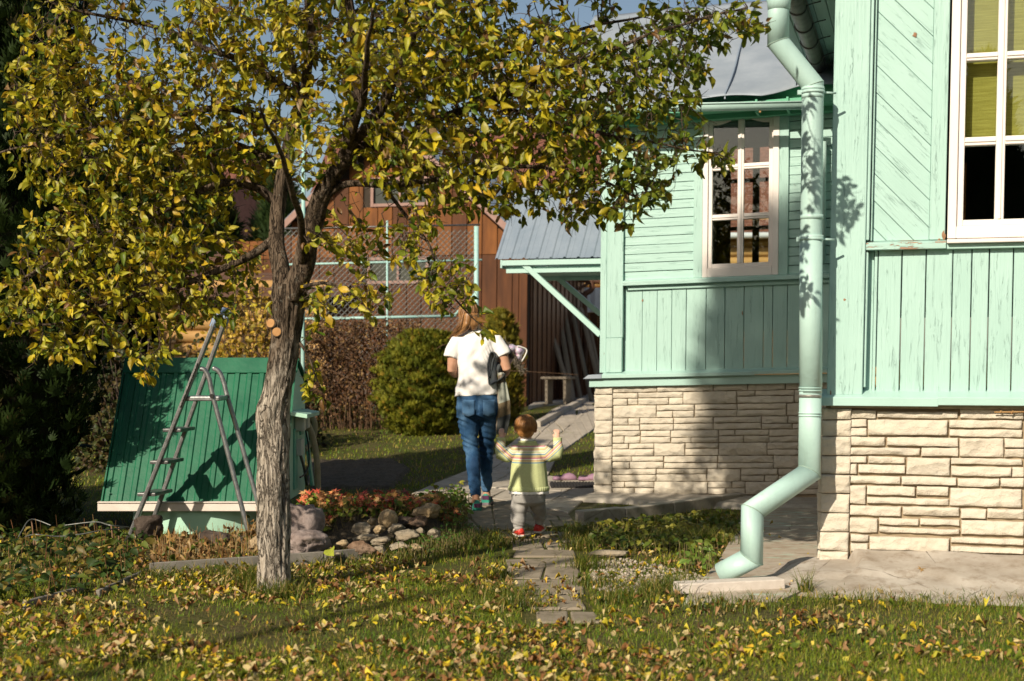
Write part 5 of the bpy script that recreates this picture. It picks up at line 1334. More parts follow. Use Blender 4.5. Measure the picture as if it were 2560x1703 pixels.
leafy('geranium_leaves', 'green undergrowth between the red leaves and the stones', 900, in_poly(rk), .03, .065, pick(GRN+[(.3, .24, .06)]), LT[1], .01, .12)
rk2 = gp((960, 1195), (1060, 1160), (1082, 1205), (1060, 1235), (1000, 1240), (985, 1215)); leafy('undergrowth', 'dark green leafy shoots right of the rockery beside the woman', 420, in_poly(rk2), .03, .06, pick(GRN), LT[1], .01, .20)
rk3 = gp((960, 1270), (1070, 1230), (1110, 1245), (1040, 1275), (900, 1296)); leafy('undergrowth', 'bright green parsley like leaves in the grass before the rockery', 420, in_poly(rk3), .018, .035, pick([(.05, .14, .015), (.07, .16, .02), (.1, .17, .02)]), STAR, .01, .11)
rb = gp((1352, 1222), (1430, 1212), (1610, 1196), (1690, 1200), (1700, 1232), (1640, 1270), (1470, 1275), (1400, 1262), (1340, 1240))
def rbc(n, x, y):
    k = np.clip(.5+.7*vnoise(x, y, 3, 3)+.3*rng.normal(size=n), 0, 1)[:, None]; return (np.array((.055, .10, .012))*(1-k)+np.array((.22, .21, .03))*k)*(.7+.6*rng.random((n, 1)))
leafy('ground_cover', 'low strawberry like ground cover turning yellow beside the kerb stones', 1500, in_poly(rb), .03, .06, rbc, LT[1], .003, .07, tilt=.6)
sp_ = gp((1560, 1285), (1640, 1285), (1645, 1330), (1580, 1330)); leafy('ground_cover', 'young leafy seedlings on the gravel edge by the drainpipe', 70, in_poly(sp_), .04, .065, pick([(.12, .2, .03), (.18, .24, .04)]), LT[1], .03, .14, tilt=.4)
lb = gp((-60, 1262), (230, 1240), (345, 1270), (345, 1318), (250, 1368), (60, 1400), (-60, 1420))
leafy('bed_plants', 'leafy bed plants with reddish stems along the front of the dark conifer', 640, in_poly(lb), .035, .085, pick([(.03, .065, .012), (.055, .10, .018), (.10, .13, .02), (.18, .14, .03), (.025, .045, .01)]), leaf_template(.48, .25, .3, .2), .01, .14, tilt=.8, stem=False)
mb_ = gp((340, 1255), (600, 1238), (600, 1300), (350, 1312)); leafy('dry_stalks', 'dry leaves and stubble in the bed before the boulders', 420, in_poly(mb_), .02, .06, pick([(.30, .17, .06), (.36, .24, .10), (.2, .12, .05), (.10, .14, .02)]), LT[2], .005, .08, tilt=1.0)
def stalks(name, label, poly, n, h0, h1, cols, w=.0022, lean=.25):
    x, y = in_poly(poly)(n); n = len(x); z = mound(x, y)-.01; h = h0+(h1-h0)*rng.random(n); a = rng.random(n)*6.283; l = lean*rng.random(n)
    b = np.stack([x, y, z], 1); t_ = b+np.stack([np.cos(a)*l*h, np.sin(a)*l*h, h], 1); V = []
    for c, r in ((b, w), (t_, w*.7)):
        for j in range(3): V.append(c+np.array((math.cos(j*2.094), math.sin(j*2.094), 0))*r)
    V = np.stack(V, 1).reshape(-1, 3); bb = (np.arange(n)*6)[:, None]; F = np.concatenate([bb+np.array([j, (j+1) % 3, 3+(j+1) % 3, 3+j]) for j in range(3)])
    C = np.repeat(np.array(cols)[rng.integers(0, len(cols), n)]*(.7+.6*rng.random((n, 1))), 6, 0)
    return tag(link(name, np_mesh(name, V, [F], M['stem'], C)), label, 'stalks', kind='stuff')
stalks('dry_stalks', 'cut straw coloured stalks in the bed left of the tree', mb_, 260, .04, .15, [(.36, .22, .09), (.28, .13, .05), (.42, .30, .14)])
stalks('dry_stalks', 'thin reddish dry stems among the bed plants', lb, 110, .05, .22, [(.22, .10, .05), (.30, .18, .08), (.16, .08, .04)])
yb = gp((672, 1276), (742, 1270), (744, 1292), (674, 1296)); stalks('dry_stalks', 'pale yellow cut stubble behind the edging board right of the trunk', yb, 160, .03, .09, [(.55, .44, .14), (.62, .52, .22)], .004, .9)
# ------------------------------------------------------------------ well house
WX0, WX1, WYF, WYR, WYB = -2.83, -1.58, 9.85, 10.45, 10.90
well = thing('well_house', 'well with steep green metal roof on a pale mint concrete ring', 'well', (-2.2, 10.4, 0))
WINV = Matrix.Translation(well.location).inverted()
def wp(o, parent=None):
    if parent is None: o.parent = well; o.matrix_parent_inverse = WINV
    return o
zE, zR, zBk = .225, 1.205, 1.02
mb = MB(); rng_ = np.linspace(0, 2*math.pi, 41)[:-1]
mb.loft([np.array([(-2.2+.56*math.cos(t), 10.43+.56*math.sin(t), z) for t in rng_]) for z in (-.06, .02, .10, .15)])
wp(mb.build('well_ring', M['well_mint'], None, .01, 2))
mb = MB(); sl = Vector((0, WYR-WYF, zR-zE)); Ls = sl.length; sd_ = sl.normalized(); nn_ = Vector((0, -sd_.z, sd_.y))
WR = Frame((WX0, WYF, zE), (1, 0, 0), tuple(sd_), tuple(nn_)); W_ = WX1-WX0; n = 14; prof = []
for i in range(n):
    x = W_*i/n; w = W_/n
    prof += ([(x, 0), (x+.010, .010), (x+w*.42, .010), (x+w*.42+.008, 0)] if i % 1 == 0 else [])
prof.append((W_, 0)); b = len(mb.v); k = len(prof)
for v in (-.03, Ls*.5, Ls):
    for (x, h) in prof: mb.v.append(tuple(WR.to(x, v, h)))
for r in range(2):
    for i in range(k-1): mb.face([b+r*k+i, b+r*k+i+1, b+(r+1)*k+i+1, b+(r+1)*k+i])
o = wp(mb.build('roof_sheet', M['green_tin'])); so = o.modifiers.new('thick', 'SOLIDIFY'); so.thickness = .004
mb = MB(); mb.box(-.012, W_+.012, Ls-.125, Ls+.005, .0125, .017, WR, 'u'); mb.box(-.014, -.002, -.035, Ls-.126, -.02, .015, WR)
wp(mb.build('ridge_cap', M['green_tin'], None, .002))
mb = MB(); mb.hexa([(x, y, z) for (y, zz) in ((WYR+.02, (zR-.01, zR+.006)), (WYB+.05, (zBk+.0, zBk+.016))) for z in zz for x in (WX0, WX1+.012)], 'u'); wp(mb.build('rear_roof_sheet', M['green_tin']))
SFm = Frame((0, 0, 0), (0, 1, 0), (0, 0, 1), (1, 0, 0))
for x0, lab in ((WX1-.028, None), (WX0+.006, None)):
    mb = MB(); mb.prism([(WYF+.02, .20), (WYB, .20), (WYB, zBk-.004), (WYR, zR-.03), (WYF+.02, zE-.01)], x0, x0+.022, SFm); wp(mb.build('gable_panel', M['well_mint'], None, .003))
mb = MB(); mb.box(WX0+.03, WX1-.03, .20, zBk-.01, -WYB-.0, -WYB+.02); wp(mb.build('rear_panel', M['well_mint']))
mb = MB(); mb.box(WX0-.03, WX1+.015, .155, .21, -WYF+.01, -WYF+.04); mb.box(WX0-.03, WX1+.012, .212, .222, -WYF-.03, -WYF+.05); wp(mb.build('eave_board', M['cream_board'], None, .004))
mb = MB()
for (x, v) in [(.10, .62), (.19, .75), (.06, .36), (.04, .05), (.98, .62), (.62, Ls-.13), (.98, Ls-.11), (.14, .50)]: mb.tube([WR.to(x, v, .010), WR.to(x, v, .018)], .006, 8)
mb.mi = 0; wp(mb.build('screw_heads', M['green_tin']))
# meter shelf, boxes, cables on the side panel
cz = lambda zx, zy, Y: P((700+zx/3.92)/S, (900+zy/3.92)/S, Y)
sx = WX1-.005
mb = MB(); mb.hexa([(x, y, z) for x in (sx, sx+.12) for z in ((.80-.02*(x > sx), .83-.02*(x > sx))) for y in (10.18, 10.82)], 'u'); wp(mb.build('shelf', M['well_mint'], None, .003))
mb = MB(); mb.box(sx, sx+.07, .68, .79, -10.48, -10.36); wp(mb.build('meter_box', M['plastic'], None, .012, 2))
mb = MB(); mb.box(sx, sx+.07, .69, .79, -10.68, -10.56); wp(mb.build('meter_box', M['plastic'], None, .012, 2))
mb = MB(); mb.box(sx, sx+.05, .50, .62, -10.50, -10.38); wp(mb.build('socket_box', M['plastic'], None, .008, 2))
mb = MB(); mb.box(sx, sx+.012, .26, .70, -10.44, -10.30); mb.box(sx, sx+.012, .64, .705, -10.75, -10.60); wp(mb.build('green_backboard', M['teal'], None, .002))
mb = MB(); mb.tube(smooth_path([(sx+.04, 10.62, .70), (sx+.06, 10.66, .55), (sx+.07, 10.60, .42), (sx+.06, 10.45, .36), (sx+.05, 10.3, .35)], 30), .006, 8); wp(mb.build('cable', M['cable']))
mb = MB(); mb.tube(smooth_path([(sx+.03, 10.44, .51), (sx+.05, 10.5, .40), (sx+.05, 10.62, .28), (sx+.05, 10.70, .27), (sx+.05, 10.72, .33)], 24), .011, 8); wp(mb.build('conduit', M['alu_dark']))
# hoses over the side, pole, leaning board
mb = MB(); mb.tube(smooth_path([cz(180, 480, 10.75), cz(215, 520, 10.72), cz(255, 600, 10.7), cz(310, 720, 10.7), cz(345, 870, 10.7), cz(365, 1040, 10.68), cz(370, 1200, 10.68), cz(376, 1360, 10.66)], 60), .024, 12)
tag(mb.build('garden_hose', M['hose']), 'thick beige hose hanging down from the side of the well to the lawn', 'hose')
mb = MB(); mb.tube(smooth_path([cz(255, 495, 10.98), cz(310, 540, 11), cz(345, 640, 11), cz(330, 760, 11), cz(290, 830, 11), cz(245, 880, 10.96)], 40), .020, 12)
tag(mb.build('garden_hose', M['hose']), 'loop of beige hose behind the teal pole beside the well', 'hose')
mb = MB(); a, b2 = P(697, 962, 10.98), P(699, 330, 10.98); mb.tube([(a.x, a.y, 0), (a.x, a.y, 1.5), tuple(b2)], .0155, 12)
pole = mb.build('metal_pole', M['teal_pipe']); tag(pole, 'thin pale teal metal pole standing behind the tree trunk at the corner of the well', 'pole')
mb = MB(); mb.beam(cz(252, 700, 11.05), cz(318, 1235, 11.0), .02, .09, up=(0, 1, 0)); tag(mb.build('leaning_board', M['teal'], None, .002), 'narrow teal board leaning against the back of the well', 'board')

# ------------------------------------------------------------------ stepladder
lad = thing('stepladder', 'aluminium stepladder standing open in front of the green well roof', 'ladder', (-2.2, 9.6, 0))
LINV = Matrix.Translation(lad.location).inverted()
def lp(o): o.parent = lad; o.matrix_parent_inverse = LINV; return o
q = lambda sx_, sy_, Y: np.array(P(sx_/S, sy_/S, Y))
nf, nt = q(320, 1351, 9.47), q(540, 797, 9.50); ff, ft = q(369, 1339, 9.77), q(566, 793, 9.80)
for a, b, m_ in ((nf, nt, 'alu_dark'), (ff, ft, 'alu_dark')):  # darker aluminium puts the front rails' shade into their colour
    mb = MB(); mb.beam(a, b, .026, .052, up=(0, 1, 0)); o = lp(mb.build('front_rail', M[m_], None, .006, 2))
    mb = MB(); d = nrm(b-a); mb.beam(a-d*.02, a+d*.04, .032, .058, up=(0, 1, 0)); mb.build('foot', M['black_rubber'], o, .004)
for pts, m_ in (([(500, 922), (512, 926), (523, 948), (531, 986), (565, 1115), (625, 1347)], 'alu'), ([(532, 920), (548, 930), (560, 958), (568, 990), (606, 1120), (668, 1340)], 'alu')):
    Y = 9.50 if pts[0][0] == 500 else 9.80; mb = MB()
    mb.tube(smooth_path([q(*p, Y) for p in pts], 26), .0165, 12, side=(0, 1, 0)); lp(mb.build('rear_leg', M[m_]))
def on_rail(a, b, z): t = (z-a[2])/(b[2]-a[2]); return a+(b-a)*t
for sy_ in (1236, 1156, 1076):
    z = CAMZ+(900-sy_)*9.5/FPX; a, b = on_rail(nf, nt, z), on_rail(ff, ft, z); mb = MB()
    mb.hexa([(p[0]+dx, p[1], z+dz) for dx in (-.062, .062) for dz in (-.012, .012) for p in (a, b)], 'u'); lp(mb.build('tread', M['alu_dark'], None, .006, 2))
z = CAMZ+(900-996)*9.6/FPX; a, b = on_rail(nf, nt, z), on_rail(ff, ft, z); mb = MB()
mb.hexa([(x, p[1], z+dz) for (dz) in (-.016, .016) for x in (a[0]-.0, a[0]+.235) for p in (a, b)], 'u'); lp(mb.build('platform', M['alu'], None, .008, 2))
for a in (q(531, 990, 9.50), q(568, 992, 9.80)):
    mb = MB(); mb.tube([a+np.array((0, -.03, 0)), a+np.array((0, .03, 0))], .014, 12); lp(mb.build('hinge', M['black_rubber']))
mb = MB(); d1, d2 = nrm(nt-nf), nrm(ft-ff)
mb.tube(smooth_path([nt-d1*.06, nt+d1*.0, nt+d1*.035+(ft-nt)*.08, (nt+ft)/2+d1*.05, ft+d2*.035-(ft-nt)*.08, ft, ft-d2*.06], 30), .026, 12, side=(1, 0, 0)); lp(mb.build('top_cap', M['blue_cap']))
mb = MB()
for t0, w in ((.33, .16),):
    a = nf+(nt-nf)*.60; b = nf+(nt-nf)*.80; mb.beam(a+np.array((0, -.0145, 0)), b+np.array((0, -.0145, 0)), .002, .040, up=(0, 1, 0))
lp(mb.build('worn_sticker', simple('worn_sticker_paper', (.46, .46, .44), (.12, .12, .12), 60, .6, lo=.45, hi=.55)))

# ------------------------------------------------------------------ wire hoops in the bed
wt = thing('wire_plant_support', 'low plant support of rusty stakes and grey wire before the dark conifer', 'plant support', G(180, 1330)+(0,))
WTI = Matrix.Translation(wt.location).inverted()
def wtp(o): o.parent = wt; o.matrix_parent_inverse = WTI; return o
s2 = lambda zx, zy, Y: np.array(P((zx/2.357)/S, (1250+zy/2.357)/S, Y))
stakes = [((185, 115), (200, 330), 9.3), ((200, 225), (185, 470), 8.7), ((205, 220), (240, 440), 8.68), ((655, 150), (680, 470), 9.0), ((700, 160), (690, 350), 9.1)]
for a, b, Y in stakes:
    mb = MB(); mb.tube([s2(*a, Y), (s2(*a, Y)+s2(*b, Y))/2+np.array((.006, 0, 0)), s2(*b, Y)], .0045, 6); wtp(mb.build('stake', M['rope']))
for pts in ([(95, 245, 9.0), (190, 205, 8.7), (330, 215, 8.75), (460, 205, 8.8), (600, 180, 8.9), (740, 165, 9.15)], [(380, 150, 9.2), (560, 130, 9.15), (650, 150, 9.0), (760, 162, 9.15)], [(95, 250, 9.0), (130, 180, 9.1), (185, 115, 9.3), (300, 150, 9.3)]):
    mb = MB(); mb.tube(smooth_path([s2(*p) for p in pts], 40), .0042, 6); wtp(mb.build('wire', M['wire']))

# ------------------------------------------------------------------ evergreens and shrubs
def spray_template():
    v = [(0, 0, 0)]; f = []
    for i, a in enumerate((-.95, -.55, -.2, .15, .5, .9)):
        L = (.62, .85, 1.0, .97, .82, .6)[i]; c, s_ = math.sin(a), math.cos(a); w = .075; b = len(v)
        v += [(c*L*.5-w*s_, s_*L*.5+w*c, .03), (c*L*.5+w*s_, s_*L*.5-w*c, -.02), (c*L, s_*L, -.10*L)]
        f += [(0, b+1, b), (b, b+1, b+2)]
    return np.array(v, float), f
SPRAY = spray_template()
def evergreen(name, label, cat, base, h, prof, n, cols, size, up=1.1, group=None, trunk_r=.06, jit=.16, clump=0.0, seed=0, lo=.0):
    """prof(t)->radius at relative height; sprays fill an outer shell"""
    o = thing(name, label, cat, base, 0, group); r0 = np.random.default_rng(seed+11)
    t = r0.random(n)**.9*(1-lo)+lo; rad = np.array([prof(x) for x in t]); a = r0.random(n)*6.283
    lump = 1+.13*np.sin(a*5+t*17+seed)+.10*np.sin(a*9-t*31+seed*2)+.08*np.sin(a*3+t*47)
    rr = rad*lump*(1-jit*2.2*r0.random(n)**2)+.02*r0.normal(size=n)
    pos = np.stack([np.cos(a)*rr, np.sin(a)*rr, t*h], 1)
    out = np.stack([np.cos(a), np.sin(a), 0*a], 1)
    d = out*.75+np.array((0, 0, up))+r0.normal(size=(n, 3))*.38; X, Y2, Z2_ = frames(d, out+r0.normal(size=(n, 3))*.5)
    depth = np.clip((rr/np.maximum(rad, 1e-3)), 0, 1.2); c = np.array(cols[0])*np.ones((n, 1)); k = np.clip(r0.random(n)*.7+.3*np.sin(a*7+t*23), 0, 1)[:, None]
    c = c*(1-k)+np.array(cols[1])*k; br = r0.random((n, 1)) < .06; c = np.where(br, np.array(cols[2]), c)
    scatter('foliage', SPRAY[0], SPRAY[1], pos, X, Y2, Z2_, size*(.7+.6*r0.random(n)), c, M['fol'], o)
    mb = MB(); mb.tube([(0, 0, -.05), (0, 0, h*.5), (0, 0, h*.93)], [trunk_r, trunk_r*.7, .012], 8); mb.build('trunk', M['twig'], o)
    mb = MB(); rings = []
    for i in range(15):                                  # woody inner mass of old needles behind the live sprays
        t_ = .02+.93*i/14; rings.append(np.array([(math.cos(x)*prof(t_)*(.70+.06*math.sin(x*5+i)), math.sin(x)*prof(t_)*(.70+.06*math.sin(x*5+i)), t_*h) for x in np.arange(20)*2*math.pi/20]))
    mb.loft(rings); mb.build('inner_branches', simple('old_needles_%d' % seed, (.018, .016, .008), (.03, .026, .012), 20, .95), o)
    return o
col_prof = lambda r, top: (lambda t: r*(1-max(0, (t-.12))**1.5*top)*(min(1, .55+t*4)))
DARKG = [(.014, .030, .006), (.030, .052, .008), (.06, .05, .015)]
b = G(62, 1275); evergreen('conifer', 'tall dark evergreen filling the left edge behind the bed plants', 'conifer', (-3.62, 9.9, 0), 5.4, lambda t: .66*min(1, .62+t*2.2)*(1-max(0, t-.35)**1.25*1.15), 17000, DARKG, .105, seed=1, trunk_r=.09)
evergreen('conifer', 'dark evergreen at the very edge of the picture, left of the tall one', 'conifer', (-4.9, 10.6, 0), 5.6, lambda t: .75*min(1, .6+t*2)*(1-max(0, t-.3)**1.25*1.15), 9000, DARKG, .12, seed=2, trunk_r=.09)
evergreen('conifer', 'unseen broad evergreen added outside the left edge to shade the tall one', 'conifer', (-6.58, 7.1, 0), 7.6, lambda t: 1.15*min(1, .6+t*2)*(1-max(0, t-.25)**1.2*1.25), 9000, DARKG, .16, seed=3, trunk_r=.12)  # out of view, added to keep sun off the tall evergreen
p = P(975, 960, 19.2)
evergreen('round_thuja', 'rounded yellow green thuja bush on the lawn beside the woman', 'bush', (p.x, 19.2, float(gz(p.x, 19.2))-.03), 1.40, lambda t: .60*math.sqrt(max(.0, 1-((t-.47)/.56)**2)), 15000, [(.085, .105, .011), (.20, .19, .016), (.25, .17, .02)], .062, .9, seed=4, trunk_r=.05)
p = P(1150, 880, 20.6)
evergreen('thuja', 'narrower yellow green thuja against the barn wall, right of the woman', 'bush', (p.x, 20.6, float(gz(p.x, 20.6))-.03), 1.62, lambda t: .29*math.sqrt(max(.0, 1-((t-.40)/.61)**2)), 4500, [(.11, .11, .015), (.26, .20, .02), (.30, .18, .03)], .085, 1.1, seed=5, trunk_r=.04)
def leaf_bush(name, label, cat, base, r, h, n, cols, size, seed=0, shape='dome', stems=40, tpl=None, mat='herb', group=None, density=.55):
    o = thing(name, label, cat, base, 0, group); r0 = np.random.default_rng(seed+77)
    q_ = r0.normal(size=(n, 3)); q_ /= np.linalg.norm(q_, axis=1, keepdims=True); q_[:, 2] = np.abs(q_[:, 2])
    lump = 1+.22*np.sin(q_[:, 0]*6+seed)+.18*np.sin(q_[:, 2]*7+q_[:, 1]*5+seed)
    pos = q_*(r0.random((n, 1))**.45)*lump[:, None]*np.array((r[0], r[1], h))
    d = nrm(q_*.6+r0.normal(size=(n, 3))*.8+np.array((0, 0, -.3))); X, Y2, Z2_ = frames(d, r0.normal(size=(n, 3))+np.array((0, -.5, .9)))
    c = np.array(cols)[r0.integers(0, len(cols), n)]*(.7+.6*r0.random((n, 1))); tv, tf = tpl or LT[1]
    scatter('foliage', tv, tf, pos, X, Y2, Z2_, size*(.7+.6*r0.random(n)), c, M[mat], o, True)
    mb = MB()
    for i in range(stems):
        a = r0.random()*6.283; e = np.array((math.cos(a)*r[0]*.85*r0.random()**.5, math.sin(a)*r[1]*.85*r0.random()**.5, h*(.6+.4*r0.random()))); s0 = e*np.array((.25, .25, 0))
        m_ = (s0+e)/2+r0.normal(size=3)*.06; mb.tube(smooth_path([s0, m_, e], 8), [.006]*8, 5, cap=False)
    mb.build('stems', M['twig'], o); return o
p = P(565, 800, 20); leaf_bush('autumn_shrub', 'golden yellow shrub behind the ladder top', 'shrub', (p.x, 20, .2), (.75, .5), 2.1, 4200, [(.46, .30, .03), (.40, .24, .03), (.30, .24, .04), (.5, .36, .06)], .07, 1)
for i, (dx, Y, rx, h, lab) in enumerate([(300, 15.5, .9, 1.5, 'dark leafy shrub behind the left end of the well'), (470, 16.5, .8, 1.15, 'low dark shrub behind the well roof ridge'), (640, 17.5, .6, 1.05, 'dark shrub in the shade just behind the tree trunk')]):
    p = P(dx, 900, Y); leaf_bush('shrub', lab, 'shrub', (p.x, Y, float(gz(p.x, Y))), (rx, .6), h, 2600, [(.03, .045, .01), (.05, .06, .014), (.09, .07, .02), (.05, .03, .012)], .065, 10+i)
# dry cane thicket against the fence
o = thing('raspberry_canes', 'dry brown cane thicket below the wire fence, left of the round thuja', 'shrub', tuple(P(815, 900, 19.6)[:2])+(.25,)); r0 = np.random.default_rng(5); mb = MB()
for i in range(170):
    s0 = np.array((r0.uniform(-.95, .85), r0.uniform(-.35, .35), 0)); hgt = r0.uniform(.7, 1.6); ln = r0.normal(size=2)*.45
    e = s0+np.array((ln[0]+r0.normal()*.2, ln[1], hgt)); m_ = s0+np.array((ln[0]*.2, 0, hgt*.6)); tip = e+np.array((r0.normal()*.45, r0.normal()*.15, -.45*r0.random()))
    mb.tube(smooth_path([s0, m_, e, tip], 9), np.linspace(.007, .003, 9), 4, cap=False)
mb.build('canes', simple('dry_cane', (.07, .038, .02), (.15, .085, .045), 20, .85), o)
n = 5200; pos = np.stack([r0.uniform(-1.0, .9, n), r0.uniform(-.4, .4, n), .1+1.4*r0.random(n)**.8], 1); X_, Y_, Z_ = frames(r0.normal(size=(n, 3))+np.array((0, 0, -.8)), r0.normal(size=(n, 3)))
scatter('foliage', LT[3][0], LT[3][1], pos, X_, Y_, Z_, .05*(.6+.7*r0.random(n)), np.array([(.10, .05, .02), (.18, .09, .035), (.06, .03, .015), (.26, .16, .06)])[r0.integers(0, 4, n)], M['herb'], o, True)

# ------------------------------------------------------------------ barn
c0 = P(1212, 934, 24.0); SF = Frame((c0.x, 24.0, .40), (math.cos(th), -math.sin(th), 0), (.01, 0, 1), (-math.sin(th), -math.cos(th), 0))
barn = thing('barn', 'orange brown board barn with blue grey metal roof and two pink framed windows', 'barn', (c0.x, 24.0, .40)); BINV = Matrix.Translation(barn.location).inverted()
def bp(o): o.parent = barn; o.matrix_parent_inverse = BINV; return o
h_ = lambda sx_, sy_, n=0.0: SF.hit(sx_/S, sy_/S, n)
ap, le, re = h_(985, 300), h_(725, 556), h_(1275, 562)
def roof_v(u): return le[1]+(ap[1]-le[1])*(u-le[0])/(ap[0]-le[0]) if u < ap[0] else ap[1]+(re[1]-ap[1])*(u-ap[0])/(re[0]-ap[0])
seam_v = h_(1200, 637)[1]
bw_ = h_(1280, 700)[0]-h_(1241.5, 700)[0]
wins = [(h_(935, 448)[0], h_(1066, 448)[0], h_(1000, 508)[1], h_(1000, 450)[1]), (h_(926, 680)[0], h_(1065, 680)[0], h_(1000, 702)[1], h_(1000, 650)[1])]
mbs = [MB(), MB(), MB()]; u = 0.0; i = 0
while u > le[0]-1.2:
    a, b = u-bw_+.006, u-.006
    top = min(roof_v(a), roof_v(b)) if b > le[0] else le[1]-.3
    top = max(top, seam_v+.3)
    segs = [(0 if i % 3 else 2, -.1, seam_v-.004), (1 if i % 4 else 0, seam_v+.004, top-.02)]
    for mi, v0, v1 in segs:
        cuts = sorted([(w[2]-.06, w[3]+.06) for w in wins if a < w[1] and b > w[0]]); vv = v0
        for (p, q_) in cuts:
            if q_ < v0 or p > v1: continue
            if p > vv: mbs[mi].box(a, b, vv, p, -.03, random.uniform(-.004, .004), SF)
            vv = max(vv, q_)
        if vv < v1: mbs[mi].box(a, b, vv, v1, -.03, random.uniform(-.004, .004), SF)
    u -= bw_; i += 1
for m_, nm, mt in zip(mbs, ('lower_boards', 'gable_boards', 'dark_boards'), ('barn', 'barn_orange', 'barn')): bp(m_.build(nm, M[mt], None, .004))
mb = MB(); mb.box(le[0]-1.2, 0, -.1, le[1]-.35, -.12, -.032, SF); mb.prism([(le[0], le[1]-.36), (0, le[1]-.36), (0, min(roof_v(0), re[1]+.05)-.05), ap, le][::1], -.12, -.033, SF); bp(mb.build('wall_backing', M['dark']))
mb = MB(); mb.box(-.115, -.002, -.1, re[1]-.25, .006, .03, SF); mb.box(-.24, -.155, -.1, re[1]-.2, .006, .022, SF); bp(mb.build('corner_board', M['barn'], None, .004))
for w in wins:
    fr_o = bpy.data.objects.new('window', None); COL.objects.link(fr_o); bp(fr_o)
    mb = MB(); t_ = .055
    mb.box(w[0]-t_, w[0], w[2]-t_, w[3]+t_, -.02, .025, SF); mb.box(w[1], w[1]+t_, w[2]-t_, w[3]+t_, -.02, .025, SF); mb.box(w[0], w[1], w[2]-t_, w[2], -.02, .024, SF, 'u'); mb.box(w[0], w[1], w[3], w[3]+t_, -.02, .024, SF, 'u')
    mb.box((w[0]+w[1])/2-.02, (w[0]+w[1])/2+.02, w[2], w[3], -.02, .018, SF); mb.build('frame', M['pink_frame'], fr_o, .003)
    mb = MB(); mb.box(w[0]-.01, w[1]+.01, w[2]-.01, w[3]+.01, -.035, -.03, SF); mb.build('pane', simple('dim_window_pane', (.012, .018, .016), (.03, .04, .035), 4, .12, spec=.6), fr_o)
for nm, (p, q_) in (('roof_slope', (ap, (re[0]+.05, re[1]-.05))), ('roof_slope', ((le[0]-.05, le[1]-.05), ap))):
    mb = MB(); d = np.array(q_)-np.array(p); L = np.linalg.norm(d); d = d/L; pr = []; nr = int(L/.12)
    RFm = Frame(SF.to(p[0], p[1], 0), SF.U*d[0]+SF.V*d[1], -SF.U*d[1]+SF.V*d[0], SF.N)
    # corrugations run down the slope; the sheet is long in -n
    b = len(mb.v); N_ = 64; prof2 = [(-4.6+4.85*k_/N_, .010*(1 if (k_//2) % 2 else -1)) for k_ in range(N_+1)]
    for x in (0, L):
        for (nn2, hh) in prof2: mb.v.append(tuple(RFm.to(x, .03+hh, nn2)))
    for k_ in range(N_): mb.face([b+k_, b+k_+1, b+N_+1+k_+1, b+N_+1+k_])
    o = bp(mb.build(nm, M['blue_tin'])); so = o.modifiers.new('thick', 'SOLIDIFY'); so.thickness = .012
    mb = MB(); mb.box(0, L, -.10, .012, .225, .25, RFm, 'u'); bp(mb.build('verge_board', M['pink_frame'], None, .004))
mb = MB()
for k_ in range(26):
    w = -4.2*k_/26; mb.box(-.02, .0 if k_ % 2 else .018, -.1, re[1]-.35, w-4.2/26+.004, w-.16 if k_ == 0 else w, SF)
bp(mb.build('side_cladding', M['brown_metal']))
# planks leaning on the barn's side, bench, slab
spl = [((1352, 742), (1432, 1000), 'dark narrow plank leaning deepest against the barn side'), ((1368, 735), (1420, 990), 'second dark plank leaning against the barn side'), ((1390, 742), (1434, 1000), 'grey weathered plank, the palest of those leaning by the bench'), ((1408, 760), (1452, 985), 'brown plank right of the palest leaning one'), ((1434, 790), (1478, 985), 'long grey plank in front of the gap, right of the bench'), ((1452, 770), (1498, 960), 'wide grey plank leaning nearest the mint house corner'), ((1470, 800), (1502, 950), 'short plank partly hidden by the mint house corner')]
for i, (a, b2, lab) in enumerate(spl):
    Y = 25.6+.25*i; p, q_ = P(a[0]/S, a[1]/S, Y+.3), P(b2[0]/S, b2[1]/S, Y); q_.z = .44 if q_.z < .6 else q_.z
    mb = MB(); mb.beam(q_, p, .04, .17+.05*(i % 3 == 2), up=(.3, 1, 0)); tag(mb.build('leaning_plank', M['grey_wood'], None, .003), lab, 'plank', 'planks leaning by the barn')
bn = P(1285, 900, 23.8); bench = thing('bench', 'small grey wooden bench in the shade before the leaning planks', 'bench', (bn.x, 23.8, .46), R(-20))
mb = MB(); mb.box(-.26, .26, .42, .46, -.16, .16); mb.build('seat', M['grey_wood'], bench, .004)
for x in (-.17, .15): mb = MB(); mb.prism([(x-.02, 0), (x+.03, 0), (x+.03, .418), (x-.02, .418)], -.14, .14); mb.build('leg', M['grey_wood'], bench, .004)
mb = MB(); a = [ground_pt(1215, 944), ground_pt(1345, 922), ground_pt(1362, 905), ground_pt(1240, 925)]; mb.prism([(v.x, v.y) for v in a], .36, .475, Frame((0, 0, 0), (1, 0, 0), (0, 1, 0), (0, 0, 1))); o = mb.build('barn_doorstep', M['concrete'], None, .01); o['kind'] = 'structure'
mb = MB(); pts = [ground_pt(*p) for p in ((1245, 985), (1285, 962), (1330, 938), (1368, 915))]
kb = ['low kerb of the far path, nearest the child', 'middle piece of the far path kerb', 'far piece of the path kerb beside the mint corner']
for i in range(3):
    a, b2 = pts[i], pts[i+1]; d = (b2-a); d.z = 0; L = d.length; d.normalize(); mb = MB(); fr = Frame((a.x, a.y, a.z), (d.x, d.y, (b2.z-a.z)/L), (-d.y, d.x, 0), (0, 0, 1)); mb.box(0, L-.02, 0, .1, -.06, .09, fr, 'u')
    tag(mb.build('kerb_stone', M['concrete'], None, .012, 2), kb[i], 'kerb', 'kerb stones of the far path')

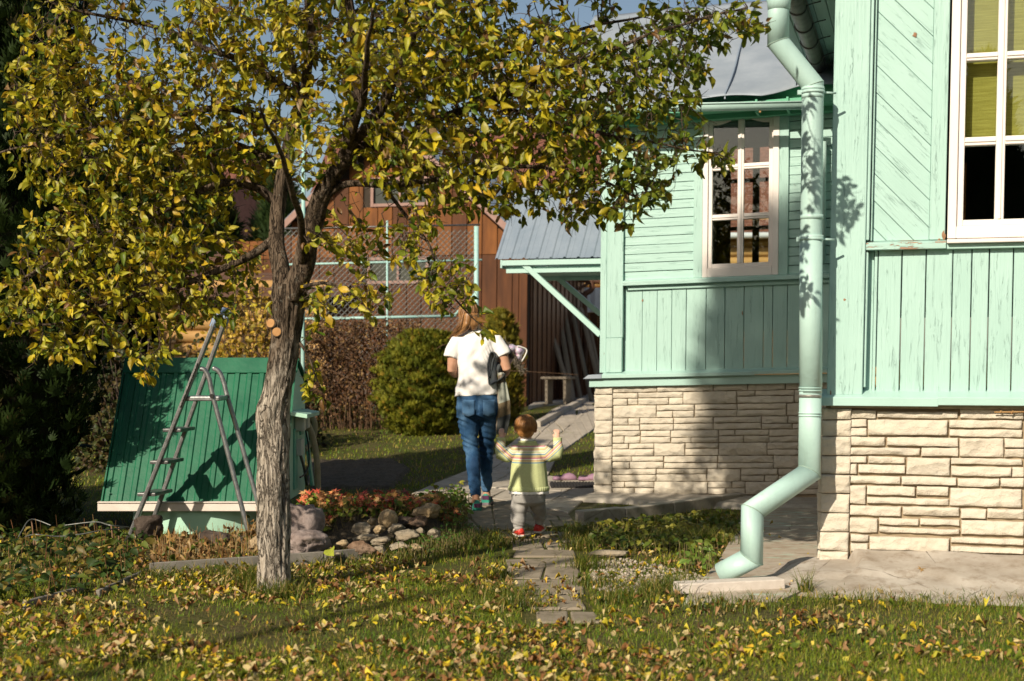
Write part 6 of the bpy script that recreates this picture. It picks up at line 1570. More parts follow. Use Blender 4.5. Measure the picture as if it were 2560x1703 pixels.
# ------------------------------------------------------------------ chain link fence
fence = thing('chain_link_fence', 'chain link fence on pale teal pipes in front of the barn', 'fence', tuple(P(900, 900, 21.4)[:2])+(.3,)); FINV = Matrix.Translation(fence.location).inverted()
def fp(o): o.parent = fence; o.matrix_parent_inverse = FINV; return o
FY = 21.4; q = lambda sx_, sy_: np.array(P(sx_/S, sy_/S, FY))
for (x, y0, y1, r) in ((968, 552, 960, .016), (1191, 566, 800, .036), (700, 560, 980, .03)): mb = MB(); mb.tube([q(x, y1+60)*np.array((1, 1, 0))+np.array((0, 0, .25)), q(x, y0)], r, 10); fp(mb.build('post', M['teal_pipe']))
for (xa, ya, xb, yb, r) in ((700, 662, 1205, 650, .016), (760, 798, 1140, 790, .022), (690, 572, 1200, 562, .014)): mb = MB(); mb.tube([q(xa, ya), q(xb, yb)], r, 8); fp(mb.build('rail', M['teal_pipe'] if r > .015 else M['alu_dark']))
mb = MB(); mb.tube([q(1135, 790), q(1194, 728)], .02, 8); fp(mb.build('brace', M['teal_pipe']))
x0, x1 = q(700, 600)[0], q(1190, 600)[0]; z0, z1 = .42, q(900, 575)[2]; V = []; Fq = []; st = .085; H = z1-z0
k0 = int((x0-H)/st)-1
for sgn in (1, -1):
    xx = x0-H
    while xx < x1+H:
        a, b2 = np.array((xx, z0)), np.array((xx+H, z1))
        if sgn < 0: a, b2 = np.array((xx+H, z0)), np.array((xx, z1))
        pts = clip_poly([tuple(a), tuple(b2)], x0, x1, 0)
        lo_x, hi_x = max(min(a[0], b2[0]), x0), min(max(a[0], b2[0]), x1)
        if hi_x > lo_x+.02:
            zz = lambda x: z0+(x-xx) if sgn > 0 else z1-(x-xx)
            p, q2 = (lo_x, zz(lo_x)), (hi_x, zz(hi_x)); b = len(V); r = .0034
            for (x, z) in (p, q2):
                for dx, dy, dz in ((-r, -r*sgn, r*sgn), (r, -r*sgn, -r*sgn), (0, r*sgn, 0)): V.append((x+dx, FY+.012*sgn+dy, z+dz))
            Fq += [[b, b+1, b+4, b+3], [b+1, b+2, b+5, b+4], [b+2, b, b+3, b+5]]
        xx += st
fp(link('mesh', np_mesh('mesh', np.array(V), [np.array(Fq)], M['wire'])))

# ------------------------------------------------------------------ buildings beyond
def log_wall(mb, fr, u0, u1, v0, v1, r=.11):
    v = v0
    while v < v1:
        b = len(mb.v); prof = [(r*math.sin(t)*.9, r*math.cos(t)) for t in np.linspace(0, math.pi, 9)]
        for u in (u0, u1):
            for (n_, y) in prof: mb.v.append(tuple(fr.to(u, v+r-y*.98, n_)))
        o1 = random.uniform(0, 40)
        for i in range(8): mb.face([b+i, b+9+i, b+9+i+1, b+i+1], [(o1, i*.03), (o1+u1-u0, i*.03), (o1+u1-u0, i*.03+.03), (o1, i*.03+.03)], True)
        v += 2*r
def building(name, label, O, ang, w, d, h, roof_h, wall, roof, ov=.4, log=False, gut=False, windows=()):
    a = R(ang); fr = Frame(O, (math.cos(a), -math.sin(a), 0), (0, 0, 1), (-math.sin(a), -math.cos(a), 0)); o = thing(name, label, 'house', O); inv = Matrix.Translation(o.location).inverted()
    def pp(x): x.parent = o; x.matrix_parent_inverse = inv; return x
    mb = MB()
    if log: log_wall(mb, fr, -w/2, w/2, 0, h); mb.box(-w/2, w/2, 0, h, -d, -.002, fr)
    else:
        k_ = int(w/.35); mb.box(-w/2, w/2, 0, h, -d, -.02, fr)
        for i in range(k_): mb.box(-w/2+i*w/k_+.003, -w/2+(i+1)*w/k_-.003, 0, h, -.019, random.uniform(-.004, .004), fr)
    mb.prism([(-d, h), (0, h), (-d/2, h+roof_h)], -w/2+.05, w/2-.05, Frame(O, fr.N, (0, 0, 1), fr.U)); pp(mb.build('wall', wall))
    for s_, n0, n1 in ((1, ov, -d/2), (-1, -d-ov, -d/2)):
        rows = 16; mb = MB(); hh = h-roof_h*ov/(d/2)
        for i in range(rows):
            t0, t1 = i/rows, (i+1)/rows; a0, a1 = n0+(n1-n0)*t0, n0+(n1-n0)*t1; z0_, z1_ = hh+(h+roof_h-hh)*t0, hh+(h+roof_h-hh)*t1
            mb.hexa([fr.to(u, v, n_) for (n_, vv) in ((a1, (z1_, z1_+.03)), (a0, (z0_+.01, z0_+.07))) for v in vv for u in (-w/2-ov, w/2+ov)], 'u')
        pp(mb.build('roof', roof))
    if gut: mb = MB(); mb.tube([fr.to(-w/2-ov, h-roof_h*ov/(d/2)-.02, ov+.07), fr.to(w/2+ov, h-roof_h*ov/(d/2)-.02, ov+.07)], .07, 8); pp(mb.build('gutter', M['white_metal']))
    for (u0, u1, v0, v1) in windows:
        wo = bpy.data.objects.new('window', None); COL.objects.link(wo); pp(wo); t_ = .08
        mb = MB(); mb.box(u0-t_, u0, v0-t_, v1+t_, -.01, .03+.1*log, fr); mb.box(u1, u1+t_, v0-t_, v1+t_, -.01, .03+.1*log, fr); mb.box(u0, u1, v0-t_, v0, -.01, .029+.1*log, fr); mb.box(u0, u1, v1, v1+t_, -.01, .029+.1*log, fr); mb.box((u0+u1)/2-.02, (u0+u1)/2+.02, v0, v1, -.01, .025+.1*log, fr); mb.build('frame', M['white_metal'], wo)
        mb = MB(); mb.box(u0, u1, v0, v1, .004, .010+.1*log, fr); mb.build('pane', M['dark'], wo)
    return o
building('neighbour_house', 'neighbouring house with a broad brown tiled roof behind the barn and canopy', (P(1180, 900, 36).x, 36, .3), 8, 10.5, 7, 4.2, 3.0, M['cream_board'], M['brown_tile'])
o = building('log_house', 'yellow log house glimpsed under the canopy and through the narrow window', (4.1, 31.6, .4), 6, 8.6, 5, 3.95, 2.6, M['log'], M['brown_tile'], log=True, gut=True)
building('log_house', 'yellow log building with small window behind the golden shrub', (P(560, 900, 25).x, 25, .4), 4, 3.0, 2.5, 2.1, .7, M['log'], M['brown_metal'], log=True)
building('house', 'pinkish house seen in gaps through the left part of the plum tree', (P(245, 900, 34).x, 34, .3), 20, 5.0, 5, 4.4, 1.8, M['pink_frame'], M['brown_tile'], windows=[(-.8, .1, 2.0, 3.2)])
# corrugated fence and carved porch bracket in the gap
cf = Frame((P(1318, 900, 29).x, 29.0, .42), (1, -.2, 0), (0, 0, 1), (0, -1, 0)); mb = MB(); b = 0
fo = thing('metal_fence', 'pale corrugated metal fence seen in the gap under the canopy', 'fence', tuple(cf.O)); FOI = Matrix.Translation(fo.location).inverted()
pr = [(x, .02*(1 if (i//1) % 2 else -1)) for i, x in enumerate(np.arange(0, 2.4, .09))]
for v in (1.75, 2.25):
    for (x, n_) in pr: mb.v.append(tuple(cf.to(x, v, n_)))
for i in range(len(pr)-1): mb.face([i, i+1, len(pr)+i+1, len(pr)+i])
o = mb.build('upper_sheet', M['white_metal']); o.parent = fo; o.matrix_parent_inverse = FOI
mb = MB()
for i in range(14): mb.box(i*.17, i*.17+.164, 0, 1.74, -.03, random.uniform(-.005, .005), cf)
o = mb.build('boards', M['barn']); o.parent = fo; o.matrix_parent_inverse = FOI
q = lambda sx_, sy_: np.array(P(sx_/S, sy_/S, 27.5)); pb = thing('porch_bracket', 'dark timber porch eave with curved gutter pipe in the gap under the canopy', 'porch', tuple(q(1490, 760))); PBI = Matrix.Translation(pb.location).inverted()
for nm, pts, r in (('beam', [(1425, 677), (1490, 690)], .05), ('beam', [(1430, 698), (1500, 705)], .05), ('strut', [(1438, 728), (1485, 700)], .03), ('pipe', [(1478, 685), (1480, 712), (1478, 725), (1460, 738), (1462, 752), (1462, 940)], .055)):
    mb = MB(); mb.tube(smooth_path([q(*p) for p in pts], 20), r, 10); o = mb.build(nm, M['brown_metal']); o.parent = pb; o.matrix_parent_inverse = PBI
# trees beyond
for i, (dx, Y, h, r, lab) in enumerate([(330, 28, 6.2, 1.5, 'dark conifer seen through the crown, above the well'), (190, 27, 5.0, 1.3, 'dark conifer behind the left branches'), (470, 31, 5.6, 1.5, 'dark conifer beyond, left of the plum trunk'), (640, 30, 4.9, 1.2, 'conifer just left of the barn gable'), (60, 24, 6.5, 1.6, 'dark conifer far left behind the tall evergreen')]):
    p = P(dx, 900, Y); evergreen('conifer', lab, 'conifer', (p.x, Y, .3), h, lambda t, r=r: r*min(1, .6+t*3)*(1-t**1.1*.97), 2600, [(.020, .040, .010), (.04, .07, .015), (.07, .06, .02)], .34, seed=20+i, group='conifers beyond the yard', trunk_r=.12)
for i, (x, y, h, lab) in enumerate([(-1.6, -9.5, 6.5, 'dark conifer behind the photographer, mirrored in the tall window'), (1.2, -11, 7.5, 'second conifer behind the photographer, to the right'), (-8.6, -8.5, 8.5, 'broad conifer far behind and left of the photographer'), (-11, -12, 10, 'tallest conifer behind and left of the photographer'), (-5.8, -11.5, 8.5, 'conifer behind the photographer beside the broad one')]):
    evergreen('conifer', lab, 'conifer', (x, y, 0), h, lambda t: 1.5*min(1, .6+t*3)*(1-t**1.1*.97), 2200, [(.020, .040, .010), (.04, .07, .015), (.07, .06, .02)], .36, seed=30+i, trunk_r=.12)
# unseen tall pine off to the left, placed and shaped to shade the narrow wing
pine = thing('pine_tree', 'unseen slender pine with bare stem and high crown, shaped to shade the narrow wing', 'tree', (-5.2, .18, 0)); mb = MB(); mb.tube([(0, 0, -.1), (.08, .05, 4), (.02, .1, 7.9), (0, 0, 10.6)], [.05, .042, .034, .015], 8); mb.build('trunk', M['bark'], pine)
r0 = np.random.default_rng(50); n = 1000; q_ = r0.normal(size=(n, 3)); q_ /= np.linalg.norm(q_, axis=1, keepdims=True); pos = q_*(r0.random((n, 1))**.4)*np.array((.95, .95, 1.40))+np.array((0, 0, 9.45)); X_, Y_, Z_ = frames(q_+r0.normal(size=(n, 3))*.5+np.array((0, 0, .4)), r0.normal(size=(n, 3)))
scatter('crown', SPRAY[0], SPRAY[1], pos, X_, Y_, Z_, .30*(.7+.6*r0.random(n)), np.array([(.04, .07, .02)])*(.6+.8*r0.random((n, 1))), M['fol'], pine)
# clogs, mat
mat_p = gp((1278, 1117), (1375, 1117), (1375, 1128), (1271, 1129)); mb = MB()
a, b2 = np.array(mat_p[3]), np.array(mat_p[2]); 
for i in range(14):
    x0_ = a[0]+(b2[0]-a[0])*i/14; mb.box(x0_, x0_+(b2[0]-a[0])/14*.8, .024, .031, -(mat_p[1][1]), -a[1])
mb.box(a[0]-.01, b2[0]+.01, -.0, .0235, -(mat_p[1][1])-.005, -a[1]+.005)
tag(mb.build('doormat', M['black_rubber'], None, .003), 'black ribbed rubber doormat on the slabs by the house corner', 'doormat')
clogm = simple('mauve_clog_rubber', (.24, .13, .20), (.33, .20, .28), 12, .6, .2, 60)
def clog(loc, rz, label):
    o = thing('clog', label, 'shoe', loc, rz, 'clogs by the house'); rings = []
    # toe (+x) closed vamp, open heel
    S_ = [(-.115, .030, .018, .03), (-.11, .040, .030, .045), (-.08, .045, .036, .05), (-.03, .046, .040, .058), (.01, .046, .058, .075), (.05, .046, .066, .082), (.09, .040, .054, .070), (.118, .026, .030, .045), (.127, .008, .018, .03)]
    for (x, w, top, _) in S_: rings.append(np.array([(x, w*math.cos(t), (top if math.sin(t) > 0 else .004)*abs(math.sin(t))**.6 if math.sin(t) > 0 else .004*math.sin(t)) for t in np.arange(20)*2*math.pi/20]))
    mb = MB(); mb.loft(rings); mb.build('upper', clogm, o)
    mb = MB(); mb.loft([np.array([(x*1.0, y*1.05, z) for x, y, z in [(-.118+.246*(.5-.5*math.cos(t)), .044*math.sin(t)*(1 if True else 1), zz) for t in np.arange(24)*2*math.pi/24]]) for zz in (-.006, .012)]); mb.build('sole', simple('clog_sole', (.14, .08, .09), (.2, .12, .12), 20, .7), o)
    mb = MB(); mb.ellipsoid((-.055, 0, .034), (.048, .036, .012), 16, 8); mb.build('insole', M['black_rubber'], o); return o
p = ground_pt(1299, 1109); clog((p.x, p.y, p.z+.024), R(4), 'mauve garden clog pointing right, the whole one by the doormat')
p = ground_pt(1358, 1110); clog((p.x, p.y, p.z+.024), R(2), 'mauve garden clog half hidden behind the stone corner')
# ------------------------------------------------------------------ people
def union(mb, name, mat, parent, voxel=.008, it=4, wr=None):
    """fuses overlapping closed shapes into one continuous skin, then lays folds into it"""
    me = mb.mesh(name+'_tmp', M['dark']); o = bpy.data.objects.new('tmp', me); COL.objects.link(o)
    r = o.modifiers.new('r', 'REMESH'); r.mode = 'VOXEL'; r.voxel_size = voxel; r.use_smooth_shade = True
    s = o.modifiers.new('s', 'SMOOTH'); s.iterations = it; s.factor = .5
    dg = bpy.context.evaluated_depsgraph_get(); m2 = bpy.data.meshes.new_from_object(o.evaluated_get(dg)); m2.name = name
    bpy.data.objects.remove(o); bpy.data.meshes.remove(me)
    if wr:
        nr = [v.normal.copy() for v in m2.vertices]
        for v, n in zip(m2.vertices, nr): v.co += n*wr(v.co)
    m2.materials.clear(); m2.materials.append(mat)
    for p in m2.polygons: p.use_smooth = True
    return link(name, m2, parent)
def ring(c, rx, ry, k=24, rot=0.0, tilt=None):
    p = []
    for i in range(k):
        t = 2*math.pi*i/k; x, y = rx*math.cos(t), ry*math.sin(t)
        p.append((c[0]+x*math.cos(rot)-y*math.sin(rot), c[1]+x*math.sin(rot)+y*math.cos(rot), c[2]+(tilt(x, y) if tilt else 0)))
    return np.array(p)
def hand(mb, wrist, fwd, side, palm, L, curl=.9, spread=.18, r=.0085, thumb_side=1):
    """palm, five fingers of unequal length that bend at two knuckles, thumb leaving the side of the palm"""
    w = np.array(wrist, float); f = nrm(np.array(fwd, float)); s_ = np.array(side, float); s_ = nrm(s_-f*np.dot(s_, f)); n = np.cross(f, s_)*(1 if palm > 0 else -1)
    mb.tube([w-f*L*.12, w+f*L*.10, w+f*L*.32, w+f*L*.52], [L*.15, L*.19, L*.23, L*.21], 12, flat=.5, side=s_)
    for i, (o_, ln) in enumerate(((-.165, .40), (-.055, .46), (.055, .43), (.16, .34))):
        b = w+f*L*.48+s_*o_*L*thumb_side*-1*-1; d0 = nrm(f+s_*spread*(i-1.5)*.5)
        pts = [b-d0*L*.10]; d = d0; p = b
        for k_, (sg, bend) in enumerate(((.45, .25), (.32, .55), (.25, .45))):
            a = curl*bend; d = nrm(d*math.cos(a)+n*math.sin(a)); pts.append(p); p = p+d*ln*L*sg
        pts.append(p); mb.tube(pts, [r*1.15, r*1.1, r, r*.92, r*.7], 8)
    tb = w+f*L*.14-s_*L*.19*thumb_side; d = nrm(f*.75-s_*.55*thumb_side+n*.35); p1 = tb+d*L*.20; d2 = nrm(d+f*.35+n*.5*curl+s_*.35*thumb_side); p2 = p1+d2*L*.17
    mb.tube([tb-d*L*.08+s_*L*.06*thumb_side, tb, p1, p2, p2+d2*L*.04], [r*1.5, r*1.5, r*1.15, r*.95, r*.5], 8)
def skin_mat(name, a, b):
    t = NT(name); c = t.coord('Object'); f = t.noise(c, 14, 4); col = t.ramp(f, [(.3, a), (.7, b)])
    t.b.inputs['Subsurface Weight'].default_value = .12; t.b.inputs['Subsurface Radius'].default_value = (.012, .005, .003); t.b.inputs['Subsurface Scale'].default_value = .5
    return t.fin(col, .5, t.bump(t.noise(c, 160, 3), .1, .002), 0, .35)
SKIN = skin_mat('warm_skin', (.44, .235, .15), (.52, .29, .19)); CSKIN = skin_mat('child_skin', (.58, .36, .27), (.64, .41, .31))
def cloth(name, a, b, sc=6, weave=220, rough=.85, bump=.25, stretch=(1, 1, 1), lo=.35, hi=.65):
    t = NT(name); c = t.coord('Object', stretch); c0_ = t.coord('Object'); f = t.noise(c, sc, 5); w = t.noise(c0_, weave, 2)
    col = t.ramp(f, [(lo, a), (hi, b)]); col = t.mix(.25, col, t.ramp(w, [(.35, .7), (.65, 1.25)]), 'MULTIPLY')
    t.b.inputs['Sheen Weight'].default_value = .15
    return t.fin(col, rough, t.bump(w, bump, .003), 0, .2)
def hair_strands(parent, c, r, n, mat, z_lo, rad, seed, crown=(0, -.01, .9), name='strands', back_only=False, drop=.0):
    r0 = np.random.default_rng(seed); mb = MB(); c = np.array(c, float); cr = nrm(np.array(crown, float))
    for i in range(n):
        a = r0.random()*6.283; e1 = nrm(np.cross(cr, (1, 0, 0))); e2 = np.cross(cr, e1); pts = []; sw = r0.normal()*.25; ln = r0.uniform(.75, 1.05); off = .98+.05*r0.random()
        st = r0.uniform(.02, .5)
        for t in np.linspace(st, 1, 7):
            ph = t*ln*1.95; aa = a+sw*t*t
            d = cr*math.cos(ph)+(e1*math.cos(aa)+e2*math.sin(aa))*math.sin(ph); pts.append(c+d*np.array(r)*(off+.03*math.sin(t*6+a*3)))
        if pts[-1][1] > c[1]+r[1]*.55 and back_only: continue
        pts = [p for p in pts if p[2] > z_lo]
        if len(pts) > 2: mb.tube(pts, np.linspace(rad, rad*.5, len(pts)), 4, cap=False)
    return mb.build(name, mat, parent)
def hair_mat(name, a, b):
    t = NT(name); c = t.coord('Object', (1, 1, .12)); f = t.noise(c, 90, 4, .6); col = t.ramp(f, [(.3, a), (.7, b)])
    return t.fin(col, .38, t.bump(f, .5, .004), 0, .45)

# ================= the woman
wx, wy = (1200-1280)*11.4/FPX, 11.4
wom = thing('person', 'woman in white t-shirt and blue jeans walking away with coats over her arm', 'person', (wx, wy, .018))
mb = MB()
mb.ellipsoid((-.085, .03, 1.548), (.072, .092, .112), 20, 14)
mb.tube([(-.035, .0, 1.36), (-.05, .0, 1.42), (-.075, .02, 1.50)], [.062, .052, .055], 16)
mb.loft([ring((-.02, 0, .86), .13, .09), ring((-.02, 0, 1.02), .125, .085), ring((-.025, 0, 1.2), .14, .085), ring((-.03, 0, 1.33), .13, .075), ring((-.035, 0, 1.39), .06, .05)])
mb.tube([(-.10, 0, 1.34), (-.178, 0, 1.335), (-.215, -.015, 1.22), (-.222, -.02, 1.10), (-.205, .05, 1.075), (-.15, .20, 1.10), (-.12, .26, 1.115)], [.05, .053, .047, .040, .038, .031, .025], 14)
mb.tube([(.06, 0, 1.34), (.128, 0, 1.335), (.178, -.02, 1.23), (.212, -.04, 1.11), (.205, .03, 1.085), (.11, .19, 1.11), (.06, .26, 1.12)], [.05, .052, .047, .041, .039, .031, .025], 14)
for pts in ([(-.09, 0, .86), (-.095, 0, .74), (-.068, .01, .47), (-.048, -.08, .30), (-.03, -.17, .11), (-.03, -.165, .05)], [(.06, 0, .86), (.065, .03, .74), (.045, .13, .47), (.048, .17, .30), (.05, .22, .12), (.05, .22, .06)]): mb.tube(pts, [.055, .055, .036, .034, .030, .034], 14)
hand(mb, (-.118, .265, 1.115), (.5, .8, .1), (0, 0, 1), 1, .17, 1.0, .12, .0085)
hand(mb, (.055, .265, 1.122), (-.55, .75, .1), (0, 0, 1), -1, .17, 1.0, .12, .0085)
for s_ in (-1, 1): mb.ellipsoid((-.085+s_*.074, .03, 1.54), (.010, .018, .030), 8, 6)
mb.tube([(-.085, .115, 1.56), (-.085, .138, 1.53), (-.085, .125, 1.52)], [.008, .013, .010], 8)
for s_ in (-1, 1): mb.ellipsoid((-.085+s_*.030, .112, 1.553), (.014, .008, .010), 8, 6)
mb.ellipsoid((-.085, .118, 1.495), (.022, .010, .009), 10, 6); mb.ellipsoid((-.085, .095, 1.455), (.035, .035, .02), 10, 6)
union(mb, 'body', SKIN, wom, .0065, 3)
mb = MB()
mb.loft([ring((-.020, 0, .898), .181, .128, tilt=lambda x, y: .010*x/.18), ring((-.02, 0, .95), .174, .122), ring((-.018, 0, 1.05), .160, .110), ring((-.022, 0, 1.16), .164, .110), ring((-.027, 0, 1.27), .172, .108), ring((-.03, 0, 1.335), .160, .095), ring((-.038, .0, 1.385), .105, .075), ring((-.045, .005, 1.425), .066, .060)])
mb.tube([(-.12, 0, 1.33), (-.185, -.0, 1.325), (-.218, -.012, 1.255), (-.232, -.016, 1.20)], [.06, .064, .062, .064], 18)
mb.tube([(.07, 0, 1.33), (.130, 0, 1.325), (.168, -.014, 1.265), (.192, -.022, 1.215)], [.06, .063, .061, .062], 18)
def shirt_wr(p):
    d = .008*mnoise.noise(Vector((p.x*5+p.z*6, p.y*4, p.z*14-p.x*16)))+.004*mnoise.noise(Vector((p.x*22, p.y*10, p.z*16)))
    tuck = math.exp(-((p.x-.10)/.06)**2-((p.z-1.20)/.10)**2); d += -.012*tuck*abs(math.sin((p.x*2.2+p.z)*55))
    low = math.exp(-((p.z-.95)/.035)**2); return d+.006*low*math.sin(p.x*38+p.z*30)
union(mb, 'tshirt', cloth('white_jersey', (.80, .78, .76), (.86, .84, .82), 4, 260, .85, .12), wom, .008, 4, shirt_wr)
mb = MB()
mb.loft([ring((-.020, 0, .955), .150, .105), ring((-.018, -.005, .88), .168, .122), ring((-.014, -.01, .80), .178, .130), ring((-.012, -.005, .745), .172, .122), ring((-.012, 0, .70), .10, .08)])
mb.tube([(-.09, 0, .84), (-.098, -.005, .74), (-.088, .005, .60), (-.069, .012, .47), (-.058, -.03, .38), (-.046, -.09, .26), (-.031, -.165, .105)], [.085, .091, .075, .060, .058, .053, .042], 20)
mb.tube([(.062, 0, .84), (.068, .02, .74), (.058, .08, .60), (.046, .135, .47), (.047, .15, .38), (.049, .185, .26), (.05, .222, .115)], [.085, .089, .073, .058, .055, .050, .041], 20)
def jean_wr(p):
    f = abs(mnoise.noise(Vector((p.x*5, p.y*5, p.z*26+p.x*10)))); kz = math.exp(-((p.z-.47)/.12)**2)+math.exp(-((p.z-.72)/.08)**2)*.9+math.exp(-((p.z-.18)/.09)**2)*.8
    return (.5-f*2.2)*.0125*min(kz, 1)+.0015*mnoise.noise(Vector((p.x*30, p.y*30, p.z*20)))-(.010*math.exp(-((p.x+.014)/.010)**2)*float(p.y < 0)*float(sstep(.70, .78, p.z)*(1-sstep(.86, .93, p.z))))
t = NT('blue_denim'); c = t.coord('Object'); f = t.noise(t.coord('Object', (1, 1, .55)), 7, 5); w = t.noise(t.coord('Object', (220, 220, 60)), 1.0, 2)
col = t.ramp(f, [(.32, (.010, .034, .085)), (.5, (.022, .072, .16)), (.70, (.075, .165, .29))]); col = t.mix(.3, col, t.ramp(w, [(.35, .6), (.65, 1.4)]), 'MULTIPLY')
DEN = t.fin(col, .8, t.bump(w, .2, .002), 0, .2)
jn = union(mb, 'jeans', DEN, wom, .008, 4, jean_wr)
den2 = cloth('denim_seam', (.05, .13, .25), (.09, .19, .33), 10, 200)
for x0 in (-.135, .028):
    mb = MB(); b = len(mb.v)
    def pk(a, v, x0=x0):
        x = x0+a*.095; z = .865-.115*v-(.018*(1-abs(a-.5)*2) if v > .99 else 0); xr = (x+.014)/.178
        return (x, -.01-.131*math.sqrt(max(.0, 1-xr*xr))*(1-.10*max(0, (z-.80))/.1)-.0035, z)
    mb.grid(8, 6, pk); o = mb.build('back_pocket', den2, wom); so = o.modifiers.new('t', 'SOLIDIFY'); so.thickness = .003
def shoe(parent, c, L, W, H, rz, up_m, sole_m, heel_lift=0.0, accent=None):
    o = bpy.data.objects.new('shoe', None); COL.objects.link(o); o.parent = parent; o.location = c; o.rotation_euler = (-heel_lift, 0, rz)
    st = [(-.50, .55, .62, .35), (-.47, .74, .80, .42), (-.36, .84, .98, .46), (-.20, .82, 1.0, .46), (.0, .84, .74, .40), (.18, .95, .60, .36), (.34, .92, .50, .33), (.45, .66, .42, .30), (.50, .30, .34, .28)]
    mb = MB(); mb.loft([np.array([(W/2*w*math.cos(t), y*L, H*.20+max(0, math.sin(t))*H*(h-.20)) for t in np.linspace(0, 2*math.pi, 20, endpoint=False)]) for (y, w, h, _) in st]); u = mb.build('upper', up_m, o)
    mb = MB(); oc = [(W/2*(1.06 if y > -.3 else .95)*w, y*L*1.03) for (y, w, _, _) in st]; ol = [(x, y) for x, y in oc]+[(-x, y) for x, y in oc[::-1]]
    mb.prism(ol, 0, H*.24, Frame((0, 0, 0), (1, 0, 0), (0, 1, 0), (0, 0, 1))); mb.build('sole', sole_m, o, .004)
    if accent:
        mb = MB(); mb.box(-W*.30, W*.30, H*.45, H*.78, L*.49, L*.505); mb.build('heel_tab', accent, o, .004)
        for s_ in (-1, 1): mb = MB(); mb.tube([(s_*W*.40, -.30*L, H*.30), (s_*W*.425, -.12*L, H*.62), (s_*W*.41, .08*L, H*.34)], .006, 8); mb.build('side_stripe', accent, o)
    return o
TEALSH = cloth('teal_shoe_mesh', (.02, .20, .15), (.04, .30, .22), 30, 150); DSOLE = simple('dark_sole', (.06, .045, .07), (.20, .17, .18), 14, .7); PURP = cloth('purple_heel', (.06, .02, .05), (.10, .03, .08), 20)
shoe(wom, (-.03, -.095, -.012), .25, .092, .105, R(6), TEALSH, DSOLE, R(-7), PURP); shoe(wom, (.052, .29, -.004), .25, .092, .105, R(-5), TEALSH, DSOLE, 0, PURP)
HB = hair_mat('light_brown_hair', (.17, .075, .025), (.40, .21, .085)); ho = bpy.data.objects.new('hair', None); COL.objects.link(ho); ho.parent = wom
mb = MB(); mb.ellipsoid((-.087, .014, 1.556), (.083, .096, .116), 20, 14); mb.tube([(-.10, -.075, 1.55), (-.115, -.085, 1.47), (-.15, -.06, 1.42), (-.20, -.02, 1.385), (-.235, .03, 1.36)], [.055, .05, .04, .026, .012], 14, flat=.6)
mb.tube([(-.05, -.07, 1.55), (-.045, -.08, 1.46), (-.05, -.07, 1.42)], [.05, .045, .02], 12, flat=.6)
hc = union(mb, 'hair_mass', HB, ho, .008, 2, lambda p: .003*mnoise.noise(Vector((p.x*60, p.y*60, p.z*6))))
hair_strands(ho, (-.087, .014, 1.55), (.086, .10, .118), 220, HB, 1.42, .0028, 3)
mb = MB(); r0 = np.random.default_rng(8)
for i in range(60):
    o1 = r0.normal(size=3)*np.array((.022, .012, .01)); mb.tube(smooth_path([np.array((-.10, -.09, 1.54))+o1, np.array((-.118, -.10, 1.46))+o1, np.array((-.155, -.075, 1.418))+o1*.8, np.array((-.205, -.03, 1.385))+o1*.5, np.array((-.24-.02*r0.random(), .03, 1.352))], 9), np.linspace(.003, .0012, 9), 4, cap=False)
mb.build('strands', HB, ho)
# ---- what she carries
GREYC = cloth('grey_felt', (.035, .042, .045), (.065, .075, .08), 20, 180, .95, .4)
coat = thing('coat', 'dark grey felt coat folded under the arm of the woman', 'coat', (wx, wy, .018))
zx = lambda x, y: ((1080+x/6.03-1200)/311.9, (1274-(760+y/6.03))/311.9)
pr = smooth_path([(*zx(*p), 0) for p in [(1090, 1080), (1050, 1140), (950, 1215), (864, 1240), (852, 1100), (850, 950), (856, 850), (885, 780), (925, 762), (944, 810), (930, 880), (905, 960), (890, 1060), (884, 1150)]], 60)[:, :2]
mb = MB(); mb.grid(59, 10, lambda a, b: (pr[int(round(a*59))][0]+.02*b+.004*math.sin(a*30+b*5), -.125+.30*b+.006*math.sin(a*18), pr[int(round(a*59))][1]-.02*b*b)); o = mb.build('folded_edge', GREYC, coat); so = o.modifiers.new('t', 'SOLIDIFY'); so.thickness = .011; so.offset = 0
c_ = zx(1000, 1010); mb = MB(); mb.ellipsoid((c_[0]+.005, .02, c_[1]), (.028, .13, .052), 18, 12); mb.ellipsoid((c_[0]+.012, .05, c_[1]-.01), (.036, .13, .03), 18, 12)
union(mb, 'coat_body', GREYC, coat, .007, 3, lambda p: .005*mnoise.noise(Vector((p.x*25, p.y*12, p.z*25))))
cj = thing('child_jacket', 'lilac patterned child jacket with fur trimmed hood hanging over her arm', 'jacket', (wx, wy, .018))
t = NT('lilac_print'); c = t.coord('Object'); v = t.voro(c, 26); f = t.noise(c, 16, 3)
col = t.ramp(f, [(.40, (.50, .40, .56)), (.48, (.55, .55, .60)), (.54, (.62, .38, .46)), (.62, (.42, .26, .40))]); col = t.mix(t.ramp(t.noise(c, 60, 2), [(.62, 0.0), (.68, .6)]), col, (.10, .08, .12)); LIL = t.fin(col, .6, None, 0, .3)
mb = MB(); a, b2, c3 = zx(1180, 690), zx(1330, 720), zx(1340, 840)
mb.ellipsoid((a[0]+.005, .10, a[1]-.01), (.05, .09, .04), 16, 10); mb.ellipsoid((b2[0]-.01, .12, b2[1]-.01), (.05, .09, .045), 16, 10); mb.ellipsoid((c3[0]-.022, .12, c3[1]+.005), (.035, .08, .04), 16, 10); mb.ellipsoid((.17, .16, 1.18), (.09, .06, .07), 16, 10)
union(mb, 'hood', LIL, cj, .007, 5)
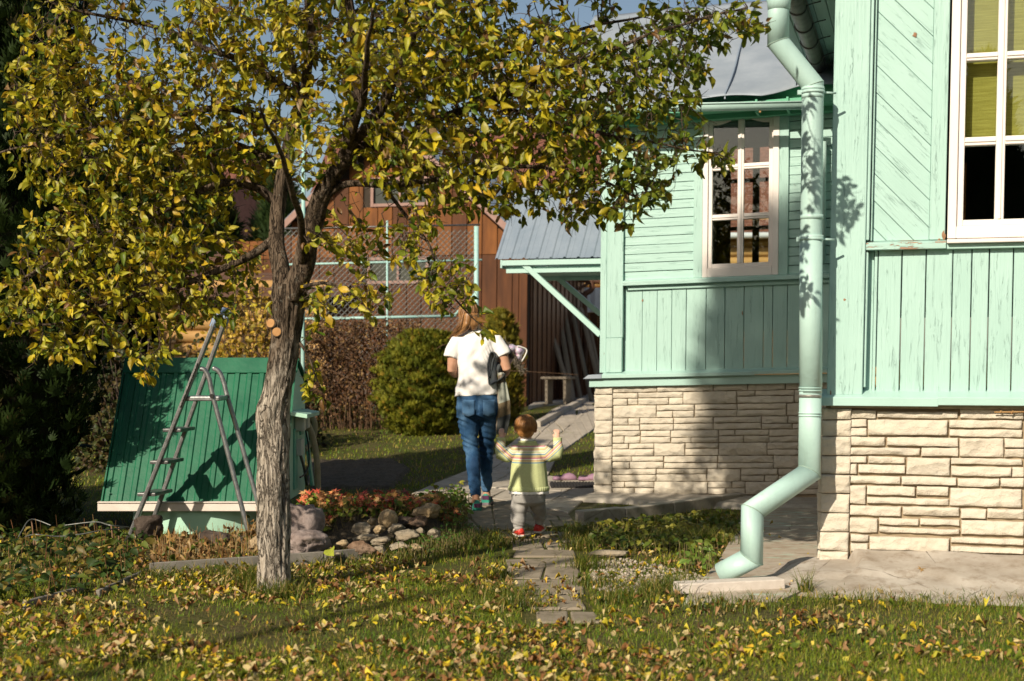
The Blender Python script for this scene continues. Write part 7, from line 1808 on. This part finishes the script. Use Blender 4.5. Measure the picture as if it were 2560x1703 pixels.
mb = MB(); mb.tube(smooth_path([(*zx(1290, 668)[:1], .035, zx(1290, 668)[1]), (zx(1415, 710)[0], .06, zx(1415, 710)[1]), (zx(1420, 780)[0], .06, zx(1420, 780)[1]), (zx(1350, 905)[0], .06, zx(1350, 905)[1])], 24), .0065, 8); mb.build('piping', simple('white_piping', (.6, .6, .56), (.7, .7, .66), 20, .6), cj)
mb = MB(); r0 = np.random.default_rng(4); path_ = smooth_path([(zx(x, y)[0], yy, zx(x, y)[1]) for x, y, yy in ((1075, 590, .06), (1120, 690, .035), (1180, 790, .02), (1250, 880, .01), (1320, 980, .02), (1385, 1045, .03))], 100)
for i in range(620):
    p = path_[r0.integers(0, 100)]+r0.normal(size=3)*.008; d = nrm(r0.normal(size=3)+np.array((.1, -.5, -.25))); ln = r0.uniform(.018, .042); sd = r0.normal(size=3)*.008
    mb.tube([p, p+d*ln*.5+sd*.5, p+d*ln+sd], [.0022, .0016, .0005], 3, cap=False)
mb.mi = 0; FUR = simple('grey_brown_fur', (.07, .055, .04), (.34, .29, .22), 60, .9, lo=.3, hi=.7); mb.build('fur_trim', FUR, cj)
mb = MB(); mb.tube(path_[::6], .015, 8); mb.build('fur_base', simple('fur_underside', (.06, .05, .04), (.11, .09, .07), 40, .95), cj)
t = NT('checked_scarf'); c = t.coord('Object'); sep = t.N('ShaderNodeSeparateXYZ'); t.L(t.N('ShaderNodeTexCoord').outputs['Object'], sep.inputs[0])
zz = t.math('ADD', sep.outputs[2], t.math('MULTIPLY', sep.outputs[0], -.35)); zz = t.N('ShaderNodeMapRange').outputs[0] if False else zz
mr_ = t.N('ShaderNodeMapRange'); mr_.inputs[1].default_value = .50; mr_.inputs[2].default_value = 1.06; t.L(zz, mr_.inputs[0])
col = t.ramp(mr_.outputs[0], [(0, (.06, .065, .065)), (.30, (.15, .115, .07)), (.50, (.33, .35, .30)), (.78, (.20, .16, .12)), (.9, (.36, .36, .31))], 'CONSTANT')
lb_ = t.ramp(sep.outputs[0], [(.135, 1.0), (.137, 0.0)]) if False else None
SCF = t.fin(t.mix(.3, col, t.ramp(t.noise(c, 160, 2), [(.3, .6), (.7, 1.4)]), 'MULTIPLY'), .95, t.bump(t.noise(c, 140, 2), .4, .004), 0, .1)
scarf = thing('scarf', 'checked scarf in pale grey, brown and charcoal hanging from the coats', 'scarf', (wx, wy, .018))
lx = lambda d: (d*S-1200)/311.9
lz = lambda d: (1274-d*S)/311.9
edges = [(862, 1146, 1160), (895, 1147, 1168), (930, 1148, 1175), (960, 1146, 1176), (985, 1145, 1171), (1004, 1144.5, 1166)]
def scf(a, b, off=0.0):
    y = 862+b*142; i = min(int(np.searchsorted([e[0] for e in edges], y)), 5); i = max(i, 1); f = (y-edges[i-1][0])/(edges[i][0]-edges[i-1][0])
    x0 = edges[i-1][1]+(edges[i][1]-edges[i-1][1])*f; x1 = edges[i-1][2]+(edges[i][2]-edges[i-1][2])*f
    return (lx(x0+(x1-x0)*a), -.075+.014*math.sin(a*9+b*2)+off, lz(y))
mb = MB(); mb.grid(14, 24, scf); o = mb.build('hanging_end', SCF, scarf); so = o.modifiers.new('t', 'SOLIDIFY'); so.thickness = .006
mb = MB(); mb.grid(10, 20, lambda a, b: (lx(1143+14*a), -.05+.012*math.sin(a*7+b*3), lz(880+118*b))); o = mb.build('hanging_end', cloth('scarf_brown_stripe', (.24, .19, .14), (.34, .30, .24), 30, 150), scarf); so = o.modifiers.new('t', 'SOLIDIFY'); so.thickness = .006

# ================= the child
cx_, cy_ = (1216*S-1280)*9.55/FPX, 9.55
kid = thing('person', 'toddler in striped lime cardigan, grey trousers and red shoes toddling with raised hands', 'person', (cx_, cy_, .022))
mb = MB()
mb.ellipsoid((-.018, .01, .725), (.066, .078, .080), 20, 14); mb.ellipsoid((-.018, .035, .69), (.055, .055, .045), 16, 10)
mb.tube([(-.012, .0, .58), (-.014, .0, .635), (-.018, .01, .68)], [.042, .036, .042], 14)
mb.loft([ring((0, 0, .22), .085, .075), ring((0, 0, .32), .095, .08), ring((0, 0, .45), .09, .075), ring((0, 0, .55), .085, .06), ring((0, 0, .60), .04, .04)])
mb.tube([(-.05, 0, .565), (-.095, -.005, .568), (-.155, -.018, .535), (-.184, .0, .56), (-.184, .02, .615), (-.180, .025, .655)], [.035, .036, .030, .027, .024, .020], 12)
mb.tube([(.05, 0, .565), (.095, -.005, .568), (.16, -.018, .535), (.195, .0, .56), (.197, .02, .615), (.196, .025, .652)], [.035, .036, .030, .027, .024, .020], 12)
for pts in ([(-.05, 0, .25), (-.065, .01, .15), (-.064, -.01, .07), (-.064, -.01, .035)], [(.05, .02, .25), (.075, .12, .16), (.078, .19, .085), (.078, .20, .05)]): mb.tube(pts, [.05, .036, .027, .028], 12)
hand(mb, (-.181, .026, .652), (.03, .12, 1), (1, 0, 0), 1, .082, 1.25, .12, .0064, -1)
hand(mb, (.197, .026, .648), (-.10, .25, 1), (1, 0, 0), 1, .082, 1.05, .30, .0062, 1)
for s_ in (-1, 1): mb.ellipsoid((-.018+s_*.068, .012, .708), (.010, .015, .021), 10, 8)
mb.tube([(-.018, .086, .722), (-.018, .098, .706), (-.018, .09, .70)], [.006, .009, .007], 8)
for s_ in (-1, 1): mb.ellipsoid((-.018+s_*.026, .080, .725), (.011, .007, .008), 8, 6)
mb.ellipsoid((-.018, .088, .678), (.017, .008, .007), 8, 6)
union(mb, 'body', CSKIN, kid, .0045, 2)
# knitted cardigan
def knit(name, stripes, axis_lo, axis_hi, base):
    t = NT(name); c = t.coord('Object'); sep = t.N('ShaderNodeSeparateXYZ'); t.L(t.N('ShaderNodeTexCoord').outputs['Object'], sep.inputs[0])
    mr = t.N('ShaderNodeMapRange'); mr.inputs[1].default_value = axis_lo; mr.inputs[2].default_value = axis_hi; t.L(t.math('SUBTRACT', sep.outputs[2], t.math('MULTIPLY', t.math('MAXIMUM', t.math('SUBTRACT', t.math('ABSOLUTE', sep.outputs[0]), .11), 0.0), .9)), mr.inputs[0])
    col = t.ramp(mr.outputs[0], stripes, 'CONSTANT'); kn = t.noise(t.coord('Object', (300, 300, 160)), 1, 2)
    col = t.mix(.35, col, t.ramp(kn, [(.3, .65), (.7, 1.25)]), 'MULTIPLY'); return t.fin(col, .9, t.bump(kn, .5, .004), 0, .1)
LIME, PINK, CREAM, YEL, BLU, ORG = (.55, .60, .31), (.55, .20, .28), (.76, .73, .60), (.68, .58, .30), (.20, .34, .42), (.64, .45, .26)
seq = [LIME, BLU, YEL, ORG, CREAM, PINK, ORG, YEL, BLU, CREAM, LIME, CREAM, ORG, YEL, CREAM, PINK, LIME]
zlo, zhi = .300, .640; z_s = .488; hgt = (.612-z_s)/(len(seq)-1)
stops = [(0, LIME)]+[((z_s+i*hgt-zlo)/(zhi-zlo), s_) for i, s_ in enumerate(seq[1:])]
mb = MB()
def hem(x, y): return .004*math.sin(x*30)
mb.loft([ring((.004, 0, .312), .136, .112), ring((.003, 0, .35), .131, .110), ring((.002, 0, .42), .124, .104), ring((0, 0, .50), .115, .095), ring((0, 0, .555), .106, .084), ring((0, 0, .595), .085, .066), ring((-.004, 0, .628), .055, .052)])
mb.tube([(-.05, 0, .565), (-.095, -.004, .560), (-.150, -.018, .535), (-.182, -.016, .543), (-.190, .004, .585), (-.183, .018, .632)], [.050, .052, .047, .042, .036, .030], 16)
mb.tube([(.05, 0, .565), (.095, -.004, .560), (.155, -.018, .535), (.190, -.016, .543), (.204, .004, .585), (.197, .018, .630)], [.050, .052, .047, .042, .036, .030], 16)
union(mb, 'cardigan', knit('striped_knit', stops, zlo, zhi, LIME), kid, .0055, 3, lambda p: .0035*mnoise.noise(Vector((p.x*14, p.y*10, p.z*9)))+.0025*mnoise.noise(Vector((p.x*30, 0, p.z*8)))*float(p.z < .48))
mb = MB(); rr = []
for z, e in ((.300, 0), (.306, 1), (.326, 1), (.331, 0)):
    rr.append(np.array([((.004+(.1375 if e else .133)*math.cos(t)*(1+.012*math.cos(t*46))), (.1135 if e else .11)*math.sin(t)*(1+.012*math.cos(t*46)), z) for t in np.linspace(0, 2*math.pi, 184, endpoint=False)]))
mb.loft(rr); mb.build('ribbed_hem', cloth('lime_rib', (.50, .56, .28), (.57, .62, .33), 10, 200), kid)
for x, y in ((-.1825, .022), (.197, .022)):
    mb = MB(); mb.loft([np.array([(x+.030*math.cos(t)*(1+.03*math.cos(t*18)), y+.030*math.sin(t)*(1+.03*math.cos(t*18)), z) for t in np.linspace(0, 2*math.pi, 72, endpoint=False)]) for z in (.622, .630, .652, .656)]); mb.build('cuff', cloth('lime_cuff', (.50, .56, .28), (.57, .62, .33), 10, 200), kid)
mb = MB(); mb.loft([ring((-.006, .0, .618), .060, .056, 40), ring((-.006, 0, .626), .066, .061, 40), ring((-.006, 0, .636), .058, .052, 40), ring((-.006, 0, .632), .050, .046, 40)]); mb.build('neckband', cloth('lime_neck', (.50, .56, .28), (.57, .62, .33), 10, 200), kid)
WHT = cloth('white_cotton', (.74, .73, .70), (.80, .79, .77), 8, 200); mb = MB()
mb.loft([ring((-.008, 0, .632), .046, .043, 30), ring((-.01, 0, .646), .045, .042, 30), ring((-.01, 0, .650), .041, .039, 30)]); mb.build('shirt_collar', WHT, kid)
mb = MB(); mb.grid(120, 5, lambda a, b: ((.004+(.127+.005*b+.003*math.sin(a*2*math.pi*13))*math.cos(a*2*math.pi)), (.104+.005*b+.003*math.sin(a*2*math.pi*13))*math.sin(a*2*math.pi), .312-.027*b-(.005*abs(math.sin(a*math.pi*28)) if b > .9 else 0))); o = mb.build('shirt_hem', WHT, kid); so = o.modifiers.new('t', 'SOLIDIFY'); so.thickness = .002
mb = MB()
mb.loft([ring((.002, 0, .325), .112, .095), ring((.002, -.004, .27), .116, .102), ring((.002, -.002, .225), .112, .096), ring((.002, 0, .20), .07, .06)])
mb.tube([(-.05, 0, .26), (-.060, 0, .20), (-.068, .004, .135), (-.066, -.008, .085), (-.064, -.01, .058)], [.060, .060, .050, .044, .033], 18)
mb.tube([(.052, .01, .26), (.062, .05, .205), (.080, .12, .15), (.080, .165, .10), (.078, .185, .068)], [.058, .056, .047, .041, .032], 18)
union(mb, 'trousers', cloth('grey_jersey', (.30, .29, .275), (.40, .39, .37), 10, 240, .95, .3), kid, .0055, 3, lambda p: .0120*(.35-abs(mnoise.noise(Vector((p.x*6, p.y*5, p.z*42+p.x*8)))))*float(sstep(.24, .12, p.z)*1 if False else (1-sstep(.10, .24, p.z)))+.003*mnoise.noise(Vector((p.x*14, p.y*12, p.z*22))))
for x, y, z in ((-.064, -.010, .048), (.078, .190, .060)):
    mb = MB(); mb.tube([(x, y, z-.006), (x, y, z+.016)], .032, 18); mb.build('ankle_cuff', cloth('grey_rib', (.32, .31, .295), (.40, .39, .37), 20, 240), kid, .004)
REDL = simple('red_leather', (.55, .03, .025), (.65, .05, .035), 10, .4, .1, 80); WSOLE = simple('white_sole', (.62, .58, .52), (.70, .66, .60), 14, .6); WL = simple('white_leather', (.66, .62, .58), (.74, .70, .66), 14, .5)
def kid_shoe(c, rz, lift=0.0):
    o = shoe(kid, c, .135, .066, .070, rz, REDL, WSOLE, lift)
    mb = MB(); mb.ellipsoid((0, .044, .024), (.031, .026, .020), 14, 8); mb.build('toe_cap', WL, o)
    for s_ in (-1, 1): mb = MB(); mb.tube([(s_*.020, -.030, .056), (s_*.032, -.005, .044), (s_*.032, .018, .024)], .0075, 8); mb.build('side_patch', WL, o)
    mb = MB(); mb.tube([(-.012, -.067, .030), (.012, -.067, .030)], .008, 8); mb.build('heel_patch', REDL, o)
kid_shoe((-.064, .022, -.006), R(14)); kid_shoe((.080, .228, .0), R(-16), R(-6))
GH = hair_mat('ginger_hair', (.22, .085, .025), (.48, .24, .08)); ho = bpy.data.objects.new('hair', None); COL.objects.link(ho); ho.parent = kid
mb = MB(); mb.ellipsoid((-.018, .0, .738), (.0735, .083, .074), 20, 14); mb.ellipsoid((-.018, -.036, .700), (.060, .042, .046), 16, 10)
union(mb, 'hair_mass', GH, ho, .006, 2, lambda p: .0025*mnoise.noise(Vector((p.x*70, p.y*70, p.z*9))))
hair_strands(ho, (-.018, .0, .732), (.0755, .086, .080), 520, GH, .655, .0022, 6, (.05, -.25, .95), back_only=True)
